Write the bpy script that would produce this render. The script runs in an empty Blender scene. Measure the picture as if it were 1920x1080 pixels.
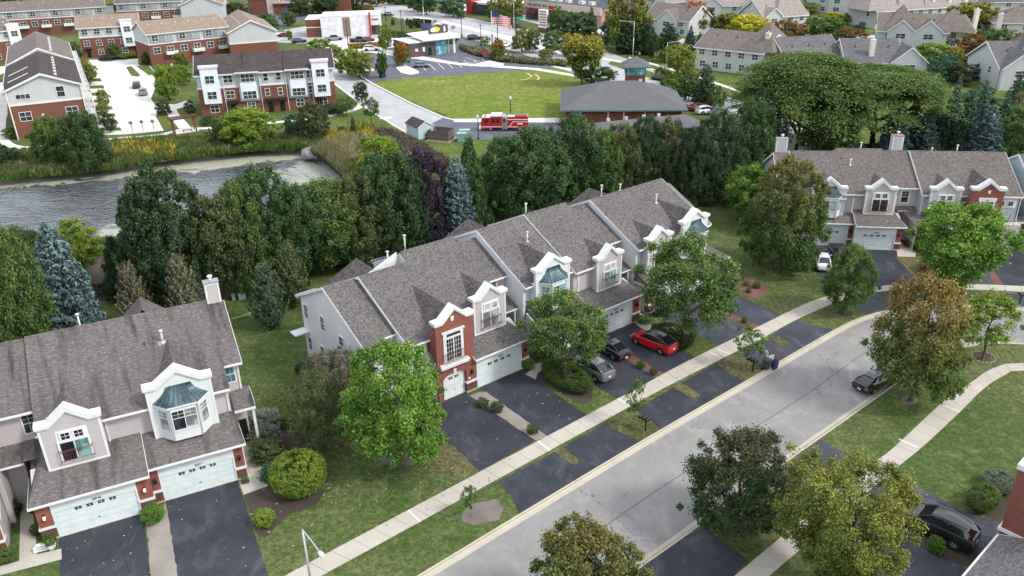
import bpy, math, random
import numpy as np
from mathutils import Vector, Matrix, geometry
R_=math.radians
random.seed(7); rng=np.random.default_rng(11)
scn=bpy.context.scene; COL=scn.collection
# ------------------------------------------------------------------ camera
CAM=Vector((0,0,39.0)); PITCH=R_(25.2); ROLL=R_(1.091); FPX=1527.92
cp,sp,cr,sr=math.cos(PITCH),math.sin(PITCH),math.cos(ROLL),math.sin(ROLL)
_f=Vector((0,cp,-sp)); _r0=Vector((1,0,0)); _d0=Vector((0,-sp,-cp))
_r=cr*_r0+sr*_d0; _d=-sr*_r0+cr*_d0
cd=bpy.data.cameras.new('camera'); cam=bpy.data.objects.new('camera',cd); COL.objects.link(cam)
cd.sensor_width=36; cd.lens=FPX/1920*36; cd.clip_start=.5; cd.clip_end=6000
cam.matrix_world=Matrix(((_r.x,-_d.x,-_f.x,0),(_r.y,-_d.y,-_f.y,0),(_r.z,-_d.z,-_f.z,39.0),(0,0,0,1)))
scn.camera=cam
# ------------------------------------------------------------------ sky and sun
SUN_AZ=R_(112); SUN_EL=R_(44)          # compass-like: 0 = +Y, clockwise towards +X
w=bpy.data.worlds.new('World'); scn.world=w; w.use_nodes=True
nt=w.node_tree; bg=nt.nodes['Background']; sk=nt.nodes.new('ShaderNodeTexSky'); sk.sky_type='NISHITA'
sk.sun_disc=False; sk.sun_elevation=SUN_EL; sk.sun_rotation=SUN_AZ; sk.air_density=1.2; sk.dust_density=3.5; sk.ozone_density=1.2; sk.altitude=200
# broken white cloud cover, spread by noise over the whole sky
tc=nt.nodes.new('ShaderNodeTexCoord'); sp_=nt.nodes.new('ShaderNodeSeparateXYZ'); nt.links.new(tc.outputs['Generated'],sp_.inputs[0])
def wm(op,a,b):
    n=nt.nodes.new('ShaderNodeMath'); n.operation=op
    for i,q in enumerate((a,b)):
        if isinstance(q,(int,float)): n.inputs[i].default_value=q
        else: nt.links.new(q,n.inputs[i])
    return n.outputs[0]
zz=wm('ADD',wm('ABSOLUTE',sp_.outputs[2],0.0),.22); cx=nt.nodes.new('ShaderNodeCombineXYZ'); nt.links.new(wm('DIVIDE',sp_.outputs[0],zz),cx.inputs[0]); nt.links.new(wm('DIVIDE',sp_.outputs[1],zz),cx.inputs[1])
cn=nt.nodes.new('ShaderNodeTexNoise'); cn.inputs['Scale'].default_value=1.1; cn.inputs['Detail'].default_value=6; cn.inputs['Roughness'].default_value=.6; nt.links.new(cx.outputs[0],cn.inputs['Vector'])
mr_=nt.nodes.new('ShaderNodeMapRange'); nt.links.new(cn.outputs['Fac'],mr_.inputs[0]); mr_.inputs[1].default_value=.34; mr_.inputs[2].default_value=.56
cm=nt.nodes.new('ShaderNodeMix'); cm.data_type='RGBA'; nt.links.new(mr_.outputs[0],cm.inputs[0]); nt.links.new(sk.outputs[0],cm.inputs[6]); cm.inputs[7].default_value=(5.6,5.7,5.85,1)
nt.links.new(cm.outputs[2],bg.inputs[0]); bg.inputs[1].default_value=.15
sl=bpy.data.lights.new('sun','SUN'); so=bpy.data.objects.new('sun',sl); COL.objects.link(so)
sl.energy=1.5; sl.angle=R_(10); sl.color=(1,.955,.88)
sd=Vector((math.sin(SUN_AZ)*math.cos(SUN_EL),math.cos(SUN_AZ)*math.cos(SUN_EL),math.sin(SUN_EL)))
so.rotation_euler=sd.to_track_quat('Z','Y').to_euler()
scn.view_settings.view_transform='Standard'; scn.view_settings.look='None'
scn.view_settings.exposure=.92; scn.view_settings.gamma=1
scn.cycles.max_bounces=6; scn.cycles.diffuse_bounces=3; scn.cycles.glossy_bounces=3; scn.cycles.transmission_bounces=2; scn.cycles.transparent_max_bounces=6
scn.cycles.use_adaptive_sampling=True; scn.cycles.adaptive_threshold=.02

# ------------------------------------------------------------------ survey: points of the place read off the photograph
def ray(x,y):
    v=_r*((x-960)/FPX)+_d*((y-540)/FPX)+_f
    return v
def G(x,y,z=0.0):
    d=ray(x,y); t=(z-39.0)/d.z; return CAM+d*t
def dist_to(p): return (p-CAM).dot(_f)
def m_per_px(p): return dist_to(p)/FPX
def height_at(base,y):
    """height of the point above `base` that is seen at image row y"""
    # solve for h: project base+(0,0,h) row = y
    lo,hi=0.0,40.0
    for _ in range(40):
        m=(lo+hi)/2; q=base+Vector((0,0,m))-CAM; py=540+FPX*q.dot(_d)/q.dot(_f)
        if py>y: lo=m
        else: hi=m
    return lo
# ------------------------------------------------------------------ object helpers
def tag(o,label=None,cat=None,group=None,kind=None):
    if label: o['label']=label
    if cat: o['category']=cat
    if group: o['group']=group
    if kind: o['kind']=kind
    return o
def empty(name,loc=(0,0,0),rz=0,parent=None):
    o=bpy.data.objects.new(name,None); o.empty_display_size=.2; COL.objects.link(o); o.location=loc; o.rotation_euler=(0,0,rz)
    if parent: o.parent=parent
    return o
def link(name,me,parent=None,loc=(0,0,0),rz=0,scale=None):
    o=bpy.data.objects.new(name,me); COL.objects.link(o); o.location=loc; o.rotation_euler=(0,0,rz)
    if scale is not None: o.scale=scale
    if parent: o.parent=parent
    return o
class MB:
    def __init__(s): s.v=[]; s.f=[]; s.m=[]; s.sm=[]
    def face(s,pts,m=0,smooth=False):
        n=len(s.v); s.v+= [tuple(p) for p in pts]; s.f.append(tuple(range(n,n+len(pts)))); s.m.append(m); s.sm.append(smooth)
    def box(s,x0,x1,y0,y1,z0,z1,m=0):
        if x0>x1:x0,x1=x1,x0
        if y0>y1:y0,y1=y1,y0
        n=len(s.v); s.v+=[(x0,y0,z0),(x1,y0,z0),(x1,y1,z0),(x0,y1,z0),(x0,y0,z1),(x1,y0,z1),(x1,y1,z1),(x0,y1,z1)]
        for f in ((0,3,2,1),(4,5,6,7),(0,1,5,4),(1,2,6,5),(2,3,7,6),(3,0,4,7)): s.f.append(tuple(n+i for i in f)); s.m.append(m); s.sm.append(False)
    def prism(s,poly,a0,a1,axis='z',m=0,mcap=None):
        """polygon extruded along axis; poly given in the two other coordinates. axis x: poly=(y,z); y: (x,z); z: (x,y)"""
        def pt(p,a): return {'x':(a,p[0],p[1]),'y':(p[0],a,p[1]),'z':(p[0],p[1],a)}[axis]
        A=sum(poly[i][0]*poly[(i+1)%len(poly)][1]-poly[(i+1)%len(poly)][0]*poly[i][1] for i in range(len(poly)))
        if (A<0)!=(axis=='y'): poly=poly[::-1]
        if a0>a1: a0,a1=a1,a0
        n=len(s.v); k=len(poly)
        s.v+=[pt(p,a0) for p in poly]+[pt(p,a1) for p in poly]
        mc=m if mcap is None else mcap
        s.f.append(tuple(n+i for i in range(k))[::-1]); s.m.append(mc); s.sm.append(False)
        s.f.append(tuple(n+k+i for i in range(k))); s.m.append(mc); s.sm.append(False)
        for i in range(k):
            j=(i+1)%k; s.f.append((n+i,n+j,n+k+j,n+k+i)); s.m.append(m); s.sm.append(False)
    def tube(s,p0,p1,r0,r1=None,n=8,m=0,caps=True,smooth=True):
        r1=r0 if r1 is None else r1
        p0=Vector(p0);p1=Vector(p1); d=(p1-p0).normalized(); a=d.orthogonal().normalized(); b=d.cross(a)
        k=len(s.v)
        for p,r in ((p0,r0),(p1,r1)):
            for i in range(n):
                t=2*math.pi*i/n; s.v.append(tuple(p+(a*math.cos(t)+b*math.sin(t))*r))
        for i in range(n):
            j=(i+1)%n; s.f.append((k+i,k+j,k+n+j,k+n+i)); s.m.append(m); s.sm.append(smooth)
        if caps:
            s.f.append(tuple(k+i for i in range(n))[::-1]); s.f.append(tuple(k+n+i for i in range(n))); s.m+=[m,m]; s.sm+=[False,False]
    def lathe(s,prof,n=12,m=0,c=(0,0),smooth=True):
        k=len(s.v)
        for r,z in prof:
            for i in range(n):
                t=2*math.pi*i/n; s.v.append((c[0]+r*math.cos(t),c[1]+r*math.sin(t),z))
        for a in range(len(prof)-1):
            for i in range(n):
                j=(i+1)%n; s.f.append((k+a*n+i,k+a*n+j,k+(a+1)*n+j,k+(a+1)*n+i)); s.m.append(m); s.sm.append(smooth)
        s.f.append(tuple(k+i for i in range(n))[::-1]); s.m.append(m); s.sm.append(False)
        q=k+(len(prof)-1)*n; s.f.append(tuple(q+i for i in range(n))); s.m.append(m); s.sm.append(False)
    def mesh(s,name,mats):
        me=bpy.data.meshes.new(name); me.from_pydata(s.v,[],s.f)
        for mt in (mats if isinstance(mats,(list,tuple)) else [mats]): me.materials.append(mt)
        me.polygons.foreach_set('material_index',s.m); me.polygons.foreach_set('use_smooth',s.sm); me.update()
        return me
    def build(s,name,mats,parent=None,loc=(0,0,0),rz=0): return link(name,s.mesh(name,mats),parent,loc,rz)
# ------------------------------------------------------------------ materials
class NT:
    """tiny node helper"""
    def __init__(s,name,base=(.5,.5,.5),rough=.8,spec=.3,metal=0):
        s.mat=bpy.data.materials.new(name); s.mat.use_nodes=True; s.t=s.mat.node_tree; s.n=s.t.nodes; s.b=s.n['Principled BSDF']
        s.b.inputs['Base Color'].default_value=(*base,1); s.b.inputs['Roughness'].default_value=rough; s.b.inputs['Metallic'].default_value=metal
        s.b.inputs['Specular IOR Level'].default_value=spec
        s.mat.diffuse_color=(*base,1)
    def new(s,t,**k):
        n=s.n.new('ShaderNode'+t)
        for a,b in k.items(): setattr(n,a,b)
        return n
    def l(s,a,b): s.t.links.new(a,b)
    def val(s,x): return x
    def setin(s,sock,x):
        if isinstance(x,bpy.types.NodeSocket): s.l(x,sock)
        elif isinstance(x,(tuple,list)) and sock.type=='RGBA' and len(x)==3: sock.default_value=(*x,1)
        else: sock.default_value=x
    def co(s,kind='Object'): 
        if not hasattr(s,'_tc'): s._tc=s.new('TexCoord')
        return s._tc.outputs[kind]
    def pos(s): return s.new('NewGeometry').outputs['Position']
    def noise(s,scale,vec=None,detail=4,rough=.55,out='Fac',dist=0):
        n=s.new('TexNoise'); n.inputs['Scale'].default_value=scale; n.inputs['Detail'].default_value=detail; n.inputs['Roughness'].default_value=rough; n.inputs['Distortion'].default_value=dist
        s.l(vec if vec is not None else s.pos(),n.inputs['Vector']); return n.outputs[out]
    def math(s,op,a,b=0.0,clamp=False):
        n=s.new('Math',operation=op); n.use_clamp=clamp; s.setin(n.inputs[0],a); s.setin(n.inputs[1],b); return n.outputs[0]
    def ramp(s,fac,stops,interp='LINEAR'):
        n=s.new('ValToRGB'); n.color_ramp.interpolation=interp; e=n.color_ramp.elements
        while len(e)<len(stops): e.new(.5)
        for i,(p,c) in enumerate(stops): e[i].position=p; e[i].color=(*c,1) if len(c)==3 else c
        s.l(fac,n.inputs[0]); return n.outputs[0]
    def mr(s,x,a,b,c=0.0,d=1.0):
        n=s.new('MapRange'); n.clamp=True; s.setin(n.inputs[0],x)
        for i,q in enumerate((a,b,c,d)): n.inputs[i+1].default_value=q
        return n.outputs[0]
    def mix(s,f,a,b,mode='MIX'):
        n=s.new('Mix',data_type='RGBA',blend_type=mode); s.setin(n.inputs[0],f); s.setin(n.inputs[6],a); s.setin(n.inputs[7],b); return n.outputs[2]
    def mapping(s,vec,scale=(1,1,1),rot=(0,0,0)):
        n=s.new('Mapping'); n.inputs['Scale'].default_value=scale; n.inputs['Rotation'].default_value=rot; s.l(vec,n.inputs['Vector']); return n.outputs[0]
    def wallvec(s):
        """(x+y, z): runs along a vertical wall whichever way it faces"""
        sx=s.new('SeparateXYZ'); s.l(s.co(),sx.inputs[0]); c=s.new('CombineXYZ'); s.l(s.math('ADD',sx.outputs[0],sx.outputs[1]),c.inputs[0]); s.l(sx.outputs[2],c.inputs[1]); return c.outputs[0],sx
    def bump(s,h,strength=.3,dist=.02):
        n=s.new('Bump'); n.inputs['Strength'].default_value=strength; n.inputs['Distance'].default_value=dist; s.l(h,n.inputs['Height']); s.l(n.outputs[0],s.b.inputs['Normal'])
    def base(s,c): s.setin(s.b.inputs['Base Color'],c); return s
    def rough(s,c): s.setin(s.b.inputs['Roughness'],c); return s
def plain(name,c,rough=.7,spec=.3,metal=0,var=.06,scale=1.5):
    m=NT(name,c,rough,spec,metal)
    if var:
        f=m.noise(scale,m.co()); m.base(m.mix(m.mr(f,.35,.65),tuple(x*(1-var*1.6) for x in c),tuple(min(1,x*(1+var)) for x in c)))
    return m.mat
def brick(name,c1,c2,mortar,bw=.215,bh=.075,coarse=1.0):
    m=NT(name,c1,.9,.15); v,_=m.wallvec()
    b=m.new('TexBrick'); b.inputs['Scale'].default_value=1; b.inputs['Brick Width'].default_value=bw*coarse; b.inputs['Row Height'].default_value=bh*coarse; b.inputs['Mortar Size'].default_value=.009*coarse
    b.inputs['Mortar Smooth'].default_value=.3; b.inputs['Bias'].default_value=-.1
    b.inputs['Color1'].default_value=(*c1,1); b.inputs['Color2'].default_value=(*c2,1); b.inputs['Mortar'].default_value=(*mortar,1)
    m.l(v,b.inputs['Vector'])
    n=m.noise(.7,v,3); m.base(m.mix(m.mr(n,.3,.7,.0,.3),b.outputs['Color'],tuple(x*.6 for x in c1),'MIX'))
    m.bump(m.math('SUBTRACT',1.0,b.outputs['Fac']),.35,.012); return m.mat
def siding(name,c,lap=.14,stren=.35):
    m=NT(name,c,.65,.25); v,sx=m.wallvec()
    z=m.math('DIVIDE',sx.outputs[2],lap); fr=m.math('FRACT',z)
    edge=m.mr(fr,0.0,.16,.80,1.0)
    n=m.noise(.5,m.mapping(v,(1,.25,1)),4); n2=m.noise(6,v,2)
    col=m.mix(m.mr(n,.3,.7),tuple(x*.9 for x in c),tuple(min(1,x*1.05) for x in c))
    mul=m.new('Mix',data_type='RGBA',blend_type='MULTIPLY'); mul.inputs[0].default_value=1
    m.l(col,mul.inputs[6]); cc=m.new('CombineColor'); [m.l(edge,cc.inputs[i]) for i in range(3)]; m.l(cc.outputs[0],mul.inputs[7])
    m.base(mul.outputs[2]); m.bump(fr,stren,.012); return m.mat
def shingles(name,c1,c2,c3,axis='x',tab=.32,row=.145,streak=.0,slope=.48,coarse=1.0,flk=(3.0,9)):
    """asphalt shingles: courses across the slope; axis = direction the courses run (object x or y)"""
    m=NT(name,c1,.95,.12); sx=m.new('SeparateXYZ'); m.l(m.co(),sx.inputs[0])
    a,b=(sx.outputs[0],sx.outputs[1]) if axis=='x' else (sx.outputs[1],sx.outputs[0])
    k=math.sqrt(1+slope*slope)
    cx=m.new('CombineXYZ'); m.l(a,cx.inputs[0]); m.l(m.math('MULTIPLY',b,k),cx.inputs[1])
    br=m.new('TexBrick'); br.inputs['Scale'].default_value=1; br.inputs['Brick Width'].default_value=tab*coarse; br.inputs['Row Height'].default_value=row*coarse
    br.inputs['Mortar Size'].default_value=.006*coarse; br.inputs['Mortar Smooth'].default_value=.1; br.offset=.37; br.inputs['Bias'].default_value=0
    br.inputs['Color1'].default_value=(*c1,1); br.inputs['Color2'].default_value=(*c2,1); br.inputs['Mortar'].default_value=(*[x*.5 for x in c1],1)
    m.l(cx.outputs[0],br.inputs['Vector'])
    # light flecks, stretched along the course
    fv=m.mapping(cx.outputs[0],(flk[0]/coarse,flk[1]/coarse,1)); fl=m.noise(1.0,fv,1,.5)
    col=m.mix(m.mr(fl,.54,.70,0,.75),br.outputs['Color'],c3)
    big=m.noise(.35,m.co(),4); col=m.mix(m.mr(big,.3,.7,0,.22),col,tuple(x*.6 for x in c1))
    if streak:
        sv=m.mapping(cx.outputs[0],(1.1,.13,1)); st=m.noise(1.0,sv,3,.6); col=m.mix(m.mr(st,.50,.72,0,streak),col,tuple(x*.28 for x in c1))
    m.base(col); m.bump(m.math('MULTIPLY',br.outputs['Fac'],-1.0),.3,.012); return m.mat
def glass(name,c=(.02,.025,.03),rough=.06):
    m=NT(name,c,rough,.6); n=m.noise(.9,m.co(),2); m.base(m.mix(m.mr(n,.45,.6),tuple(x*.6 for x in c),tuple(min(1,x*1.5+.01) for x in c))); return m.mat
MT={}
MT['white']=plain('white_trim',(.68,.69,.70),.55,.3,0,.05)
MT['white_cap']=plain('white_cornice',(.66,.68,.68),.5,.3,0,.04)
MT['door_white']=plain('garage_door_paint',(.62,.69,.70),.5,.3,0,.04)
MT['brick']=brick('red_brick',(.27,.060,.042),(.17,.038,.030),(.30,.22,.19))
MT['brick_dk']=brick('dark_brick_plinth',(.13,.045,.035),(.09,.035,.028),(.22,.17,.15))
MT['brick_far']=brick('orange_brick',(.20,.072,.048),(.155,.056,.040),(.21,.135,.10),coarse=2.2)
MT['sid_grey']=siding('taupe_siding',(.47,.44,.45))
MT['sid_tan']=siding('beige_siding',(.52,.48,.46))
MT['sid_white']=siding('pale_siding',(.62,.65,.67))
MT['sid_bay']=siding('pale_bay_siding',(.66,.70,.70))
MT['sid_blue']=siding('blue_grey_siding',(.40,.46,.50),.2)
MT['sid_far']=siding('far_pale_siding',(.50,.52,.53),.3)
MT['sid_fgrey']=siding('far_grey_siding',(.26,.28,.30),.3)
MT['panel_white']=plain('white_bay_panel',(.72,.78,.84),.5,.3,0,.04)
MT['roof_L']=shingles('weathered_shingles',(.115,.102,.102),(.160,.145,.143),(.25,.228,.225),streak=.85)
MT['roof_Ly']=shingles('weathered_hip_shingles',(.105,.090,.093),(.155,.135,.135),(.25,.22,.22),axis='y',streak=.3)
MT['roof_M']=shingles('mottled_shingles',(.088,.082,.080),(.175,.163,.158),(.24,.225,.22),tab=.21,row=.15,flk=(5,8))
MT['roof_My']=shingles('mottled_hip_shingles',(.080,.072,.072),(.15,.13,.125),(.22,.20,.195),axis='y',tab=.36,row=.17)
MT['roof_R']=shingles('brown_shingles',(.100,.088,.083),(.17,.150,.142),(.25,.225,.212),tab=.26,row=.18,flk=(4,7))
MT['roof_Ry']=shingles('brown_hip_shingles',(.095,.080,.076),(.16,.14,.13),(.25,.22,.21),axis='y',tab=.4,row=.2)
MT['roof_st']=shingles('blue_grey_shingles',(.125,.125,.138),(.150,.150,.162),(.18,.18,.19),coarse=1.3,slope=.4)
MT['roof_tan']=shingles('tan_shingles',(.24,.185,.145),(.30,.235,.19),(.36,.29,.24),coarse=3)
MT['roof_dk']=shingles('charcoal_shingles',(.062,.050,.052),(.08,.068,.068),(.11,.095,.095),coarse=3)
MT['roof_mid']=shingles('taupe_far_shingles',(.15,.125,.115),(.19,.165,.15),(.26,.23,.21),coarse=3)
MT['roof_lt']=shingles('cream_far_shingles',(.27,.235,.22),(.33,.29,.27),(.40,.36,.34),coarse=3)  # cream shingles, the lightest of the far roofs
MT['roof_gr']=shingles('grey_far_shingles',(.11,.108,.12),(.15,.148,.16),(.22,.21,.22),coarse=3)
MT['glass']=glass('window_glass')
MT['glass_sky']=glass('bright_window_glass',(.10,.24,.30),.05)
MT['glass_teal']=glass('teal_blind_glass',(.16,.33,.32),.12)
MT['glass_blind']=glass('blinds_behind_glass',(.25,.29,.29),.15)
MT['glass_far']=glass('far_window_glass',(.035,.05,.05),.15)
MT['glass_cyan']=glass('cyan_window_glass',(.18,.50,.58),.15)
MT['black']=plain('black_metal',(.012,.012,.013),.4,.4,0,0)
MT['rail']=plain('red_brown_railing',(.16,.055,.055),.6,.3,0,.05)
MT['seam']=NT('standing_seam_metal',(.06,.115,.14),.38,.5,.55); 
_m=MT['seam']; _n=_m.noise(1.2,_m.co(),4); _m.base(_m.mix(_m.mr(_n,.35,.65),(.045,.075,.09),(.10,.17,.20))); MT['seam']=_m.mat
MT['galv']=plain('galvanised_steel',(.36,.40,.43),.4,.5,.6,.08)
MT['lamp_glow']=NT('lit_lamp',(1,.75,.4)); _m=MT['lamp_glow']; _m.b.inputs['Emission Color'].default_value=(1,.62,.25,1); _m.b.inputs['Emission Strength'].default_value=3; MT['lamp_glow']=_m.mat
MT['wood']=plain('weathered_wood',(.15,.125,.12),.9,.1,0,.25,3)
MT['wood_dk']=plain('dark_fence_wood',(.06,.052,.055),.9,.1,0,.3,3)
MT['pergola']=plain('brown_pergola_wood',(.17,.075,.055),.8,.2,0,.15,2)
MT['rust']=plain('rusty_cap_metal',(.33,.17,.12),.7,.3,.2,.3,3)
MT['util']=plain('green_utility_paint',(.20,.33,.29),.5,.3,0,.05)
MT['util_dk']=plain('dark_green_utility_paint',(.10,.20,.17),.5,.3,0,.05)
MT['stone']=plain('grey_rock',(.27,.27,.28),.9,.2,0,.3,2)
MT['rubber']=plain('tyre_rubber',(.015,.015,.016),.8,.2,0,0)
MT['red']=plain('red_paint',(.45,.02,.03),.4,.5,0,0)
MT['bark']=plain('tree_bark',(.13,.105,.085),.95,.1,0,.25,6)
MT['bark_pale']=plain('pale_tree_bark',(.24,.21,.17),.95,.1,0,.2,6)
MT['bark_dk']=plain('dark_tree_bark',(.035,.028,.025),.95,.1,0,.2,6)
# ---- ground materials
def grass_mat(name,deep,mid,dry,dryness,scale=1.0):
    m=NT(name,mid,.95,.08); p=m.pos()
    n1=m.noise(.30*scale,p,7,.72); n2=m.noise(1.1*scale,p,7,.75); n3=m.noise(7,p,4,.75); n5=m.noise(2.6*scale,p,5,.8); n4=m.noise(.07*scale,p,3)
    c=m.mix(m.mr(n1,.35,.65),deep,mid)
    c=m.mix(m.mr(m.math('ADD',m.math('MULTIPLY',n2,.6),m.math('MULTIPLY',n4,.6)),.60-dryness,.78-dryness,0,.85),c,dry)
    c=m.mix(m.mr(n3,.40,.66,0,.6),c,tuple(x*.45 for x in deep))
    c=m.mix(m.mr(n5,.44,.56,0,.75),c,tuple(x*.60 for x in deep)); n6=m.noise(.75*scale,p,6,.8); c=m.mix(m.mr(n6,.52,.68,0,.65),c,tuple(x*.5+y*.6 for x,y in zip(dry,mid)))
    m.base(c); m.bump(n3,.8,.05); return m.mat
MT['lawn']=grass_mat('lawn_grass',(.062,.108,.028),(.130,.178,.055),(.235,.215,.11),.055)
MT['lawn_dry']=grass_mat('dry_verge_grass',(.06,.085,.028),(.12,.125,.05),(.24,.195,.11),.125)
MT['field']=grass_mat('yellow_green_field_grass',(.12,.21,.028),(.215,.28,.045),(.29,.25,.09),.10,.35)  # brighter, yellower green than the lawns
MT['far_lawn']=grass_mat('far_lawn_grass',(.085,.135,.028),(.155,.205,.05),(.23,.20,.09),.02,.5)
def paved(name,c1,c2,dark,crack=0.0,rough=.9,scale=1.0,pale=None):
    m=NT(name,c1,rough,.2); p=m.pos(); n=m.noise(.35*scale,p,5,.6); n2=m.noise(14,p,2); c=m.mix(m.mr(n,.35,.65),c1,c2)
    c=m.mix(m.mr(n2,.4,.75,0,.35),c,dark)
    if pale:
        n3=m.noise(.5,m.mapping(p,(1,.6,1),(0,0,R_(50))),5,.7,dist=.6); c=m.mix(m.mr(n3,.52,.72,0,.75),c,pale); n4=m.noise(2.2,p,5,.75); c=m.mix(m.mr(n4,.56,.70,0,.4),c,dark)
    if crack:
        v=m.new('TexVoronoi',feature='DISTANCE_TO_EDGE'); v.inputs['Scale'].default_value=.16; nn=m.new('TexNoise'); nn.inputs['Scale'].default_value=.6; nn.inputs['Detail'].default_value=4; m.l(p,nn.inputs['Vector'])
        mx=m.new('Mix',data_type='VECTOR'); mx.inputs[0].default_value=.25; m.l(p,mx.inputs[4]); 
        ad=m.new('VectorMath',operation='ADD'); m.l(p,ad.inputs[0]); sc=m.new('VectorMath',operation='SCALE'); sc.inputs['Scale'].default_value=3.5; m.l(nn.outputs['Color'],sc.inputs[0]); m.l(sc.outputs[0],ad.inputs[1]); m.l(ad.outputs[0],v.inputs['Vector'])
        msk=m.math('MULTIPLY',m.mr(v.outputs['Distance'],0,.006,1,0),m.mr(m.noise(.12,p,2),.45,.6)); c=m.mix(m.math('MULTIPLY',msk,crack),c,tuple(x*.35 for x in c1))
    m.base(c); m.bump(n2,.25,.01); return m.mat
MT['asphalt']=paved('sealed_asphalt',(.032,.036,.047),(.048,.053,.067),(.012,.013,.017),.9,.62,pale=(.10,.105,.12))
MT['asphalt_old']=paved('older_asphalt',(.045,.050,.066),(.07,.076,.094),(.03,.033,.042),1,.75,pale=(.14,.145,.16))
MT['asphalt_lot']=paved('parking_asphalt',(.10,.11,.14),(.14,.15,.185),(.07,.08,.10),.6)
MT['road']=paved('grey_road_asphalt',(.235,.230,.226),(.28,.274,.268),(.17,.166,.162),1,.9,pale=(.37,.36,.35))
MT['road_far']=paved('pale_road_surface',(.36,.36,.38),(.44,.44,.46),(.30,.30,.32),.6)
MT['conc']=paved('concrete',(.42,.385,.335),(.50,.465,.41),(.33,.30,.26),0,.9)
MT['conc_dk']=paved('concrete_joint',(.16,.145,.125),(.19,.17,.15),(.10,.09,.08),0,.95)
MT['kerb']=paved('kerb_concrete',(.43,.39,.32),(.50,.46,.385),(.30,.27,.22),.8,.9)
MT['conc_far']=paved('bright_concrete',(.62,.60,.57),(.72,.70,.67),(.52,.50,.47),.3)  # pale concrete, its colour lightened further to stand in for far sunshine
MT['gravel']=paved('pale_gravel',(.22,.20,.175),(.34,.31,.28),(.10,.09,.08),0)
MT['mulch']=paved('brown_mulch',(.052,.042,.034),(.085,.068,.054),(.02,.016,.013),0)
MT['mulch_red']=paved('red_mulch',(.13,.065,.054),(.19,.105,.088),(.07,.035,.03),0)
MT['soil']=paved('grey_soil',(.15,.13,.12),(.22,.19,.175),(.08,.07,.065),0)
MT['line']=plain('road_line_paint',(.72,.68,.60),.7,.2,0,.1,2)
MT['tar']=plain('tar_seam',(.09,.09,.10),.6,.3,0,.1)
# water
def water_mat():
    m=NT('pond_water',(.018,.026,.030),.05,1.0); p=m.pos()
    wv=m.mapping(p,(.55,1.5,1),(0,0,R_(20))); n=m.noise(1.25,wv,3,.55,dist=1.0); n2=m.noise(.28,wv,2)
    a=m.noise(.16,p,7,.75,dist=1.4)
    # duckweed gathers along the far bank and in the eastern corner
    A,B=G(0,336,-1.1),G(575,278,-1.1); t=(B-A).normalized(); nn=Vector((-t.y,t.x)); sx=m.new('SeparateXYZ'); m.l(p,sx.inputs[0])
    d=m.math('SUBTRACT',(A.x*nn.x+A.y*nn.y),m.math('ADD',m.math('MULTIPLY',sx.outputs[0],nn.x),m.math('MULTIPLY',sx.outputs[1],nn.y)))
    far=m.mr(d,4.5,10.5,.42,0)
    C_=G(632,325,-1.1); dd=m.new('VectorMath',operation='DISTANCE'); m.l(p,dd.inputs[0]); dd.inputs[1].default_value=tuple(C_); east=m.mr(dd.outputs['Value'],7,20,.36,0)
    D_=G(235,440,-1.1); d2=m.new('VectorMath',operation='DISTANCE'); m.l(p,d2.inputs[0]); d2.inputs[1].default_value=tuple(D_); near_=m.mr(d2.outputs['Value'],2,9,.40,0)
    al=m.math('ADD',a,m.math('MAXIMUM',m.math('MAXIMUM',far,east),near_)); msk=m.mr(al,.70,.80)
    olive=m.ramp(m.noise(.9,p,6,.8),[(.32,(.055,.052,.028)),(.48,(.15,.15,.065)),(.62,(.20,.205,.10)),(.74,(.27,.27,.18))])
    pale=m.ramp(m.noise(.7,p,6,.8),[(.3,(.09,.095,.06)),(.5,(.17,.175,.12)),(.7,(.27,.275,.21))])
    alc=m.mix(m.mr(d,3,12),olive,pale)
    m.base(m.mix(msk,m.mix(m.mr(m.noise(.04,p,3),.42,.58),(.02,.026,.032),(.10,.115,.125)),alc)); m.rough(m.mr(msk,0,1,.05,.8)); m.b.inputs['IOR'].default_value=2.3
    bp=m.new('Bump'); bp.inputs['Distance'].default_value=.30; m.l(m.math('ADD',n,m.math('MULTIPLY',n2,.8)),bp.inputs['Height']); m.l(m.mr(msk,0,1,.9,.1),bp.inputs['Strength']); m.l(bp.outputs[0],m.b.inputs['Normal'])
    return m.mat
MT['water']=water_mat()
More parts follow.
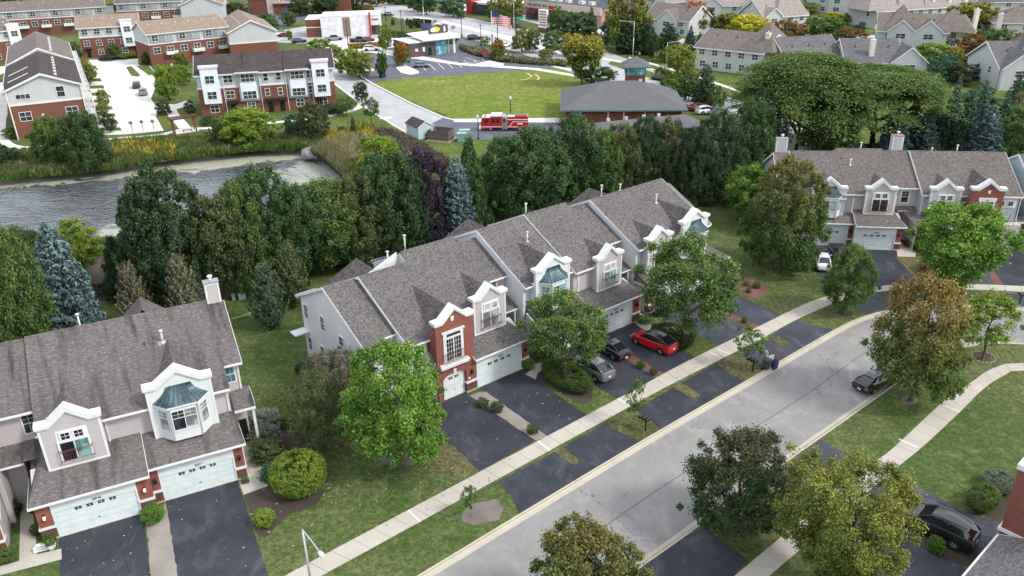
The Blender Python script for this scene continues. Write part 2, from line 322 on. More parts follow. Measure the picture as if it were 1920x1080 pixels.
# foliage: colour comes from the object's own custom colours
def foliage_mat(name,trans=.25):
    m=NT(name,(.06,.1,.03),.75,.15)
    a=m.new('Attribute',attribute_type='OBJECT',attribute_name='tint'); b=m.new('Attribute',attribute_type='OBJECT',attribute_name='tint2')
    g=m.new('NewGeometry'); rpi=g.outputs['Random Per Island']
    oi=m.new('ObjectInfo'); 
    ad=m.new('VectorMath',operation='ADD'); m.l(g.outputs['Position'],ad.inputs[0]); m.l(oi.outputs['Location'],ad.inputs[1])
    n=m.noise(.45,ad.outputs[0],3,.6)
    sx=m.new('SeparateXYZ'); m.l(m.co(),sx.inputs[0])
    # second colour comes in patches and towards the tips
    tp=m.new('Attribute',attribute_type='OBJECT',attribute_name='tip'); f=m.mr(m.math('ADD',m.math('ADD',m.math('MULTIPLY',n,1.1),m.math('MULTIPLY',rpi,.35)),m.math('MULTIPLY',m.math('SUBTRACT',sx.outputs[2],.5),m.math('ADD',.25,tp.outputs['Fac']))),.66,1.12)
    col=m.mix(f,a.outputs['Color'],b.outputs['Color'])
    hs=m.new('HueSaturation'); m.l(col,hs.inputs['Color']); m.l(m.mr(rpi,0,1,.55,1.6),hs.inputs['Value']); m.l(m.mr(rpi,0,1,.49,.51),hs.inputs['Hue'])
    m.base(hs.outputs[0])
    tr=m.new('BsdfTranslucent'); m.l(hs.outputs[0],tr.inputs[0]); ms=m.new('MixShader'); ms.inputs[0].default_value=trans
    out=m.n['Material Output']; m.l(m.b.outputs[0],ms.inputs[1]); m.l(tr.outputs[0],ms.inputs[2]); m.l(ms.outputs[0],out.inputs['Surface'])
    return m.mat
MT['leaf']=foliage_mat('leaf_foliage',.36); MT['needle']=foliage_mat('needle_foliage',.15)
MT['lampgrey']=plain('pale_lamp_paint',(.50,.54,.58),.4,.5,.2,.05)
# ------------------------------------------------------------------ foliage meshes (built once, shared)
def leaf_mesh(name,C,N,U,size,mat,aspect=1.5,rand=.35,zs=2.2):
    """diamond leaves: centres C, normals N, long axis hints U, sizes"""
    C=C*np.array([1,1,zs]); n=len(C); N=N/np.linalg.norm(N,axis=1,keepdims=True); U=U-N*(U*N).sum(1,keepdims=True); U/=np.linalg.norm(U,axis=1,keepdims=True)+1e-9
    V=np.cross(N,U); s=size*(1+rand*(rng.random(n)*2-1)); s=s[:,None]
    bend=N*s*.18
    P=np.stack([C-U*s*aspect*.5,C+V*s*.42+bend,C+U*s*aspect*.5,C-V*s*.42+bend],1).reshape(-1,3)/np.array([1,1,zs])
    me=bpy.data.meshes.new(name); me.vertices.add(4*n); me.vertices.foreach_set('co',P.astype(np.float32).ravel())
    me.loops.add(4*n); me.loops.foreach_set('vertex_index',np.arange(4*n,dtype=np.int32)); me.polygons.add(n)
    me.polygons.foreach_set('loop_start',np.arange(0,4*n,4,dtype=np.int32)); me.materials.append(mat); me.update(); me.validate(); return me
def rnd_dirs(n):
    d=rng.normal(size=(n,3)); return d/np.linalg.norm(d,axis=1,keepdims=True)
def broadleaf(name,n,leaf,nc,prof,rc=.24,seed=0,shell=.62,flat=1.0,aspect=1.5,zlow=.0,lobe=1.0):
    """crown in unit space: radius 1, z 0..1. prof(z)->radius. nc clumps of leaves near the envelope"""
    global rng; rng=np.random.default_rng(seed+100)
    cz=[];
    zs=np.linspace(.04,.97,60); w=np.array([max(prof(z),.05) for z in zs])+.15; w/=w.sum()
    z=rng.choice(zs,nc,p=w)+rng.normal(0,.02,nc); a=rng.random(nc)*2*np.pi
    rr=np.array([max(prof(min(max(q,0),1)),.03) for q in z])
    # lobes: the outline bulges and dips round the crown
    lob=1+lobe*(.13*np.sin(a*3+z*5+seed)+.10*np.sin(a*5-z*9+seed*2)+rng.normal(0,.06,nc))
    wild=(rng.random(nc)<.16*lobe); f=np.where(rng.random(nc)<(.75 if lobe>.5 else .95),(.82 if lobe>.5 else .95)+(.18 if lobe>.5 else .05)*rng.random(nc),.35+.45*rng.random(nc))
    cr_=rc*(.65+.7*rng.random(nc))
    f=np.where(wild,1.0+.12*rng.random(nc),f); cr_=np.where(wild,cr_*.62,cr_); z=z+np.where(wild,.03*rng.random(nc),0)
    rad=np.clip(rr*lob*f-cr_*.45,0,None)
    c=np.stack([np.cos(a)*rad,np.sin(a)*rad,z],1)
    per=n//nc; idx=np.repeat(np.arange(nc),per); d=rnd_dirs(len(idx)); d[:,2]*=1.0
    hsz=1/2.2 # z squash because unit z spans full height while xy spans radius 1 (height ~ 2.2 r)
    r=cr_[idx]*(shell+(1-shell)*rng.random(len(idx)))*(1+.25*rng.normal(size=len(idx)))
    off=d*r[:,None]; off[:,2]*=hsz*flat
    C=c[idx]+off; C[:,2]=np.clip(C[:,2],zlow,1.08)
    out=C.copy(); out[:,2]=(C[:,2]-.45)*1.2; out/=np.linalg.norm(out,axis=1,keepdims=True)+1e-6
    N=d*.45+out*.3+rnd_dirs(len(idx))*.75+np.array([0,0,.45]); U=rnd_dirs(len(idx))+np.array([0,0,-.4])
    return leaf_mesh(name,C,N,U,leaf,MT['leaf'],aspect)
def umbrella(name,n,leaf,nt,seed=0):
    """honey locust: flat layered sprays"""
    global rng; rng=np.random.default_rng(seed+300)
    z=.22+.78*np.sqrt(rng.random(nt)); a=rng.random(nt)*2*np.pi
    R=np.sqrt(np.clip(1-((z-.25)/.80)**2*.93,0,1)); f=np.where(rng.random(nt)<.72,.75+.25*rng.random(nt),.25+.5*rng.random(nt))
    rad=R*f; c=np.stack([np.cos(a)*rad,np.sin(a)*rad,z-.10*rad],1); per=n//nt; idx=np.repeat(np.arange(nt),per)
    q=rng.normal(size=(len(idx),3))*np.array([.125,.125,.013]); ax=np.stack([np.cos(a),np.sin(a),np.zeros(nt)],1)[idx]
    along=(q*ax).sum(1,keepdims=True); q=q+ax*along*.7; q[:,2]-=np.abs(along[:,0])*.10+(along[:,0]>0)*along[:,0]*.25
    C=c[idx]+q; N=rnd_dirs(len(idx))*.6+np.array([0,0,1.0])+ax*.3; U=ax+rnd_dirs(len(idx))*.7
    return leaf_mesh(name,C,N,U,leaf,MT['leaf'],1.6)
def conifer(name,n,leaf,tiers,droop=.12,seed=0,open_=0.0,power=.85,upturn=0.0,wid=.16,mat='needle',base=.02):
    """tiers of boughs round a leader, needles as slim sprays along each bough"""
    global rng; rng=np.random.default_rng(seed+500)
    B=[]
    for t in range(tiers):
        h=base+(1-base)*(t/tiers)**.92; nb=int(8+10*(1-h)); R=max(.06,(1-h)**power)
        for k in range(nb):
            if rng.random()<open_: continue
            L=R*(.72+.38*rng.random())
            B.append((h+rng.normal()*.012,2*np.pi*(k+rng.random())/nb,L))
    B=np.array(B); nb=len(B); L=B[:,2]; pr=L*(.25+L); pr/=pr.sum(); idx=rng.choice(nb,n,p=pr); t=np.sqrt(rng.random(n))
    a=B[idx,1]; l=B[idx,2]*t; ax=np.stack([np.cos(a),np.sin(a),np.zeros(n)],1); sd=np.stack([-np.sin(a),np.cos(a),np.zeros(n)],1)
    ww=wid*(1.15-t)*(B[idx,2]*.7+.3); s=rng.normal(size=n)*ww
    z=B[idx,0]-droop*t*B[idx,2]*.5+upturn*t**2*B[idx,2]*.3+rng.normal(size=n)*.008-np.abs(s)*.12
    C=ax*l[:,None]+sd*s[:,None]; C[:,2]=z
    N=np.array([0,0,1.0])+rnd_dirs(n)*.75+ax*.35; U=ax*1.0+sd*np.sign(s)[:,None]*.7+rnd_dirs(n)*.35
    return leaf_mesh(name,C,N,U,leaf,MT[mat],2.1,zs=3.6)
def prof_round(z): return max(0,1-((z-.46)/.56)**2)**.5
def prof_egg(z): return max(0,1-((z-.36)/.66)**2)**.55*(1 if z>.1 else .7+3*z)
def prof_pyr(z): return (1-z)**.62*(min(1,.45+z*5))
def prof_vase(z): return max(0,1-((z-.60)/.47)**2)**.5*(.55+.5*z) if z>.13 else .3
def prof_col(z): return max(0,1-((z-.5)/.53)**2)**.35
def prof_wide(z): return max(0,1-((z-.40)/.62)**2)**.42
def prof_ball(z): return max(0,1-((z-.48)/.53)**2)**.5
def trunk_mesh(name,crown_base,top,nlimb,r,seed,mat,spread=.6,lean=.05,hr=2.2):
    """tapered trunk with limbs, unit space (height 1, crown radius 1)"""
    rd=random.Random(seed); m=MB(); x=y=0; z=-.02; seg=6; pr=r*1.35; P=[(0,0,-.02,pr)]
    for i in range(1,seg+1):
        z=top*i/seg; x+=rd.uniform(-lean,lean); y+=rd.uniform(-lean,lean); P.append((x,y,z,r*(1-.75*i/seg)))
    # xy radius is in crown radii while z is in heights, fine for a slender stem
    for a,b in zip(P,P[1:]): m.tube(a[:3],b[:3],a[3],b[3],7,caps=False)
    for k in range(nlimb):
        t=rd.uniform(0.35,.95); i=min(seg-1,int(t*seg)); a=P[i]; an=2*math.pi*(k/nlimb)+rd.uniform(-.4,.4); z0=max(a[2],crown_base*.8)
        L=spread*(1.1-.5*t)*rd.uniform(.8,1.15); z1=min(.9,z0+L*.28+.05); p1=(a[0]+math.cos(an)*L*.55,a[1]+math.sin(an)*L*.55,z0+(z1-z0)*.55); p2=(a[0]+math.cos(an)*L,a[1]+math.sin(an)*L,z1)
        m.tube((a[0],a[1],z0),p1,a[3]*.62,a[3]*.42,5,caps=False); m.tube(p1,p2,a[3]*.42,a[3]*.14,5,caps=False)
        an2=an+rd.choice((-.6,.6)); m.tube(p1,(p1[0]+math.cos(an2)*L*.4,p1[1]+math.sin(an2)*L*.4,min(.92,p1[2]+.12)),a[3]*.3,a[3]*.1,4,caps=False)
    return m.mesh(name,mat)
def scale_z(me,z0,z1):
    """squeeze a unit crown into heights z0..z1 of its tree"""
    n=len(me.vertices); a=np.empty(n*3,np.float32); me.vertices.foreach_get('co',a); a=a.reshape(-1,3); a[:,2]=z0+a[:,2]*(z1-z0); me.vertices.foreach_set('co',a.ravel()); me.update(); return me
KINDS={}
def kind(name,crown,cb,trunk): KINDS[name]=(scale_z(crown,cb,1.0),trunk)
# near trees
kind('maple_a',broadleaf('maple_crown',34000,.040,260,prof_egg,.17,1,shell=.35),.13,trunk_mesh('maple_trunk',.15,.85,9,.050,1,MT['bark']))
kind('maple_b',broadleaf('maple_crown_open',26000,.046,150,prof_round,.21,2,shell=.3),.22,trunk_mesh('maple_trunk',.2,.85,9,.055,2,MT['bark']))
kind('linden',broadleaf('linden_crown',34000,.040,340,prof_egg,.145,3,shell=.4),.05,trunk_mesh('linden_trunk',.1,.8,7,.05,3,MT['bark']))
kind('lobed',broadleaf('lobed_crown',30000,.042,85,prof_round,.25,4,shell=.35),.26,trunk_mesh('lobed_trunk',.2,.85,8,.06,4,MT['bark_pale']))
kind('vase',broadleaf('vase_crown',34000,.040,230,prof_vase,.18,5,shell=.3),.12,trunk_mesh('vase_trunk',.2,.85,11,.045,5,MT['bark'],.9))
kind('pyramid',broadleaf('pyramidal_crown',34000,.040,280,prof_pyr,.17,6,shell=.35),.06,trunk_mesh('pyramid_trunk',.1,.9,7,.055,6,MT['bark']))
kind('crab',broadleaf('crabapple_crown',30000,.034,240,prof_wide,.18,7,shell=.15,aspect=1.2),.12,trunk_mesh('crabapple_trunk',.1,.7,10,.05,7,MT['bark'],.9))
kind('sapling',broadleaf('sapling_crown',900,.12,32,prof_round,.30,8,shell=.2),.30,trunk_mesh('sapling_trunk',.3,.95,6,.05,8,MT['bark_pale'],.6,.03))
kind('young',broadleaf('young_crown',6000,.065,80,prof_round,.24,9,shell=.2),.30,trunk_mesh('young_trunk',.3,.9,8,.05,9,MT['bark']))
kind('ball',broadleaf('clipped_crown',30000,.038,600,prof_ball,.10,10,shell=.6,aspect=1.2,lobe=.12),0.0,trunk_mesh('shrub_stem',.02,.4,6,.05,10,MT['bark'],.5))
kind('locust',umbrella('locust_crown',80000,.026,150,11),.12,trunk_mesh('locust_trunk',.15,.75,14,.035,11,MT['bark_dk'],.9,.03))
kind('locust_flat',umbrella('locust_canopy',60000,.028,95,12),.46,trunk_mesh('locust_trunk',.35,.8,14,.06,17,MT['bark_dk'],.9,.03))
kind('spruce',conifer('spruce_crown',30000,.055,28,.30,12),.0,trunk_mesh('spruce_trunk',.02,.98,0,.05,12,MT['bark']))
kind('spruce_b',conifer('spruce_crown_dense',36000,.052,22,.12,13,.03,.62,.4),.0,trunk_mesh('spruce_trunk',.02,.98,0,.05,13,MT['bark']))
kind('pine',conifer('pine_crown',17000,.050,14,-.15,14,.22,.6,.8,.22),.03,trunk_mesh('pine_trunk',.05,.97,12,.05,14,MT['bark'],.7))
kind('arbor',broadleaf('arborvitae_crown',24000,.05,300,prof_pyr,.15,15,shell=.4,aspect=2),.0,trunk_mesh('arborvitae_trunk',.02,.8,3,.05,15,MT['bark']))
kind('willow',broadleaf('willow_crown',20000,.042,200,prof_wide,.22,16,shell=.2,aspect=3),.03,trunk_mesh('willow_trunk',.1,.75,10,.045,16,MT['bark'],.8))
kind('vase_big',broadleaf('spreading_crown',70000,.025,420,prof_vase,.14,55,shell=.25),.10,trunk_mesh('vase_trunk',.2,.85,11,.045,5,MT['bark'],.9))
TREE_N2={'vase_big':'shade_tree','locust_flat':'honey_locust'}
# mid-distance (smaller in the picture, fewer and larger leaves)
kind('mid_a',broadleaf('mid_round_crown',9000,.075,130,prof_round,.20,21,shell=.35),.12,trunk_mesh('mid_trunk',.15,.8,6,.05,21,MT['bark']))
kind('mid_b',broadleaf('mid_egg_crown',9000,.075,130,prof_egg,.19,22,shell=.35),.08,trunk_mesh('mid_trunk',.15,.8,6,.05,22,MT['bark']))
kind('mid_c',broadleaf('mid_vase_crown',9000,.075,120,prof_vase,.21,23,shell=.35),.14,trunk_mesh('mid_trunk',.15,.8,7,.05,23,MT['bark']))
kind('mid_col',broadleaf('mid_column_crown',5000,.12,100,prof_col,.26,24),.05,trunk_mesh('mid_trunk',.1,.8,3,.08,24,MT['bark']))
kind('mid_spruce',conifer('mid_spruce_crown',8000,.10,20,.25,25),.0,trunk_mesh('mid_spruce_trunk',.02,.97,0,.05,25,MT['bark']))
kind('mid_pine',conifer('mid_pine_crown',7000,.10,13,.0,26,.12,.55,.4,.22),.03,trunk_mesh('mid_pine_trunk',.05,.96,6,.05,26,MT['bark'],.6))
kind('far_a',broadleaf('far_round_crown',2600,.15,60,prof_round,.25,31),.10,trunk_mesh('far_trunk',.15,.7,3,.06,31,MT['bark']))
kind('far_b',broadleaf('far_wide_crown',2600,.15,60,prof_wide,.24,32),.08,trunk_mesh('far_trunk',.15,.7,3,.06,32,MT['bark']))
kind('far_spruce',conifer('far_spruce_crown',2600,.18,14,.2,33),.0,trunk_mesh('far_spruce_trunk',.02,.95,0,.06,33,MT['bark']))
kind('bush',broadleaf('bush_crown',4500,.09,110,prof_ball,.22,34,shell=.3),.0,trunk_mesh('bush_stem',.02,.5,5,.04,34,MT['bark'],.6))
kind('bush_near',broadleaf('bush_crown_fine',14000,.055,200,prof_ball,.17,35,shell=.4,aspect=1.2),.0,trunk_mesh('bush_stem',.02,.5,7,.04,35,MT['bark'],.6))
kind('tuft',conifer('tuft_leaves',700,.20,6,-.5,36,.0,.5,1.4,.10,'leaf'),.0,None)
# leaf colours (real-world reflectances)
LC={'green':((.062,.110,.030),(.125,.185,.045)),'bright':((.080,.165,.026),(.18,.28,.045)),'deep':((.042,.085,.030),(.080,.135,.045)),
 'dark':((.034,.066,.030),(.062,.100,.040)),'lime':((.10,.165,.022),(.24,.30,.04)),'yellow':((.32,.32,.03),(.55,.48,.03)),'yellowgreen':((.10,.14,.03),(.26,.25,.05)),
 'gold':((.085,.125,.028),(.27,.225,.04)),'orange':((.10,.11,.025),(.42,.15,.03)),'redgreen':((.055,.10,.02),(.36,.10,.035)),'rust':((.06,.075,.025),(.30,.10,.03)),
 'blue':((.075,.125,.125),(.16,.225,.225)),'bluegrey':((.055,.09,.085),(.11,.155,.145)),'purple':((.034,.024,.042),(.07,.052,.075)),
 'pine':((.048,.085,.045),(.09,.13,.07)),'olive':((.055,.080,.030),(.12,.135,.05)),'palepine':((.11,.115,.065),(.20,.195,.12)),'greybrown':((.07,.075,.04),(.16,.135,.09)),
 'darkred':((.036,.075,.026),(.075,.070,.038)),'autumn':((.065,.125,.032),(.15,.135,.04)),'tips':((.085,.135,.032),(.22,.155,.05)),'teal':((.050,.105,.065),(.09,.16,.095)),'reed':((.10,.13,.05),(.22,.20,.10)),'sage':((.12,.15,.11),(.25,.29,.22)),
 'goldenrod':((.13,.16,.03),(.50,.38,.03)),'tan':((.20,.17,.10),(.36,.30,.19)),'copper':((.14,.08,.03),(.34,.17,.04))}
TREE_NAMES={'maple_a':'maple_tree','maple_b':'maple_tree','linden':'linden_tree','lobed':'pear_tree','vase':'shade_tree','pyramid':'pyramidal_tree','crab':'crabapple_tree','sapling':'sapling','young':'young_tree','ball':'round_shrub',
 'locust':'honey_locust','spruce':'spruce_tree','spruce_b':'spruce_tree','pine':'pine_tree','arbor':'arborvitae','willow':'willow_tree','mid_a':'broadleaf_tree','mid_b':'broadleaf_tree','mid_c':'broadleaf_tree','mid_col':'columnar_tree','mid_spruce':'spruce_tree','mid_pine':'pine_tree',
 'far_a':'broadleaf_tree','far_b':'broadleaf_tree','far_spruce':'spruce_tree','bush':'bush','bush_near':'bush','tuft':'ornamental_grass'}
TR=random.Random(5)
def tree(k,base,H,r,col,label,cat='tree',group=None,rz=None,name=None,ry=None):
    """thing > crown, trunk ; base on the ground, H metres tall, crown radius r"""
    nm=name or TREE_NAMES.get(k) or TREE_N2[k]; e=empty(nm,base,TR.uniform(0,6.28) if rz is None else rz); tag(e,label,cat,group)
    cm,tm=KINDS[k]; c=link('crown',cm,e,scale=(r,ry or r,H)); a,b=LC[col] if isinstance(col,str) else col
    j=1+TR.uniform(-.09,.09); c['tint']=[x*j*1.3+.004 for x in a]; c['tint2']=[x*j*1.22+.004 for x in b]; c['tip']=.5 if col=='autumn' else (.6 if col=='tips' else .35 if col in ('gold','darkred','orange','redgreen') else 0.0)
    if tm is not None: link('trunk',tm,e,scale=(r,r,H))
    return e
def px_tree(k,xb,yb,xt,yt,wpx,col,label,cat='tree',group=None,**kw):
    """base seen at (xb,yb), top at row yt, crown wpx pixels wide"""
    b=G(xb,yb); H=height_at(b,yt); r=.45*wpx*m_per_px(b+Vector((0,0,H*.6)))
    return tree(k,b,H,r,col,label,cat,group,**kw)
# ------------------------------------------------------------------ townhouse rows
# local frame of a row: x = u along the row, y = -v (v towards the street), z up
SL=.48
def window(par,u,v,z0,wd,ht,cols=2,rows=2,side='F',gl='glass',trim=.09,grid=None,frame='white',outer=.10,split=None,name='window',far=False,mull=.05):
    """frame proud of the wall, each light its own pane. side F/B faces +v/-v, L/R faces -u/+u. (u,v) = centre on the wall plane"""
    e=MB(); T=outer
    def X(a,b,d0,d1,c0,c1,mb,mi=0):   # a..b along wall, d depth outward, c height
        if side=='F': mb.box(u+a,u+b,-v-d1,-v-d0,c0,c1,mi)
        elif side=='B': mb.box(u-b,u-a,-v+d0,-v+d1,c0,c1,mi)
        elif side=='L': mb.box(u-d1,u-d0,-v-b,-v-a,c0,c1,mi)
        else: mb.box(u+d0,u+d1,-v+a,-v+b,c0,c1,mi)
    h=wd/2
    X(-h-T,-h,0,.07,z0-T,z0+ht+T,e); X(h,h+T,0,.07,z0-T,z0+ht+T,e); X(-h,h,0,.07,z0+ht,z0+ht+T,e); X(-h,h,0,.075,z0-T,z0,e)
    for i in range(1,cols): c=-h+wd*i/cols; X(c-mull/2,c+mull/2,0,.055,z0,z0+ht,e)
    for j in range(1,rows):
        zz=z0+ht*(j/rows if split is None else split); X(-h,h,0,.05,zz-mull/2,zz+mull/2,e)
    fr=e.build(name,MT[frame],par)
    if far:
        p=MB(); X(-h,h,0,.02,z0,z0+ht,p); p.build('pane',MT[gl],fr); return fr
    for j in range(rows):
        za=z0+(0 if j==0 else ht*((j/rows) if split is None else split)); zb=z0+(ht if j==rows-1 else ht*(((j+1)/rows) if split is None else split))
        for i in range(cols):
            p=MB(); a=-h+wd*i/cols; b=a+wd/cols; X(a,b,0,.025,za,zb,p,0)
            if grid and j in grid:
                gc,gr=grid[j]
                for q in range(1,gc): c=a+(b-a)*q/gc; X(c-.012,c+.012,.025,.034,za,zb,p,1)
                for q in range(1,gr): c=za+(zb-za)*q/gr; X(a,b,.025,.035,c-.012,c+.012,p,1)
            g=gl[i%len(gl)] if isinstance(gl,(list,tuple)) else gl
            p.build('pane',[MT[g],MT['white']],fr)
    return fr
def zp(k,v): return k+SL*(-1.4-v)
def roof_block(par,u0,u1,k,ve,vr,vb,mat,wallmat,zwall=0.0,rake=('L','R'),gut=True,wall_inset=.0,ovl=.25,ovr=.25,skipwall=False,vw=None):
    """gabled block: roof slabs, rakes, gutters and walls"""
    ze,zr=zp(k,ve),zp(k,vr); zb=zr-SL*(vr-vb)
    m=MB(); t=.16; a,b=u0-ovl,u1+ovr
    m.prism([(-ve,ze),(-vr,zr),(-vr,zr-t),(-ve,ze-t)],a,b,'x'); m.prism([(-vr,zr),(-vb,zb),(-vb,zb-t),(-vr,zr-t)],a,b,'x')
    rf=m.build('roof',MT[mat],par)
    c=MB(); c.prism([(-vr-.16,zr-.06),(-vr,zr+.035),(-vr+.16,zr-.06)],a,b,'x'); c.build('ridge_cap',MT[mat],rf)
    for s,uu in (('L',a),('R',b)):
        if s in rake:
            rk=MB(); d=-.035 if s=='L' else .035
            rk.prism([(-ve,ze+.02),(-vr,zr+.02),(-vr,zr-.26),(-ve,ze-.26)],uu,uu+d,'x'); rk.build('rake_board',MT['white'],rf); rk=MB(); rk.prism([(-vr,zr+.02),(-vb,zb+.02),(-vb,zb-.26),(-vr,zr-.26)],uu,uu+d,'x'); rk.build('rake_board',MT['white'],rf)
    if gut:
        for vv,zz,sg in ((ve,ze,-1),(vb,zb,1)):
            g=MB(); y=-vv; g.box(a,b,y+sg*.13 if sg>0 else y-.13,y+.0 if sg<0 else y,zz-.16,zz-.03)
            g.box(a,b,(y if sg<0 else y-.5),(y+.5 if sg<0 else y),zz-.24,zz-.20)
            g.build('gutter',MT['white'],rf)
    if not skipwall:
        wv=ve-.42 if vw is None else vw; wb=vb+.42; w_=MB()
        w_.prism([(-wv,zwall),(-wv,zp(k,wv)-t),(-vr,zr-t-.01),(-wb,zb+SL*(wb-vb)-t),(-wb,0)],u0,u1,'x')
        w_.build('wall',MT[wallmat],par)
    return rf
def dormer(par,style,u0,u1,vf,zb,zs,za,k,roofmat,hipmat,vback=None,opening=True,gl=('glass','glass_teal'),zground=None,bayroof='seam'):
    """parapet fronted gable: front wall, stepped white cornice, cheeks and a little gabled roof running back into the main slope"""
    uc=(u0+u1)/2; hw=(u1-u0)/2; fm={'grey':'sid_grey','bay':'sid_bay','brick':'brick'}[style]; cheek={'grey':'sid_tan','bay':'sid_bay','brick':'brick'}[style]
    zb0=zb if zground is None else zground
    sh=.62
    prof=[(u0,zb0),(u0,zs-.3),(u0+sh,zs-.3),(uc,za-.3),(u1-sh,zs-.3),(u1,zs-.3),(u1,zb0)]
    m=MB(); m.prism([(p[0],p[1]) for p in prof],-vf,-vf+.3,'y'); m.box(u0,u1,-vf+.3,-vf+1.9,zb0,min(zs-.55,max(zp(k,vf-.62),za-.42-(u1-u0)*.46*1.35)+.03))
    d=m.build('gable_front',[MT[fm]],par)
    if style=='brick': pass
    # cornice: a thick white stepped band that caps the parapet
    def band(t_top,t_bot,out,back,ov):
        q=MB(); top=[(u0-ov,zs+t_top),(u0+sh-.05,zs+t_top),(uc,za+t_top),(u1-sh+.05,zs+t_top),(u1+ov,zs+t_top)]; bot=[(u0-ov,zs-t_bot),(u0+sh+.08,zs-t_bot),(uc,za-t_bot-.12),(u1-sh-.08,zs-t_bot),(u1+ov,zs-t_bot)]
        for i in range(4): q.prism([top[i],top[i+1],bot[i+1],bot[i]],-vf-out,-vf+back,'y')
        return q
    band(0,.27,.17,.66,.15).build('cornice',MT['white_cap'],d); band(-.27,.40,.08,.50,.06).build('cornice_moulding',MT['white_cap'],d)
    # corner boards
    if style!='brick':
        q=MB()
        for uu,s in ((u0,1),(u1,-1)): q.box(uu-.02*s,uu+.14*s,-vf-.025,-vf,zb,zs-.5); q.box(uu-.022*s,uu-.002*s,-vf,-vf+.14,zb,zs-.5)
        q.box(u0,u1,-vf-.05,-vf-.001,zb-.02,zb+.10); q.build('corner_board',MT['white'],d)
    # roof behind
    zr=za-.42; ve_=-1.4-(zr-k)/SL; h2=hw*.92; zlow=zr-h2*.62
    r=MB(); v1=ve_-.3; vlo=vf-.62; zlow=max(zp(k,vlo),zr-h2*1.35)
    vlow=-1.4-(zlow-k)/SL
    y0=-vf+.3
    r.face([(uc,y0,zr),(uc,-v1,zr+.0),(uc-h2,-vlow+.05,zlow),(uc-h2,y0,zlow)]); r.face([(uc,y0,zr),(uc+h2,y0,zlow),(uc+h2,-vlow+.05,zlow),(uc,-v1,zr)])
    r.build('gable_roof',MT[hipmat],d)
    return d
def juliet(par,u,v,z0,wd,ht,up=True,gl=('glass','glass_teal'),brickdoor=False):
    """french window with transom lights and a little railing"""
    if up:
        for s in (-1,1): window(par,u+s*wd*.235,v+.03,z0+ht+.22,wd*.30,.52,1,1,grid={0:(2,2)},outer=.11,gl=gl[0],name='transom_window')
        q=MB(); q.box(u-wd*.56,u+wd*.56,-v-.03,-v-.002,z0+ht+.05,z0+ht+.94); q.build('window_surround',MT['white'],par)
    window(par,u,v+.03,z0,wd,ht,2,1,gl=gl,outer=.15,name='french_window',mull=.07)
    m=MB(); vv=v+.26; W=wd/2+.16
    for z in (z0+.06,z0+.16,z0+.86,z0+.96): m.box(u-W,u+W,-vv-.015,-vv+.015,z-.014,z+.014)
    n=13
    for i in range(n+1): x=u-W+2*W*i/n; m.box(x-.008,x+.008,-vv-.008,-vv+.008,z0+.06,z0+.96)
    for s in (-1,1):
        for z in (z0+.08,z0+.95): m.box(u+s*W-.02,u+s*W+.02,-vv,-v-.02,z-.02,z+.02)
    m.build('railing',MT['rail'],par)
def bay(par,u,v,zb,zt,w0=3.3,w1=1.75,dep=.95,gl='glass_blind'):
    """canted bay with a concave standing seam roof"""
    v1=v+dep; P=[(u-w0/2,-v),(u-w1/2,-v1),(u+w1/2,-v1),(u+w0/2,-v)]
    m=MB(); m.prism([P[0],P[1],P[2],P[3]],zb-.35,zt,'z'); b=m.build('bay',MT['sid_bay'],par)
    # eaves board
    k=1.10; Q=[(u+(p[0]-u)*k,-v+(p[1]+v)*1.14) for p in P]; e=MB(); e.prism([Q[0],Q[1],Q[2],Q[3]],zt,zt+.14,'z'); 
    for a,c in ((P[0],P[1]),(P[1],P[2]),(P[2],P[3])):
        for p in (a,c): e.box(p[0]-.05,p[0]+.05,p[1]-.05,p[1]+.03,zb-.3,zt)
    e.build('bay_trim',MT['white'],b)
    # curved roof, ribbed
    r=MB(); steps=6; top=1.15
    def ring(t): # t 0 at eave 1 at top
        f=(1-t)**1.7; z=zt+.14+top*t; return [(u+(q[0]-u)*(.46+.54*f),-v+(q[1]+v)*f,z) for q in Q]
    rs=[ring(i/steps) for i in range(steps+1)]
    for a,c in zip(rs,rs[1:]):
        for i in range(3): r.face([a[i],a[i+1],c[i+1],c[i]],0,True)
    sm=MB()
    def rib(i,s):
        L=[]
        for q in rs: p=Vector(q[i]).lerp(Vector(q[i+1]),s); L.append(p)
        for a,c in zip(L,L[1:]): sm.tube(a+Vector((0,0,.012)),c+Vector((0,0,.012)),.022,None,4,0,False,False)
    for s in (0,.2,.4,.6,.8,1): rib(1,s)
    for s in (.33,.66): rib(0,s); rib(2,s)
    ro=r.build('bay_roof',MT['seam'],par); sm.build('seam_rib',MT['galv_dk'],ro)
    # windows: front and the two canted faces
    fu=MB()
    zc=zb+.55; ht=zt-zb-.85
    window(par,u,v1,zc,w1*.84,ht,2,2,split=.62,grid={1:(2,2)},gl=['glass',gl],outer=.07,name='bay_window')
    for s,(a,c) in ((-1,(P[0],P[1])),(1,(P[2],P[3]))):
        a=Vector((a[0],a[1],0)); c=Vector((c[0],c[1],0)); mid=(a+c)/2; d=(c-a).normalized(); ang=math.atan2(d.y,d.x)
        L=(c-a).length*.62; q=MB(); q.box(-L/2-.06,L/2+.06,-.05,-.003,zc-.06,zc+ht+.06,0)
        wnd=q.build('side_window',[MT['white']],par,loc=(mid.x,mid.y,0),rz=ang)
        for (za,zb_) in ((zc,zc+ht*.60),(zc+ht*.65,zc+ht)):
            q=MB(); q.box(-L/2,L/2,-.056,-.051,za,zb_,0)
            if za>zc: q.box(-.012,.012,-.066,-.056,za,zb_,1); q.box(-L/2,L/2,-.066,-.056,(za+zb_)/2-.012,(za+zb_)/2+.012,1)
            q.build('pane',[MT[gl],MT['white']],wnd)
    return b
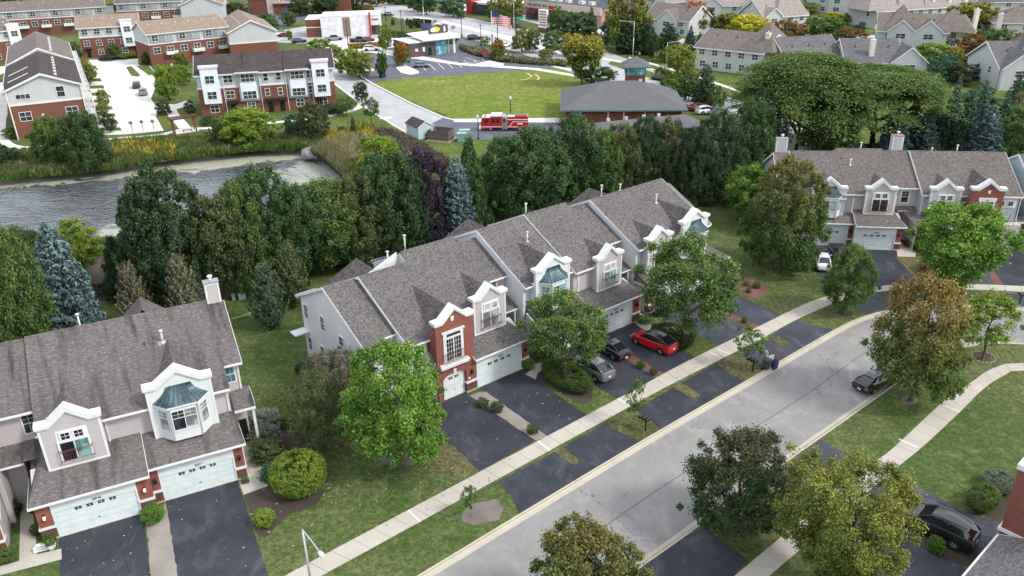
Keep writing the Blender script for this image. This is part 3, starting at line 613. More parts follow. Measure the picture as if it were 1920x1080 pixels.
MT['galv_dk']=plain('dark_seam_metal',(.02,.03,.035),.5,.4,.3,0)
DIG={'0':'abcdef','1':'bc','2':'abged','3':'abgcd','4':'fgbc','5':'afgcd','6':'afgedc','7':'abc','8':'abcdefg','9':'abcdfg'}
def digits(mb,txt,u,v,z,h=.17,w=.10,gap=.045,m=0):
    t=.026; n=len(txt); x=u-(n*w+(n-1)*gap)/2
    for c in txt:
        for s in DIG[c]:
            if s=='a': mb.box(x,x+w,-v-.02,-v,z+h-t,z+h,m)
            if s=='g': mb.box(x,x+w,-v-.02,-v,z+h/2-t/2,z+h/2+t/2,m)
            if s=='d': mb.box(x,x+w,-v-.02,-v,z,z+t,m)
            if s=='f': mb.box(x,x+t,-v-.019,-v,z+h/2,z+h,m)
            if s=='e': mb.box(x,x+t,-v-.019,-v,z,z+h/2,m)
            if s=='b': mb.box(x+w-t,x+w,-v-.019,-v,z+h/2,z+h,m)
            if s=='c': mb.box(x+w-t,x+w,-v-.019,-v,z,z+h/2,m)
        x+=w+gap
def garage_door(par,u0,u1,v,ht=2.13,num=None,header=3.05,single=False,z0=0.03):
    f=MB(); f.box(u0-.12,u0,-v-.05,-v+.12,0,ht+.0); f.box(u1,u1+.12,-v-.05,-v+.12,0,ht+.0); f.box(u0-.12,u1+.12,-v-.045,-v+.12,ht,header)
    fr=f.build('garage_front',MT['door_white'],par)
    q=MB(); q.box(u0-.12,u1+.12,-v-.06,-v+.12,0.0,.028); q.build('door_sill',MT['conc'],fr)
    n=4; ph=(ht-z0)/n
    for i in range(n):
        p=MB(); za=z0+ph*i; p.box(u0,u1,-v+.03,-v+.08,za,za+ph-.018)
        # raised pressed fields
        k=2 if single else 4; pw=(u1-u0)/k
        for j in range(k):
            for s in range(2): a=u0+pw*j+pw*(.06+.48*s); p.box(a,a+pw*.40,-v+.018,-v+.03,za+ph*.18,za+ph*.80)
        p.build('door_panel',MT['door_white'],fr)
    # four small lights in the top section
    c=(u0+u1)/2; L=(u1-u0); zc=z0+ph*3+ph*.45
    for i in (range(2) if single else range(4)):
        cc=c+(i-(.5 if single else 1.5))*(.62 if single else .72)
        p=MB()
        for a in (-1,1):
            for b in (0,1): p.box(cc+a*.115-.095,cc+a*.115+.095,-v+.008,-v+.02,zc+b*.13,zc+b*.13+.105)
        p.build('door_light',MT['glass'],fr)
    if num:
        d=MB(); digits(d,num,c+.15,v+.05,ht+.16); d.build('house_number',MT['black'],fr)
    h=MB(); h.box(c-.08,c+.08,-v+.0,-v+.03,z0+ph*1.3,z0+ph*1.3+.05); h.build('door_handle',MT['black'],fr)
    return fr
def brick_pier(par,u0,u1,v,ztop,depth=.5,zband=1.0,lamp=True,lit=False,bandside=None):
    m=MB(); m.box(u0,u1,-v,-v+depth,zband+.12,ztop); p=m.build('brick_pier',MT['brick'],par)
    m=MB(); m.box(u0-.03,u1+.03,-v-.03,-v+depth,.14,zband-.06); m.build('pier_plinth',MT['brick_dk'],p)
    m=MB(); m.box(u0-.08,u1+.08,-v-.09,-v+depth+.02,zband-.06,zband+.12); m.build('pier_band',MT['white'],p)
    m=MB(); m.box(u0-.05,u1+.05,-v-.05,-v+depth,0,.14); m.build('pier_footing',MT['conc'],p)
    if lamp:
        c=(u0+u1)/2; z=1.95; m=MB(); m.box(c-.03,c+.03,-v-.12,-v,z+.12,z+.17); m.lathe([(.03,z+.34),(.11,z+.24),(.12,z+.22),(.09,z+.20)][::-1],8,0,(c,-v-.16)); m.box(c-.085,c+.085,-v-.24,-v-.08,z-.12,z-.08)
        for a in (-1,1):
            for b in (-.24,-.085): m.box(c+a*.08-.008,c+a*.08+.008,-v+b,-v+b+.016,z-.08,z+.2)
        l=m.build('wall_lamp',MT['black'],par); m=MB(); m.box(c-.07,c+.07,-v-.225,-v-.095,z-.08,z+.19); m.build('lamp_glass',MT['lamp_glow'] if lit else MT['glass'],l)
    return p
def skirt(par,u0,u1,vg,mat,hipmat,vw,z0=3.2,s=.42,hipL=0,hipR=0,wall='sid_tan',vback=None):
    """single storey garage with its lean-to roof. vg = eave line"""
    zt=z0+s*(vg-vw); y0,y1=-vg,-vw; m=MB(); t=.14
    a,b=u0+hipL,u1-hipR
    m.face([(u0,y0,z0),(u1,y0,z0),(b,y1,zt),(a,y1,zt)]); m.face([(u0,y0,z0-t),(a,y1,zt-t),(b,y1,zt-t),(u1,y0,z0-t)])
    m.face([(u0,y0,z0),(u0,y0,z0-t),(u1,y0,z0-t),(u1,y0,z0)]);
    if not hipL: m.face([(u0,y0,z0),(a,y1,zt),(a,y1,zt-t),(u0,y0,z0-t)])
    if not hipR: m.face([(u1,y0,z0),(u1,y0,z0-t),(b,y1,zt-t),(b,y1,zt)])
    r=m.build('garage_roof',MT[mat],par)
    if hipL: q=MB(); q.face([(u0,y0,z0),(a,y1,zt),(u0,y1,z0)]); q.build('hip_slope',MT[hipmat],r)
    if hipR: q=MB(); q.face([(u1,y0,z0),(u1,y1,z0),(b,y1,zt)]); q.build('hip_slope',MT[hipmat],r)
    g=MB(); g.box(u0-.02,u1+.02,y0-.13,y0,z0-.15,z0-.02); g.box(u0,u1,y0,y0+.42,z0-.24,z0-.2); g.box(u0,u1,y0,y0+.03,z0-.24,z0-.14)
    for uu,hh in ((u0,hipL),(u1,hipR)):
        d=-.03 if uu==u0 else .03
        if hh: g.box(uu,uu+d,y0,y1,z0-.18,z0+.01)
        else: g.prism([(y0,z0+.01),(y1,zt+.01),(y1,zt-.2),(y0,z0-.2)],uu,uu+d,'x')
    g.build('gutter',MT['white'],r)
    return r,zt
def garage_box(par,u0,u1,v,vw,zt=3.02,mat='sid_tan',s=.42,vg=None):
    m=MB(); vg=v+.4 if vg is None else vg
    m.prism([(-v+.09,0),(-v+.09,3.02),(-vw,3.02+s*(v-vw)-.02),(-vw,0)],u0,u1,'x'); return m.build('garage_wall',MT[mat],par)
def downspout(par,u,v,z0,z1,side=0):
    m=MB(); m.box(u-.045,u+.045,-v-.08,-v,z0,z1); m.box(u-.06,u+.06,-v-.16,-v+.02,z1-.1,z1); m.box(u-.045,u+.045,-v-.28,-v-.02,z0,z0+.09); m.build('downspout',MT['white'],par)
def roof_vent(par,u,v,k,h=.95,name='roof_vent',zz=None):
    z=zp(k,v) if zz is None else zz; m=MB(); m.tube((u,-v,z-.2),(u,-v,z+h),.07,.07,10); m.lathe([(.12,z+h),(.15,z+h+.03),(.15,z+h+.13),(.05,z+h+.17)],12,0,(u,-v)); m.lathe([(.22,z-.06),(.09,z+.16)],10,0,(u,-v)); m.build(name,MT['galv_lt'],par)
MT['galv_lt']=plain('pale_vent_metal',(.62,.61,.57),.5,.4,.2,.15,4)
def small_vent(par,u,v,k): z=zp(k,v); m=MB(); m.tube((u,-v,z-.1),(u,-v,z+.16),.06,.06,8); m.build('pipe_boot',MT['black'],par)
def chimney(par,u0,u1,v0,v1,zb,zt,cap='rust'):
    m=MB(); m.box(u0,u1,-v1,-v0,zb,zt); c=m.build('chimney',MT['white'],par)
    q=MB(); a=.14; q.box(u0+a,u1-a,-v1-.0-.012,-v1-.001,zb+.5,zt-.15); q.box(u0-.012,u0-.001,-v1+a,-v0-a,zb+.5,zt-.15); q.build('chimney_panel',MT['sid_grey'],c)
    q=MB(); q.box(u0-.06,u1+.06,-v1-.06,-v0+.06,zt,zt+.07); q.build('chimney_cap',MT[cap],c)
    q=MB(); cu,cv=(u0+u1)/2,-(v0+v1)/2; q.lathe([(.10,zt+.07),(.10,zt+.38)],10,0,(cu,cv)); q.lathe([(.19,zt+.38),(.21,zt+.42),(.21,zt+.52),(.06,zt+.58)],12,0,(cu,cv)); q.build('flue',MT['white'],c)
def back_hip(par,u0,u1,vf,vb,ze,za,mat,matx,wall='sid_tan'):
    """rear wing with a pointed roof seen above the ridge"""
    uc=(u0+u1)/2; m=MB(); A=(u0,-vf,ze);B=(u1,-vf,ze);Cc=(u1,-vb,ze);D=(u0,-vb,ze); h=(u1-u0)/2; P=(uc,-(vb+h*.9) ,za); Q=(uc,-vf,za)
    m.face([A,Q,P,D],1); m.face([Q,B,Cc,P],1); m.face([D,P,Cc],0); r=m.build('rear_roof',[MT[mat],MT[matx]],par)
    w_=MB(); w_.box(u0+.4,u1-.4,-vf,-vb-.4,0,ze); w_.build('rear_wall',MT[wall],par)
    return r
# ------------------------------------------------------------------ the townhouse rows
# ---- L: near left row
ROWL=empty('townhouse_row',G(265,961.7),R_(26.1)); tag(ROWL,'nearest townhouse row at lower left with bay gable, grey gable and two garage doors','townhouses',group='townhouse rows with white stepped gables')
p=ROWL; Kl=6.1
roof_block(p,-5.0,7.5,Kl,-2.7,-10.7,-16.6,'roof_L','sid_grey',rake=(),ovr=.15)
roof_block(p,7.5,8.75,5.8,-4.9,-10.7,-16.0,'roof_L','sid_grey',rake=('R',),ovl=0)
roof_block(p,-8.0,-5.0,5.8,-4.9,-10.9,-16.2,'roof_L','sid_grey',rake=(),ovl=0,ovr=0)
roof_block(p,-20.0,-8.0,6.1,-2.7,-10.7,-16.6,'roof_L','sid_grey',rake=('R',))
garage_box(p,-6.15,1.05,0,-2.75); garage_box(p,1.05,7.55,-.6,-2.9)
skirt(p,-6.45,1.08,.4,'roof_L','roof_Ly',-3.15,hipL=1.0); skirt(p,1.08,7.8,-.2,'roof_L','roof_Ly',-3.15,z0=3.3,hipR=.35)
for a,b in ((-8.05,-6.45),):
    m=MB(); m.face([(a,3.6,4.32),(b,3.6,4.32),(b,5.5,5.05),(a,5.5,5.05)]); m.build('alley_roof',MT['roof_L'],p)
    m=MB(); m.box(a,b,3.5,3.6,4.18,4.30); m.build('gutter',MT['white'],p)
m=MB(); m.face([(-6.45,3.15,4.68),(-5.0,3.15,4.68),(-5.0,5.5,5.05),(-6.45,5.5,5.05)]); m.face([(-6.45,3.15,4.68),(-6.45,5.5,5.05),(-6.45,5.5,3.0),(-6.45,3.15,3.0)]); m.build('garage_roof',MT['roof_L'],p)
garage_box(p,-14.2,-8.35,0,-2.75); skirt(p,-14.5,-8.05,.4,'roof_L','roof_Ly',-3.15,hipR=.0)
m=MB(); m.face([(-9.5,3.15,4.68),(-8.05,3.15,4.68),(-8.05,5.5,5.05),(-9.5,5.5,5.05)]); m.build('garage_roof',MT['roof_L'],p)
m=MB(); m.box(-6.17,-6.16,.2,5.3,0,3.0); m.box(-8.34,-8.33,.2,5.3,0,3.0); m.box(-6.17,-5.2,2.7,5.3,0,3.0); m.box(-9.2,-8.33,2.7,5.3,0,3.0); m.build('alley_wall',MT['sid_grey'],p)
garage_door(p,-5.15,0,0.03,num='3345',ht=2.1); garage_door(p,1.75,6.75,-.6,num='3347',ht=2.1,header=3.12)
brick_pier(p,-6.2,-5.27,.06,2.96,lit=True); brick_pier(p,.12,1.05,.06,2.96,lit=True); brick_pier(p,1.08,1.63,-.56,3.05); brick_pier(p,6.87,7.55,-.56,3.05)
brick_pier(p,-9.3,-8.35,.06,2.96); garage_door(p,-14.2,-9.4,0.03,ht=2.1)
dormer(p,'grey',-4.95,-1.1,-1.9,4.15,7.85,8.95,Kl,'roof_L','roof_Ly'); juliet(p,-3.0,-1.9,4.65,1.75,1.5,gl=('glass','glass_teal'))
dormer(p,'bay',2.0,6.45,-2.4,4.1,8.55,9.7,Kl,'roof_L','roof_Ly'); bay(p,4.2,-2.4,4.55,6.95,3.5,1.95,.95)
window(p,-5.75,-5.33,5.6,.75,1.5,1,2,grid={1:(2,2),0:(2,1)},gl='glass')
window(p,8.05,-5.33,5.75,.62,1.35,1,2,grid={1:(2,1),0:(2,1)},gl='glass_sky')
for u,v,a,b in ((-.95,-3.1,4.7,6.6),(7.35,-3.1,4.75,6.6),(8.65,-5.32,5.1,7.3),(7.6,-.75,0,3.1),(-8.33,-.1,0,3.0)): downspout(p,u,v,a,b)
roof_vent(p,3.9,-7.7,Kl); small_vent(p,2.6,-7.9,Kl); roof_vent(p,-1.6,-12.0,Kl,1.9,zz=9.0)
m=MB(); q=zp(Kl,-8.05)+.01; m.face([(3.55,7.5,zp(Kl,-7.5)+.012),(4.2,7.5,zp(Kl,-7.5)+.012),(4.2,7.9,zp(Kl,-7.9)+.012),(3.55,7.9,zp(Kl,-7.9)+.012)]); m.build('flashing',MT['galv'],p)
chimney(p,7.75,8.85,-11.3,-10.6,9.2,12.0,'galv')
back_hip(p,.7,5.2,-11.5,-16.2,7.7,10.5,'roof_L','roof_Ly')
# porch at the right end
m=MB(); m.face([(7.75,3.55,4.15),(9.25,3.55,4.15),(9.25,5.5,5.0),(7.75,5.5,5.0)]); m.face([(9.25,3.55,4.15),(9.25,5.5,5.0),(9.25,5.5,4.8),(9.25,3.55,3.95)]); r=m.build('porch_roof',MT['roof_L'],p)
m=MB(); m.box(7.72,9.3,3.42,3.55,3.98,4.13); m.box(9.0,9.2,3.65,3.85,0,4.0); m.box(8.96,9.24,3.61,3.89,0,.3); m.box(9.25,9.28,3.5,5.5,3.95,4.9); m.build('porch_post',MT['white'],r)
m=MB(); m.box(7.75,8.75,5.28,5.3,0,4.9); m.build('porch_wall',MT['sid_tan'],p); m=MB(); m.box(8.0,8.6,5.2,5.28,.1,2.2); m.build('entry_door',MT['black'],p)
# ---- M: middle row
ROWM=empty('townhouse_row',G(896.7,726.7),R_(38.1)); tag(ROWM,'long central townhouse row with mottled roof, one red brick gable and covered left balcony','townhouses',group='townhouse rows with white stepped gables')
p=ROWM
roof_block(p,-9.2,-7.4,5.68,-1.7,-9.3,-15.4,'roof_M','sid_white',rake=('L',),ovr=0)
roof_block(p,-7.4,-6.1,5.55,-3.1,-9.3,-15.4,'roof_M','sid_white',rake=('L',),ovl=.05,ovr=0)
roof_block(p,-6.1,-1.1,6.15,-1.0,-8.8,-15.6,'roof_M','sid_white',rake=('L',),ovr=0,ovl=.12)
roof_block(p,-1.1,4.75,6.15,-2.3,-10.0,-15.8,'roof_M','sid_white',rake=(),ovl=0,ovr=0,vw=-2.75)
roof_block(p,4.75,7.45,5.35,-5.05,-10.0,-15.8,'roof_M','sid_tan',rake=(),ovl=0,ovr=0)
roof_block(p,7.45,13.35,6.35,-2.25,-9.75,-15.8,'roof_M','sid_white',rake=('L',),ovl=.1,ovr=0)
roof_block(p,13.35,19.1,6.5,-1.8,-9.75,-15.8,'roof_M','sid_grey',rake=('L',),ovl=.0,ovr=0)
roof_block(p,19.1,22.1,5.75,-4.25,-9.6,-15.8,'roof_M','sid_tan',rake=(),ovl=0,ovr=0)
roof_block(p,22.1,33.1,6.55,-1.75,-9.15,-15.8,'roof_M','sid_white',rake=('L','R'),ovl=.1,ovr=.2)
roof_block(p,33.1,34.3,5.85,-2.5,-9.0,-15.0,'roof_M','sid_white',rake=('R',),ovl=0,ovr=.15)
# garages
garage_box(p,-4.1,-.3,-.25,-1.3); garage_box(p,-.35,5.75,-.05,-2.7); garage_box(p,8.4,13.7,-.05,-2.6); garage_box(p,13.7,20.4,.15,-2.2); garage_box(p,22.1,33.6,-.2,-2.1)
skirt(p,-.45,6.0,.4,'roof_M','roof_My',-2.75,hipR=1.3); skirt(p,7.6,13.8,.45,'roof_M','roof_My',-2.7,hipL=.2); skirt(p,13.75,20.75,.6,'roof_M','roof_My',-2.25,hipR=1.2,z0=3.15); skirt(p,21.9,34.6,.3,'roof_M','roof_My',-2.2,hipR=1.2,hipL=.2)
for a,b,vf,vb in ((4.7,7.4,-3.3,-4.95),(19.0,22.1,-2.7,-4.3)):
    m=MB(); m.face([(a,-vf,4.35),(b,-vf,4.35),(b,-vb,5.0),(a,-vb,5.0)]); m.build('alley_roof',MT['roof_M'],p)
    m=MB(); m.box(a,b,-vf-.1,-vf,4.22,4.33); m.box(b-.5,b-.35,-vf+.02,-vf+.17,0,4.2); m.build('gutter',MT['white'],p)
m=MB(); m.prism([(.05,0),(.05,3.1),(2.3,4.1),(2.3,0)],7.45,7.6,'x'); m.build('party_wall',MT['sid_grey'],p)
m=MB(); m.box(7.6,8.4,.05,.3,0,3.0); m.build('garage_wall',MT['brick'],p)
garage_door(p,0,4.88,0.0,num='3351'); garage_door(p,8.6,13.45,0.0,num='3353'); garage_door(p,14.4,19.2,.2,num='3355'); garage_door(p,22.9,27.7,-.15,num='3357'); garage_door(p,28.5,33.2,-.15,num='3359')
brick_pier(p,4.98,5.72,.04,2.95); brick_pier(p,-1.22,-.14,.04,2.98); brick_pier(p,19.32,20.4,.24,2.95); brick_pier(p,13.55,14.28,.2,2.95,lamp=False); brick_pier(p,22.1,22.8,-.1,2.95); brick_pier(p,27.8,28.4,-.1,2.95,lamp=False); brick_pier(p,33.3,33.9,-.1,2.95,lamp=False)
# brick gable with arched single door
dormer(p,'brick',-4.12,-.32,0,4.6,7.85,9.0,6.15,'roof_M','roof_My')
m=MB(); zc=2.35
arch=[(-3.55+1.0*0,0)]
pts=[(-3.62,2.05)]+[(-2.4-1.22*math.cos(math.pi*i/10),2.05+.52*math.sin(math.pi*i/10)) for i in range(1,10)]+[(-1.18,2.05)]
# wall pieces round the arch
m.box(-4.12,-3.62,0,.3,0,4.6); m.box(-1.18,-.32,0,.3,0,4.6); 
for a,b in zip(pts,pts[1:]): m.face([(a[0],0,a[1]),(b[0],0,b[1]),(b[0],0,4.6),(a[0],0,4.6)]); m.face([(a[0],0,a[1]),(a[0],.3,a[1]),(b[0],.3,b[1]),(b[0],0,b[1])])
bw=m.build('brick_front',MT['brick'],p)
m=MB()
for i in range(12):
    a0=math.pi*i/12; a1=math.pi*(i+1)/12-.015; f=lambda a,r,k:(-2.4-r*math.cos(a),2.05+k*math.sin(a))
    A,B,C_,D=f(a0,1.24,.54),f(a1,1.24,.54),f(a1,1.46,.76),f(a0,1.46,.76); m.prism([A,B,C_,D],-.03,.02,'y')
m.build('arch_bricks',MT['brick'],bw); m=MB(); m.prism([(-2.5,2.5),(-2.3,2.5),(-2.24,2.9),(-2.56,2.9)],-.06,.02,'y'); m.build('keystone',MT['white'],bw)
garage_door(p,-3.62,-1.18,-.24,ht=2.1,header=2.75,single=True)
m=MB(); m.box(-3.95,-1.0,-.42,0,3.52,3.60); m.prism([(-.36,3.52),(-.36,3.34),(-.15,3.2),(0,3.2),(0,3.52)],-3.88,-1.07,'x'); m.box(-3.9,-1.05,-.38,0,3.60,3.72); m.build('stone_ledge',MT['white_cap'],bw)
window(p,-2.4,.03,3.9,1.5,2.15,2,2,split=.99,grid={0:(3,5)},gl=('glass','glass'),outer=.12,name='french_window',mull=.09)
m=MB(); m.box(-3.42,-1.38,-.09,-.002,6.2,6.62); m.box(-3.55,-1.25,-.14,-.001,6.58,6.74); m.box(-3.42,-3.2,-.07,-.001,3.75,6.2); m.box(-1.6,-1.38,-.07,-.001,3.75,6.2); m.build('window_surround',MT['white_cap'],p)
m=MB(); m.box(-3.1,-1.7,-.10,-.091,6.22,6.46); m.build('fanlight',MT['glass'],p)
m=MB(); 
for z in (4.0,4.75): m.box(-3.5,-1.3,-.36,-.32,z-.015,z+.015)
for i in range(15): x=-3.48+2.16*i/14; m.box(x-.009,x+.009,-.35,-.33,3.72,4.75)
m.build('railing',MT['rail'],p)
m=MB(); m.prism([(-2.5,7.55),(-2.3,7.55),(-2.22,7.98),(-2.58,7.98)],-.05,0,'y'); m.build('keystone',MT['white'],bw)
m=MB(); m.box(-1.02,-.82,-.05,-.031,1.3,1.5); m.build('wall_plaque',MT['white'],bw)
# little square windows left of the brick gable
m=MB(); m.box(-6.0,-4.3,1.30,1.33,4.55,5.5); m.build('window_panel',MT['white'],p)
for u in (-5.62,-4.8): window(p,u,-1.30,4.72,.5,.5,1,1,grid={0:(2,2)},outer=.07)
dormer(p,'grey',1.05,4.6,-1.7,4.15,7.8,8.85,6.15,'roof_M','roof_My'); juliet(p,2.85,-1.7,4.6,1.75,1.55,gl=('glass_blind','glass_blind'))
dormer(p,'bay',8.3,12.5,-1.8,4.25,8.45,9.55,6.35,'roof_M','roof_My'); bay(p,10.4,-1.8,4.6,6.95,3.3,1.8,.9,gl='glass_sky')
dormer(p,'grey',15.75,19.1,-1.3,4.05,7.7,8.75,6.5,'roof_M','roof_My'); juliet(p,17.45,-1.3,4.4,1.6,1.5,gl=('glass_blind','glass_teal'))
dormer(p,'grey',22.85,26.35,-1.2,4.0,7.85,8.85,6.55,'roof_M','roof_My'); juliet(p,24.65,-1.2,4.5,1.6,1.5,gl=('glass','glass_teal'))
dormer(p,'bay',28.1,32.1,-1.2,4.2,8.45,9.5,6.55,'roof_M','roof_My'); bay(p,30.15,-1.2,4.5,6.9,3.2,1.8,.9,gl='glass_sky')
window(p,6.0,-5.47,5.35,.7,1.4,1,2,grid={1:(2,2)},gl='glass'); window(p,21.1,-4.67,5.4,.7,1.3,1,2,gl='glass_blind')
for u,v,a,b in ((7.2,-5.45,5.0,6.9),(13.3,-2.67,4.7,6.6),(-6.0,-1.42,0,5.8),(-.22,-1.75,4.9,7.2),(20.4,.15,.1,3.0),(12.6,-2.67,4.7,6.6),(26.7,-2.17,4.5,6.5)): downspout(p,u,v,a,b)
m=MB()
for u,v in ((7.45,-2.67),(13.35,-2.67),(14.0,-2.2),(22.1,-2.17)): m.box(u-.03,u+.16,-v-.03,-v+.12,3.6,6.4)
m.build('corner_board',MT['white'],p)
# left gable end: windows and covered balcony
for v,z,g in ((-14.0,4.55,0),(-10.65,4.65,0),(-14.0,1.2,0),(-11.4,1.3,0)): window(p,-9.2,v,z,.72,1.35,1,2,side='L',grid={0:(2,2),1:(2,2)},gl='glass')
window(p,-9.2,-7.2,4.55,.72,.85,1,1,side='L',grid={0:(2,2)},gl='glass')
m=MB(); m.box(-9.22,-9.2,2.4,5.6,.1,4.9); m.build('porch_opening',MT['sid_tan'],p)
m=MB(); m.box(-9.24,-9.205,3.3,3.6,2.3,4.6); m.build('porch_slot',MT['black'],p)
m=MB(); m.box(-9.3,-9.1,1.95,2.15,0,5.6); m.box(-9.3,-9.1,5.6,5.75,0,5.4); m.build('porch_post',MT['white'],p)
m=MB(); m.box(-10.6,-9.2,14.0,15.2,3.05,3.15); m.build('door_canopy',MT['white'],p)
m=MB(); m.box(-9.29,-9.2,-0,.01,0,.01); 
for v,k in ((-9.3,0),): pass
roof_vent(p,11.4,-6.8,6.35); small_vent(p,11.0,-6.3,6.35); roof_vent(p,-.2,-10.6,6.15,1.5,zz=9.9); roof_vent(p,-2.0,-10.8,6.15,1.6,zz=8.6); roof_vent(p,14.2,-10.4,6.4,1.3,zz=9.9); roof_vent(p,29.4,-6.3,6.55,.9); small_vent(p,30.1,-6.5,6.55); roof_vent(p,24.6,-10.0,6.55,1.2,zz=9.8); roof_vent(p,27.5,-10.0,6.55,.7,zz=9.8)
back_hip(p,-6.4,-1.3,-10.4,-15.8,6.5,9.3,'roof_M','roof_My'); back_hip(p,6.6,11.6,-10.8,-15.8,7.2,10.05,'roof_M','roof_My'); back_hip(p,23.6,28.6,-10.0,-15.8,6.8,9.65,'roof_M','roof_My')
m=MB(); m.prism([(-5.2,8.6),(-1.3,10.15),(-1.3,8.4)],10.3,10.45,'y'); m.build('rear_gable_wall',MT['white'],p)
# ---- R: right row
ROWR=empty('townhouse_row',G(1598.3,466.7),R_(-7.3)); tag(ROWR,'right hand townhouse row with brown roof, two chimneys and white sedan on its drive','townhouses',group='townhouse rows with white stepped gables')
p=ROWR
roof_block(p,-8.8,-7.0,5.8,-2.0,-9.0,-15.5,'roof_R','sid_blue',rake=('L',),ovr=0)
roof_block(p,-7.0,-1.3,6.1,-1.3,-9.0,-15.8,'roof_R','sid_blue',rake=('L',),ovr=0,ovl=.1)
roof_block(p,-1.3,4.5,6.12,-1.95,-9.5,-15.8,'roof_R','sid_grey',rake=(),ovl=0,ovr=0)
roof_block(p,4.5,7.65,6.05,-3.2,-9.35,-15.8,'roof_R','sid_grey',rake=(),ovl=0,ovr=0)
roof_block(p,7.65,18.75,6.4,-1.75,-8.9,-15.8,'roof_R','sid_blue',rake=('L','R'),ovl=.1,ovr=.2)
roof_block(p,20.4,36,6.7,-1.6,-8.2,-15.8,'roof_R','sid_blue',rake=('L',),ovl=.1,ovr=.2)
garage_box(p,-6.0,-.05,-1.0,-1.75); garage_box(p,-.05,5.4,-.05,-2.4); garage_box(p,8.3,19.4,-1.5,-2.2); garage_box(p,21.5,34,-1.5,-2.2)
skirt(p,-6.5,-.1,-.5,'roof_R','roof_Ry',-2.3,z0=3.1); skirt(p,-.1,5.75,.4,'roof_R','roof_Ry',-2.5,hipR=1.2,z0=3.13); skirt(p,8.4,16.0,.0,'roof_R','roof_Ry',-2.3,z0=3.1); skirt(p,15.9,20.0,-2.0,'roof_R','roof_Ry',-3.0,z0=3.3)
m=MB(); m.face([(4.6,2.9,4.1),(8.4,2.9,4.1),(8.4,3.7,4.5),(4.6,3.7,4.5)]); m.face([(6.9,0,3.2),(8.4,0,3.2),(8.4,2.9,4.1),(5.9,2.9,4.1)]); m.build('alley_roof',MT['roof_R'],p); 
m=MB(); m.box(5.4,6.6,2.8,2.9,3.98,4.1); m.build('gutter',MT['white'],p); m=MB(); m.prism([(0,3.05),(2.9,4.0),(2.9,0),(0,0)],6.9,7.0,'x'); m.build('alley_wall',MT['sid_tan'],p)
garage_door(p,0,4.64,0.0,num='3363',ht=1.95,header=2.98); garage_door(p,-5.3,-.65,-.95,ht=1.95,header=2.95,num='3361'); garage_door(p,16.6,19.3,-2.4,ht=2.0,header=3.1)
brick_pier(p,-.58,-.1,-.9,2.9,depth=.3,zband=.9); brick_pier(p,4.75,5.4,.04,2.92,zband=.9); brick_pier(p,19.4,20.0,-2.3,3.0,zband=.9)
dormer(p,'bay',-5.25,-1.3,-1.75,3.9,7.35,8.5,6.1,'roof_R','roof_Ry'); bay(p,-3.3,-1.75,4.0,6.1,3.1,1.8,.85,gl='glass_blind')
dormer(p,'grey',.98,4.45,-1.55,4.0,7.45,8.5,6.12,'roof_R','roof_Ry'); juliet(p,2.75,-1.55,4.4,1.75,1.5,gl=('glass','glass'))
dormer(p,'grey',8.3,11.75,-1.3,4.0,7.65,8.65,6.4,'roof_R','roof_Ry'); juliet(p,10.1,-1.3,4.4,1.75,1.5,gl=('glass','glass_blind'))
dormer(p,'brick',12.45,16.05,-.2,4.0,8.1,9.1,6.4,'roof_R','roof_Ry',zground=0)
window(p,14.3,-.17,4.3,1.4,2.1,2,1,gl=('glass_blind','glass'),outer=.14,name='french_window'); m=MB(); m.box(13.3,15.3,.1,.198,6.5,6.85); m.box(13.4,13.62,.12,.198,4.2,6.5); m.box(14.98,15.2,.12,.198,4.2,6.5); m.build('window_surround',MT['white_cap'],p)
m=MB(); m.prism([(14.2,7.35),(14.4,7.35),(14.47,7.75),(14.13,7.75)],.14,.2,'y'); m.build('keystone',MT['white'],p)
m=MB(); m.box(16.3,18.5,2.12,2.15,5.0,6.1); m.build('window_panel',MT['white'],p)
for u in (16.85,17.85): window(p,u,-2.12,5.3,.55,.5,1,1,grid={0:(2,2)},outer=.07)
window(p,6.2,-3.63,4.95,.8,1.4,1,2,grid={1:(2,2)},gl='glass',outer=.16)
window(p,-8.8,-11.0,4.2,.6,1.3,1,2,side='L',gl='glass')
for u,v,a,b in ((-.35,-1.73,4.2,5.9),(7.75,-2.15,4.4,6.3),(18.9,-2.15,3.4,6.2),(4.62,-1.9,4.2,6.3)): downspout(p,u,v,a,b)
chimney(p,-8.7,-7.3,-10.2,-9.4,8.6,11.1,'galv'); chimney(p,5.6,6.9,-10.6,-9.6,8.8,11.6,'rust')
roof_vent(p,.0,-6.6,6.12,.7); small_vent(p,-.8,-7.8,6.12); roof_vent(p,2.0,-10.2,6.1,1.0,zz=9.5); roof_vent(p,13.5,-9.6,6.4,.9,zz=9.6); roof_vent(p,10.5,-9.6,6.4,.6,zz=9.5)
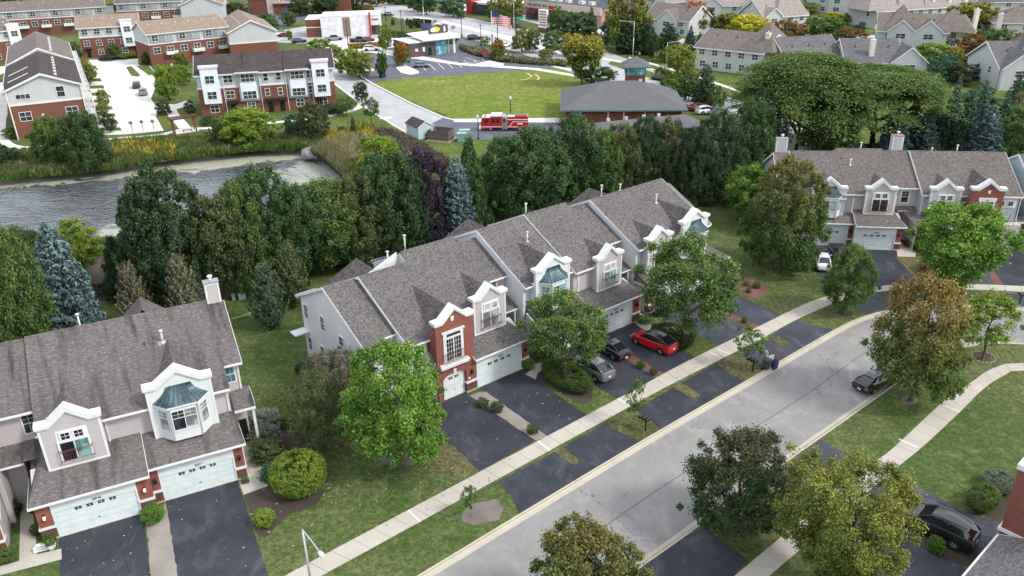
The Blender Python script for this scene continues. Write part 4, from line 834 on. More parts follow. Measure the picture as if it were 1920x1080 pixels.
# ---- B: the row across the street, only its corner is in view
bo=G(1874,1002,3.2); b1=G(1812,1076,3.2); byaw=math.atan2(bo.y-b1.y,bo.x-b1.x)
ROWB=empty('townhouse_row',(bo.x,bo.y,0),byaw); tag(ROWB,'townhouse corner at lower right edge, red brick tower above a grey garage roof','townhouses',group='townhouse rows with white stepped gables')
p=ROWB
def fskirt(u0,u1,v0,v1,z0,z1,mat='roof_gr2'):
    m=MB(); m.face([(u1,v0,z0),(u0,v0,z0),(u0,v1,z1),(u1,v1,z1)][::-1]); m.face([(u0,v0,z0-.15),(u1,v0,z0-.15),(u1,v0,z0),(u0,v0,z0)]); return m.build('garage_roof',MT[mat],p)
MT['roof_gr2']=shingles('grey_near_shingles',(.12,.115,.12),(.19,.185,.19),(.28,.27,.275))
fs=fskirt(-9,0,0,-3.6,3.2,4.7); g_=MB(); g_.box(-9,0,0,.13,3.04,3.18); g_.prism([(0,3.21),(-3.6,4.71),(-3.6,4.5),(0,3.0)],-.0,.04,'x'); g_.build('gutter',MT['white'],fs)
m=MB(); m.box(-9,-.3,-3.7,-.4,0,3.05); m.build('garage_wall',MT['sid_grey'],p)
m=MB(); m.box(.3,4.2,-5.5,.10,3.55,8.0); t_=m.build('brick_tower',MT['brick'],p); m=MB(); m.box(.15,4.3,-5.5,.25,3.35,3.55); m.box(.2,4.3,-5.5,.2,8.0,8.35); m.build('stone_band',MT['white_cap'],t_); m=MB(); m.box(.3,4.2,-5.5,.05,0,3.35); m.build('plinth',MT['brick'],t_)
m=MB(); m.prism([(-3.6,0),(-3.6,4.6),(-9,7.2),(-14,4.8),(-14,0)],-9,8,'x'); m.build('wall',MT['sid_grey'],p)
# ------------------------------------------------------------------ setting
def P(*px,z=0.0): return [G(x,y,z) for x,y in px]
def inside(p,poly):
    c=False; n=len(poly); x,y=p
    for i in range(n):
        a=poly[i]; b=poly[(i+1)%n]
        if (a[1]>y)!=(b[1]>y) and x<(b[0]-a[0])*(y-a[1])/(b[1]-a[1])+a[0]: c=not c
    return c
def smooth_line(pts,step=1.5,closed=False):
    """Catmull-Rom through the surveyed points"""
    q=[Vector((p[0],p[1],0)) for p in pts]; out=[]; n=len(q)
    rngi=range(n if closed else n-1)
    for i in rngi:
        p0=q[(i-1)%n] if closed or i>0 else q[i]*2-q[i+1]; p1=q[i]; p2=q[(i+1)%n]; p3=q[(i+2)%n] if closed or i+2<n else p2*2-p1
        k=max(1,int((p2-p1).length/step))
        for j in range(k):
            t=j/k; out.append(.5*((2*p1)+(-p0+p2)*t+(2*p0-5*p1+4*p2-p3)*t*t+(-p0+3*p1-3*p2+p3)*t**3))
    if not closed: out.append(q[-1])
    return out
def sheet(name,poly,z,mat,kindv='structure',parent=None,jag=0.0):
    pts=[Vector((p[0],p[1])) for p in poly]
    if jag:
        o=[]; 
        for i,a in enumerate(pts):
            b=pts[(i+1)%len(pts)]; k=max(1,int((b-a).length/.5)); d=(b-a).normalized() if (b-a).length>0 else Vector((1,0)); nn=Vector((-d.y,d.x))
            for j in range(k): o.append(a.lerp(b,j/k)+nn*random.uniform(-jag,jag)*(0 if j==0 else 1))
        pts=o
    v,_,f,_,_,_=geometry.delaunay_2d_cdt(pts,[],[list(range(len(pts)))],1,1e-5)
    me=bpy.data.meshes.new(name); fs=[]
    for t in f:
        a,b,c=[v[i] for i in t[:3]]; fs.append(t if (b-a).cross(c-a)>0 else t[::-1])
    me.from_pydata([(p.x,p.y,z) for p in v],[],fs); me.materials.append(MT[mat]); me.update()
    o=link(name,me,parent)
    if kindv and not parent: tag(o,kind=kindv)
    return o
def ribbon(name,A,B,z,mat,parent=None,kindv='structure'):
    m=MB(); n=min(len(A),len(B))
    for i in range(n-1): m.face([(*A[i][:2],z),(*A[i+1][:2],z),(*B[i+1][:2],z),(*B[i][:2],z)])
    o=m.build(name,MT[mat],parent)
    if kindv and not parent: tag(o,kind=kindv)
    return o
def resample(pts,n):
    L=[0]; 
    for a,b in zip(pts,pts[1:]): L.append(L[-1]+(b-a).length)
    out=[]; j=0
    for i in range(n):
        s=L[-1]*i/(n-1)
        while j<len(L)-2 and L[j+1]<s: j+=1
        t=(s-L[j])/max(1e-6,L[j+1]-L[j]); out.append(pts[j].lerp(pts[j+1],t))
    return out
def offset_line(pts,d):
    out=[]
    for i,p in enumerate(pts):
        a=pts[max(0,i-1)]; b=pts[min(len(pts)-1,i+1)]; t=(b-a).normalized(); out.append(p+Vector((-t.y,t.x,0))*d)
    return out
ST_Z=-.13
# near street: far (upper) and near (lower) kerb lines
K1=smooth_line(P((430,1300),(620,1181),(806.7,1070),(976.7,966.7),(1206.7,828.3),(1403,715),(1567,620),(1623,594),(1672,582),(1730,573),(1807,570),(1925,578),(2150,600),(2500,640)),1.2)
K2=smooth_line(P((860,1300),(1060,1160),(1203,1057),(1280,1003),(1486.7,853),(1590,780),(1691.7,708),(1750,668),(1810,649),(1860,643),(1930,645),(2150,668),(2500,712)),1.2)
STREET=K1+K2[::-1]
POND_PX=[(-300,352),(0,338),(60,331),(120,323),(200,316),(300,300),(360,292),(420,286),(480,281),(540,277),(575,278),(592,293),(606,306),(622,318),(650,345),(668,362),(700,395),(690,430),(640,450),(540,458),(400,462),(300,462),(262,447),(200,452),(120,460),(0,452),(-300,445)]
POND=smooth_line(P(*POND_PX,z=-1.1),2.0,True)
pc=sum(POND,Vector())/len(POND)
BANK=[]
for i,p in enumerate(POND):
    a=POND[i-1]; b=POND[(i+1)%len(POND)]; t=(b-a).normalized(); nn=Vector((-t.y,t.x,0))
    if inside((p+nn*.3)[:2],[q[:2] for q in POND]): nn=-nn
    BANK.append(p+nn*1.6)
W0,W1,H0,H1=-900,900,-60,1500
outer=[Vector((W0,H0)),Vector((W1,H0)),Vector((W1,H1)),Vector((W0,H1))]
stp=[Vector(p[:2]) for p in STREET]; bkp=[Vector(p[:2]) for p in BANK]
# a loose grid inside keeps the triangles well shaped
allp=outer+stp+bkp; loops=[list(range(4)),list(range(4,4+len(stp))),list(range(4+len(stp),4+len(stp)+len(bkp)))]
v,_,f,_,_,_=geometry.delaunay_2d_cdt(allp,[],loops,0,1e-5)
fs=[]
for t in f:
    c=(v[t[0]]+v[t[1]]+v[t[2]])/3
    if inside(c,stp) or inside(c,bkp): continue
    a,b,d=v[t[0]],v[t[1]],v[t[2]]; fs.append(t if (b-a).cross(d-a)>0 else t[::-1])
me=bpy.data.meshes.new('lawn'); me.from_pydata([(p.x,p.y,0) for p in v],[],fs); me.materials.append(MT['lawn']); me.update(); tag(link('lawn',me),kind='structure')
ribbon('pond_bank',BANK+[BANK[0]],POND+[POND[0]],0,'mulch')
bk=bpy.data.objects['pond_bank'].data; k=0
for pl in bk.polygons:
    for j,vi in enumerate(pl.vertices): bk.vertices[vi].co.z=0 if j in (0,1) else -1.15
bk.materials[0]=MT['soil']; bk.update()
sheet('pond_water',[p for p in POND],-1.1,'water')
# street surface and kerbs
sheet('street',[p for p in STREET],ST_Z,'road')
def kerb(name,line,side,mat='kerb'):
    """gutter pan and mountable kerb; side=+1 if the lawn lies left of the line"""
    prof=[(-.42,ST_Z+.004),(-.08,ST_Z+.012),(.0,ST_Z+.10),(.05,.018),(.20,.022),(.21,-.05)]
    L=[offset_line(line,side*o) for o,_ in prof]; m=MB()
    for i in range(len(line)-1):
        for j in range(len(prof)-1):
            a,b,c,d=L[j][i],L[j][i+1],L[j+1][i+1],L[j+1][i]; z0,z1=prof[j][1],prof[j+1][1]
            q=[(a.x,a.y,z0),(b.x,b.y,z0),(c.x,c.y,z1),(d.x,d.y,z1)]; m.face(q if side<0 else q[::-1])
    o=m.build(name,MT[mat]); tag(o,kind='structure')
    # joints
    jn=MB(); n=0
    for i in range(2,len(line)-1,4):
        t=(line[i+1]-line[i]).normalized(); nn=Vector((-t.y,t.x,0))*side
        for (o0,z0),(o1,z1) in zip(prof[:-1],prof[1:-0]):
            a=line[i]+nn*o0; b=line[i]+nn*o1; w_=t*.012; e=Vector((0,0,.004)); a=a+e; b=b+e
            jn.face([(a-w_)+Vector((0,0,z0)),(a+w_)+Vector((0,0,z0)),(b+w_)+Vector((0,0,z1)),(b-w_)+Vector((0,0,z1))])
    jn.build('kerb_joint',MT['conc_dk'],o)
kerb('kerb',K1,+1); kerb('kerb',K2,-1)
# tar seam down the middle
MIDL=smooth_line(P((700,1300,),(1120,996.7),(1280,888),(1449,780),(1540,720),(1590,683),(1645,648),(1700,625),(1800,612),(1925,612),z=ST_Z),2.0)
ribbon('tar_seam',offset_line(MIDL,.035),offset_line(MIDL,-.035),ST_Z+.004,'tar')
# ---- sidewalks made of single slabs
def sidewalk(A,B,step,name='sidewalk',white=()):
    A=smooth_line(A,.5); B=smooth_line(B,.5); L=sum((b-a).length for a,b in zip(A,A[1:])); n=int(L/step); A=resample(A,n+1); B=resample(B,n+1)
    o=ribbon(name,A,B,.012,'conc_dk')
    for i in range(n):
        a,b,c,d=A[i],A[i+1],B[i+1],B[i]; g=.012; ce=(a+b+c+d)/4
        a,b,c,d=[q+(ce-q).normalized()*.02 for q in (a,b,c,d)]
        m=MB(); h=.032+random.uniform(-.004,.004); poly=[(q.x,q.y) for q in (a,b,c,d)]; m.prism(poly,.0125,h,'z'); m.build('slab',MT['conc'],o)
    return A,B
SW1A=P((400,1157),(500,1099),(640,1023),(1160,746.7),(1280,682),(1423,612),(1533,561),(1640,538),(1740,532),(1925,537),(2200,556)); SW1B=P((440,1172),(530,1120),(640,1060),(1180,763.3),(1280,710),(1423,638),(1493,600),(1580,563),(1647,547.5),(1747,542),(1925,548),(2200,568))
sidewalk(SW1A,SW1B,1.62)
SW2A=P((1180,1240),(1377,1080),(1591.7,900),(1666.7,846.7),(1763,758),(1820,718),(1863,690),(1925,681),(2200,690)); SW2B=P((1260,1240),(1443,1080),(1663,893),(1730,838),(1800,773),(1840,733),(1880,706),(1925,695),(2200,706))
sidewalk(SW2A,SW2B,1.62)
# pale raised repair strips on the walk
for a,b in (((766,957),(788,979)),((1008,827.5),(1032,845)),((1158.6,747.3),(1180,762)),((1329,660),(1352,672)),((1345,655),(1367,664)),((1764.5,759),(1800,773)),((1685,824),(1722,840))):
    A,B=G(*a),G(*b); d=(B-A).normalized(); n=Vector((-d.y,d.x,0))*.07; m=MB(); m.face([A-n+Vector((0,0,.041)),B-n+Vector((0,0,.041)),B+n+Vector((0,0,.041)),A+n+Vector((0,0,.041))]); tag(m.build('joint_patch',MT['white']),kind='structure')
# ---- driveways
Mx=Matrix.Translation(ROWM.location)@Matrix.Rotation(ROWM.rotation_euler.z,4,'Z')
Lx=Matrix.Translation(ROWL.location)@Matrix.Rotation(ROWL.rotation_euler.z,4,'Z')
Rx=Matrix.Translation(ROWR.location)@Matrix.Rotation(ROWR.rotation_euler.z,4,'Z')
def mu(u,v): return Mx@Vector((u,-v,0))
def lu(u,v): return Lx@Vector((u,-v,0))
def ru(u,v): return Rx@Vector((u,-v,0))
AP=.006
def drive(pts,mat='asphalt'): 
    return sheet('driveway',pts,AP,mat,jag=.02)
drive([lu(-5.3,0),lu(.1,0),G(283,1080),G(292,1200),G(110,1200),G(113,1080)])
drive([lu(1.7,-.65),lu(6.8,-.65),G(503,1080),G(545,1200),G(348,1200),G(333,1080)])
drive([mu(-3.7,-.2),mu(-1.1,-.2),G(880,742),G(898,751),G(1004,826),G(898,883),G(831,823),G(822,790)])
drive([mu(-.1,0),mu(5.2,0),G(1030,730),G(1101,779),G(1026,818),G(912,735)])
drive([mu(8.4,.05),mu(13.7,.05),G(1168,670),G(1229,709),G(1157,748),G(1110,720),G(1060,690)])
drive([mu(14.0,.2),mu(19.5,.2),G(1268,651),G(1312,673),G(1244,700),G(1182,663)])
drive([mu(22.6,-.1),mu(27.9,-.1),G(1370,600),G(1405,620),G(1350,650),G(1305,626)],'asphalt_old')
drive([mu(28.2,-.1),mu(33.4,-.1),G(1393,557),G(1467,590),G(1427,611),G(1380,592)],'asphalt_old')
# aprons between walk and kerb
def kpts(a,b,line=K1):
    """stretch of kerb line between two surveyed points"""
    A,B=G(*a),G(*b); ia=min(range(len(line)),key=lambda i:(line[i]-A).length); ib=min(range(len(line)),key=lambda i:(line[i]-B).length)
    s=offset_line(line,.22 if line is K1 else -.22); return s[ia:ib+1] if ia<=ib else s[ib:ia+1][::-1]
def apron(up,ka,kb,mat='asphalt',line=K1): return sheet('driveway_apron',up+kpts(ka,kb,line)[::-1],AP,mat,jag=.02)
apron([G(976,966),G(958,928),G(931,903.5),G(1040,848),G(1133,793),G(1172,816)],(977,966),(1206,828))
apron([G(1240,810),G(1222,790),G(1192,768.5),G(1262,726),G(1344,681.5),G(1365,700)],(1241,807),(1404,714))
apron([G(1436,694),G(1408,678),G(1384,658.5),G(1423,639),G(1494,600.5),G(1530,611)],(1438,695),(1567,620),'asphalt_old')
apron([G(1623,594),G(1605,580),G(1585,565),G(1647,549),G(1718,545),G(1712,560)],(1623,594),(1690,579),'asphalt_old')
apron([G(1722,576),G(1722,560),G(1745,543.5),G(1797,545),G(1812,560)],(1722,575),(1812,570),'asphalt_old')
apron([G(1897,572),G(1890,562),G(1880,549),G(2000,556),G(2020,570)],(1897,575),(2020,586),'asphalt_old')
drive([ru(-6.0,-.95),ru(-.6,-.95),G(1622,541),G(1565,552),G(1538,520),G(1516,487)],'asphalt_old')
drive([ru(-.1,0),ru(5.0,0),G(1722,531),G(1640,538),G(1612,500)])
drive([G(1775,470),G(1843,478),G(1862,533),G(1768,531)],'asphalt_old')
drive([G(1868,462),G(1925,475),G(1925,537),G(1882,535),G(1856,496)])
sheet('driveway_apron',P((1487,862),(1540,823),(1580,848),(1620,871),(1592,899),(1530,950),(1440,905))[:],AP,'asphalt_old',jag=.02)
sheet('driveway_apron',P((1262,1017),(1324,986),(1352,1013),(1403,1050),(1377,1080),(1290,1150),(1200,1150),(1196,1067)),AP,'asphalt',jag=.02)
drive(P((1663,894),(1690,897),(1782,945),(1888,988),(1850,1040),(1700,975),(1616,933)),'asphalt_old')
drive(P((1580,962),(1640,985),(1800,1060),(1860,1110),(1560,1110),(1500,1040)),'asphalt_old')
# beds
def bed(pts,mat,jag=.06,z=.008): return sheet('planting_bed',pts,z,mat,jag=jag)
bed(P((880,742),(897,735),(912,735),(1026,818),(1004,826)),'gravel')
bed([mu(13.75,.3),mu(14.0,.4),G(1182,664),G(1244,700),G(1229,708),G(1166,669)],'mulch_red')
bed([mu(27.95,.2),mu(28.2,.2),G(1380,592),G(1427,611),G(1405,619),G(1369,599)],'mulch_red')
bed(P((274,968),(311,943),(333,1080),(345,1200),(293,1200),(283,1080)),'gravel')
bed(P((457,928),(502,908),(520,850),(470,790),(500,760),(560,790),(575,830),(560,905),(612,918),(590,950),(540,965),(515,990),(498,1010),(482,1000)),'mulch')
bed(P((1005,690),(1100,700),(1112,722),(1108,752),(1092,760),(985,700),(979,697),(990,680)),'mulch')
bed(P((1381,512),(1410,520),(1440,540),(1435,555),(1410,560),(1385,545),(1378,528)),'mulch_red')
bed(P((700,860),(790,835),(820,830),(800,860),(770,872),(730,872)),'soil')
bed(P((865,965),(885,945),(930,935),(945,955),(935,975),(890,985),(868,978)),'soil')
bed(P((1170,790),(1190,788),(1206,795),(1205,803),(1180,806),(1168,800)),'mulch_red')
bed(P((1360,680),(1380,676),(1412,690),(1405,702),(1380,705),(1360,695)),'mulch_red')
bed(P((1571,585),(1585,580),(1601,584),(1600,591),(1585,594),(1572,590)),'mulch')
bed(P((1437,472),(1463,480),(1492,492),(1515,492),(1513,508),(1480,508),(1450,500),(1438,488)),'mulch')
bed(P((1824,663),(1843,658),(1858,664),(1855,675),(1838,678),(1825,672)),'mulch')
bed(P((1690,745),(1705,741),(1722,748),(1717,757),(1700,760),(1690,753)),'soil')
bed(P((1378,410),(1400,404),(1425,410),(1420,420),(1390,421)),'mulch')
bed([G(1800,940),G(1815,925),G(1885,925),G(1905,960),G(1885,985),G(1840,965)],'mulch')
bed(P((1616,934),(1700,976),(1850,1040),(1858,1068),(1800,1060),(1690,1008),(1640,985)),'mulch')
bed([G(1680,482),G(1715,480),G(1770,500),G(1768,531),G(1724,531)],'lawn_dry')
bed([G(1843,480),G(1856,497),G(1881,534),G(1863,533)],'mulch_red')
# mulch and leaf litter under the rear tree belt
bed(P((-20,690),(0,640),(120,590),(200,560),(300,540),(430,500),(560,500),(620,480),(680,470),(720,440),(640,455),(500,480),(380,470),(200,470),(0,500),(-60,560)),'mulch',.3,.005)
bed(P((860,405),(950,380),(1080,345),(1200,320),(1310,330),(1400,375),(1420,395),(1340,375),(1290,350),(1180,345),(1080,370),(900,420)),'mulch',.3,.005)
# dry grass patches on the verges
for q in (P((1133,794),(1192,768),(1222,790),(1240,808),(1207,826),(1172,815)),P((1344,682),(1384,659),(1408,678),(1435,693),(1405,712),(1365,700)),P((826,826),(850,835),(897,882),(860,890),(780,870)),P((1258,724),(1272,716),(1298,729),(1313,740),(1310,747),(1294,744)),P((1036,845),(1053,837),(1087,863),(1083,871),(1070,870)),P((1433,630),(1447,625),(1480,642),(1479,648),(1467,647)),P((1657,550),(1693,569),(1687,574),(1668,567),(1650,556))):
    sheet('verge_grass',q,.010,'lawn_dry',jag=.05)
# entry walks
sheet('entry_walk',P((456,800),(461,800),(484,855),(501.7,911.7),(457,928),(449,906)),.02,'conc')
sheet('entry_walk',P((40,905),(60,935),(70,1040),(115,1029),(116,1049),(0,1079),(0,1062),(36,1052)),.02,'conc')
sheet('entry_walk',[mu(6.1,-2.6),mu(7.2,-2.6),mu(7.3,1.2),G(1008,700),G(1004,712),G(985,702),mu(6.0,.6)],.02,'conc')
sheet('entry_walk',[mu(20.6,-2.6),mu(21.8,-2.6),mu(21.6,.6),G(1222,615),G(1216,622),G(1200,614)],.02,'conc')
sheet('entry_walk',[ru(5.3,-.5),ru(6.6,-2.5),ru(7.0,-.4),G(1717,474),G(1716,482),G(1683,481)],.02,'conc')
# fallen leaves and litter on the drives and the near lawn
lf=MB(); rr=random.Random(3)
for poly,n in ((P((460,940),(830,820),(960,900),(640,1080),(520,1080)),150),(P((110,1000),(500,900),(520,1080),(120,1080)),50),(P((850,760),(1000,720),(1180,760),(960,900)),50),(P((1560,760),(1700,640),(1920,690),(1700,880)),70),(P((1180,700),(1320,660),(1450,690),(1250,800)),30)):
    for _ in range(n):
        a,b,c,d=poly[0],poly[1],poly[2],poly[-1]; s,t=rr.random(),rr.random(); q=(a.lerp(b,s)).lerp(d.lerp(c,s),t); r=rr.uniform(.04,.11); an=rr.uniform(0,6.3)
        lf.face([(q.x+r*math.cos(an+k*1.57)*(1 if k%2 else .6),q.y+r*math.sin(an+k*1.57)*(1 if k%2 else .6),.035+rr.uniform(0,.02)) for k in range(4)],rr.choice((0,0,1)))
MT['litter']=plain('fallen_leaf',(.42,.36,.24),.8,.2,0,.3,5); MT['litter2']=plain('brown_fallen_leaf',(.16,.10,.05),.8,.2,0,.3,5)
tag(lf.build('fallen_leaves',[MT['litter'],MT['litter2']]),'pale fallen leaves and bits scattered over the near lawns and drives','leaves',kind='stuff')
# ------------------------------------------------------------------ vehicles
def paint(name,c,rough=.22,metal=.0):
    m=NT(name,c,rough,.55,metal); m.b.inputs['Coat Weight'].default_value=.8; m.b.inputs['Coat Roughness'].default_value=.04; return m.mat
MT['car_glass']=NT('car_glass',(.012,.014,.017),.03,1.0).mat
MT['rim']=plain('alloy_rim',(.42,.43,.45),.3,.5,.7,0)
MT['tail']=NT('tail_light',(.45,.015,.02),.2,.6).mat
MT['head']=NT('head_light',(.7,.72,.75),.1,.6).mat
MT['plate']=plain('number_plate',(.7,.72,.78),.5,.3,0,0)
MT['trim']=plain('dark_plastic_trim',(.02,.02,.022),.6,.3,0,0)
PAINT={'white':paint('white_car_paint',(.78,.79,.80)),'black':paint('black_car_paint',(.008,.009,.012)),'red':paint('red_car_paint',(.42,.006,.018)),'silver':paint('silver_car_paint',(.20,.225,.25),.28,.5),'grey':paint('grey_car_paint',(.12,.14,.17),.28,.4),'maroon':paint('maroon_car_paint',(.20,.012,.02)),'navy':paint('navy_car_paint',(.03,.045,.08))}
CARS={ # stations along the length: x, half width low, half width belt, z bottom, z deck ; roof: x, half width base, half width top, z
 'sedan':dict(L=4.6,W=.90,deck=[(-2.30,.62,.55),(-2.2,.80,.80),(-1.5,.89,.98),(-.6,.90,.95),(.6,.90,.93),(1.3,.89,.90),(1.95,.82,.80),(2.25,.70,.62),(2.30,.6,.5)],roof=[(-1.75,.96,0),(-1.0,1.38,.62),(-.2,1.45,.66),(.45,1.42,.64),(1.15,.95,0)],wb=1.35,wr=.33),
 'coupe':dict(L=4.6,W=.92,deck=[(-2.30,.64,.58),(-2.2,.82,.86),(-1.5,.91,1.0),(-.6,.92,.93),(.6,.92,.90),(1.3,.91,.87),(1.95,.84,.76),(2.25,.70,.58),(2.30,.6,.46)],roof=[(-2.0,.98,0),(-1.1,1.27,.58),(-.5,1.36,.61),(.2,1.32,.60),(1.1,.92,0)],wb=1.38,wr=.34),
 'cross':dict(L=4.75,W=.95,deck=[(-2.38,.70,.70),(-2.28,.86,1.06),(-1.6,.94,1.12),(-.6,.95,1.06),(.6,.95,1.02),(1.3,.94,.98),(2.0,.86,.86),(2.3,.72,.68),(2.37,.6,.55)],roof=[(-2.15,1.13,0),(-1.2,1.55,.66),(-.3,1.64,.68),(.4,1.58,.66),(1.25,1.03,0)],wb=1.44,wr=.37),
 'suv':dict(L=4.9,W=.97,deck=[(-2.45,.74,.75),(-2.38,.90,1.10),(-1.6,.96,1.14),(-.6,.97,1.12),(.6,.97,1.10),(1.3,.95,1.08),(2.05,.90,.98),(2.38,.78,.80),(2.45,.65,.6)],roof=[(-2.34,1.10,0),(-1.95,1.52,.66),(-1.2,1.66,.70),(-.4,1.69,.70),(.2,1.62,.67),(1.0,1.10,0)],wb=1.46,wr=.39),
 'pickup':dict(L=5.8,W=1.0,deck=[(-2.9,.90,1.10),(-2.85,.97,1.16),(-1.6,.99,1.16),(-.6,1.0,1.15),(.9,1.0,1.13),(1.6,.98,1.12),(2.4,.93,1.05),(2.8,.84,.85),(2.88,.7,.6)],roof=[(-.95,1.15,0),(-.75,1.80,.74),(.1,1.88,.76),(.75,1.82,.74),(1.5,1.14,0)],wb=1.8,wr=.42)}
_car_cache={}
def car(kind_,col,loc,rz,label,parts=True,group=None,roofcol=None,spoiler=False,rails=False,scale=1.0):
    """front points to local +x"""
    S=CARS[kind_]; pm=PAINT[col]; key=(kind_,col,roofcol,parts)
    e=empty({'pickup':'pickup_truck'}.get(kind_,'parked_car'),loc,rz); tag(e,label,'pickup' if kind_=='pickup' else 'car',group); e.scale=(scale,)*3
    if key not in _car_cache:
        D=S['deck']; m=MB(); W=S['W']
        rings=[]
        for x,hw,zd in D:
            zb=.24 if abs(x)<S['L']/2-.15 else .34
            rings.append([(x,-hw*.90,zb),(x,-hw,zb+.16),(x,-hw*1.0,zd*.72),(x,-hw*.93,zd-.03),(x,-hw*.72,zd+.015),(x,0,zd+.035),(x,hw*.72,zd+.015),(x,hw*.93,zd-.03),(x,hw*1.0,zd*.72),(x,hw,zb+.16),(x,hw*.90,zb)])
        # finer stations
        fr=[]
        for a,b in zip(rings,rings[1:]):
            k=max(1,int((b[0][0]-a[0][0])/.16))
            for j in range(k): t=j/k; fr.append([tuple(p[i]*(1-t)+q[i]*t for i in range(3)) for p,q in zip(a,b)])
        fr.append(rings[-1]); wx=(S['wb'],-S['wb'])
        # wheel arches: lift the sill over the wheels
        for R in fr:
            x=R[0][0]
            for w_ in wx:
                d=abs(x-w_); ar=S['wr']+.07
                if d<ar:
                    z=S['wr']+math.sqrt(max(0,ar*ar-d*d)); 
                    for i in (0,1,9,10): R[i]=(x,R[i][1],max(R[i][2],z))
        n=len(fr[0])
        for a,b in zip(fr,fr[1:]):
            for i in range(n-1): m.face([a[i],a[i+1],b[i+1],b[i]],0,True)
        m.face(fr[0][::-1]); m.face(fr[-1])
        body=m.mesh('car_body',[pm])
        # underside, dark
        u=MB(); u.box(-S['L']/2+.25,S['L']/2-.25,-W*.82,W*.82,.22,S['wr']*1.9); under=u.mesh('underbody',[MT['trim']])
        # greenhouse
        Rf0=S['roof']; Rf=[]
        for i in range(len(Rf0)-1):
            p0=Rf0[max(0,i-1)]; p1=Rf0[i]; p2=Rf0[i+1]; p3=Rf0[min(len(Rf0)-1,i+2)]; kk=1 if (p1[2]==0 or p2[2]==0) else 3
            for j in range(kk):
                t=j/kk; Rf.append(tuple(.5*((2*b)+(c-a)*t+(2*a-5*b+4*c-d)*t*t+(-a+3*b-3*c+d)*t**3) if kk>1 and i not in (0,len(Rf0)-2) and p0[2]>0 and p3[2]>0 else b+(c-b)*t for a,b,c,d in zip(p0,p1,p2,p3)))
        Rf.append(Rf0[-1]); g=MB(); rf=MB()
        hb=W*.80; pts=[]
        for i,(x,z,ht) in enumerate(Rf):
            if ht==0: pts.append([(x,-hb*.93,z-.03),(x,-hb*.93,z-.03),(x,hb*.93,z-.03),(x,hb*.93,z-.03)])
            else:
                # base point sits on the deck line
                zb=np.interp(x,[d[0] for d in D],[d[2] for d in D])-.02
                pts.append([(x,-hb,zb),(x,-ht*W*1.0,z-.05),(x,ht*W*1.0,z-.05),(x,hb,zb)])
        for a,b in zip(pts,pts[1:]):
            g.face([a[0],a[1],b[1],b[0]]); g.face([a[3],b[3],b[2],a[2]]); g.face([a[1],a[2],b[2],b[1]])
        gl=g.mesh('car_windows',[MT['car_glass']])
        k=[i for i,r in enumerate(Rf) if r[2]>0]
        rp=[(Rf[i][0],Rf[i][2]*W*1.01,Rf[i][1]) for i in k]
        for (x0,w0,z0),(x1,w1,z1) in zip(rp,rp[1:]):
            A=[(x0,-w0,z0-.055),(x0,-w0*.9,z0-.01),(x0,0,z0+.02),(x0,w0*.9,z0-.01),(x0,w0,z0-.055)]; B=[(x1,-w1,z1-.055),(x1,-w1*.9,z1-.01),(x1,0,z1+.02),(x1,w1*.9,z1-.01),(x1,w1,z1-.055)]
            for i in range(4): rf.face([A[i],A[i+1],B[i+1],B[i]],0,True)
        # pillars
        for s in (-1,1):
            x,z,h=Rf[-1]; x1,z1,h1=Rf[-2]; rf.tube((x-.02,s*hb*.92,z),(x1,s*h1*W,z1-.05),.035,.035,5)
            x,z,h=Rf[0]; x1,z1,h1=Rf[1]; rf.tube((x,s*hb*.92,z),(x1,s*h1*W,z1-.05),.05,.045,5)
            xm=(Rf[1][0]+Rf[-2][0])/2; hm=np.interp(xm,[r[0] for r in Rf],[r[2] for r in Rf]); zm=np.interp(xm,[r[0] for r in Rf],[r[1] for r in Rf]); zb=np.interp(xm,[d[0] for d in D],[d[2] for d in D]); rf.tube((xm,s*hb,zb),(xm,s*hm*W,zm-.05),.03,.03,4)
        roof=rf.mesh('car_roof',[PAINT[roofcol] if roofcol else pm])
        tw=MB(); r=S['wr']; tw.tube((0,-.11,0),(0,.11,0),r,r,20,0); tyre=tw.mesh('tyre',[MT['rubber']])
        rm=MB(); rm.tube((0,-.118,0),(0,.118,0),r*.62,r*.62,14,1)
        for a in range(6):
            t=a*math.pi/3; c,s_=math.cos(t),math.sin(t); rm.tube((c*r*.1,-.125,s_*r*.1),(c*r*.6,-.122,s_*r*.6),.035,.03,4,0); rm.tube((c*r*.1,.125,s_*r*.1),(c*r*.6,.122,s_*r*.6),.035,.03,4,0)
        rim=rm.mesh('rim',[MT['rim'],MT['trim']])
        L2=S['L']/2; zt=np.interp(-L2+.1,[d[0] for d in D],[d[2] for d in D]); zh=np.interp(L2-.12,[d[0] for d in D],[d[2] for d in D])
        q=MB(); q.box(-.07,.07,-.20,.20,-.07,.07); tl=q.mesh('tail_light',[MT['tail']])
        q=MB(); q.box(-.10,.10,-.16,.16,-.06,.06); hl=q.mesh('head_light',[MT['head']])
        q=MB(); q.box(-.01,.01,-.16,.16,-.07,.07); pl=q.mesh('number_plate',[MT['plate']])
        q=MB(); q.box(-.06,.06,-.09,.09,-.06,.06); mi=q.mesh('wing_mirror',[pm])
        _car_cache[key]=(body,under,gl,roof,tyre,rim,tl,hl,pl,mi,zt,zh)
    body,under,gl,roof,tyre,rim,tl,hl,pl,mi,zt,zh=_car_cache[key]; L2=S['L']/2; W=S['W']
    link('body',body,e); link('underbody',under,e); link('windows',gl,e); link('roof',roof,e)
    for sx in (1,-1):
        for sy in (1,-1):
            t=link('wheel',tyre,e,(sx*S['wb'],sy*(W-.13),S['wr']))
            if parts: link('rim',rim,t)
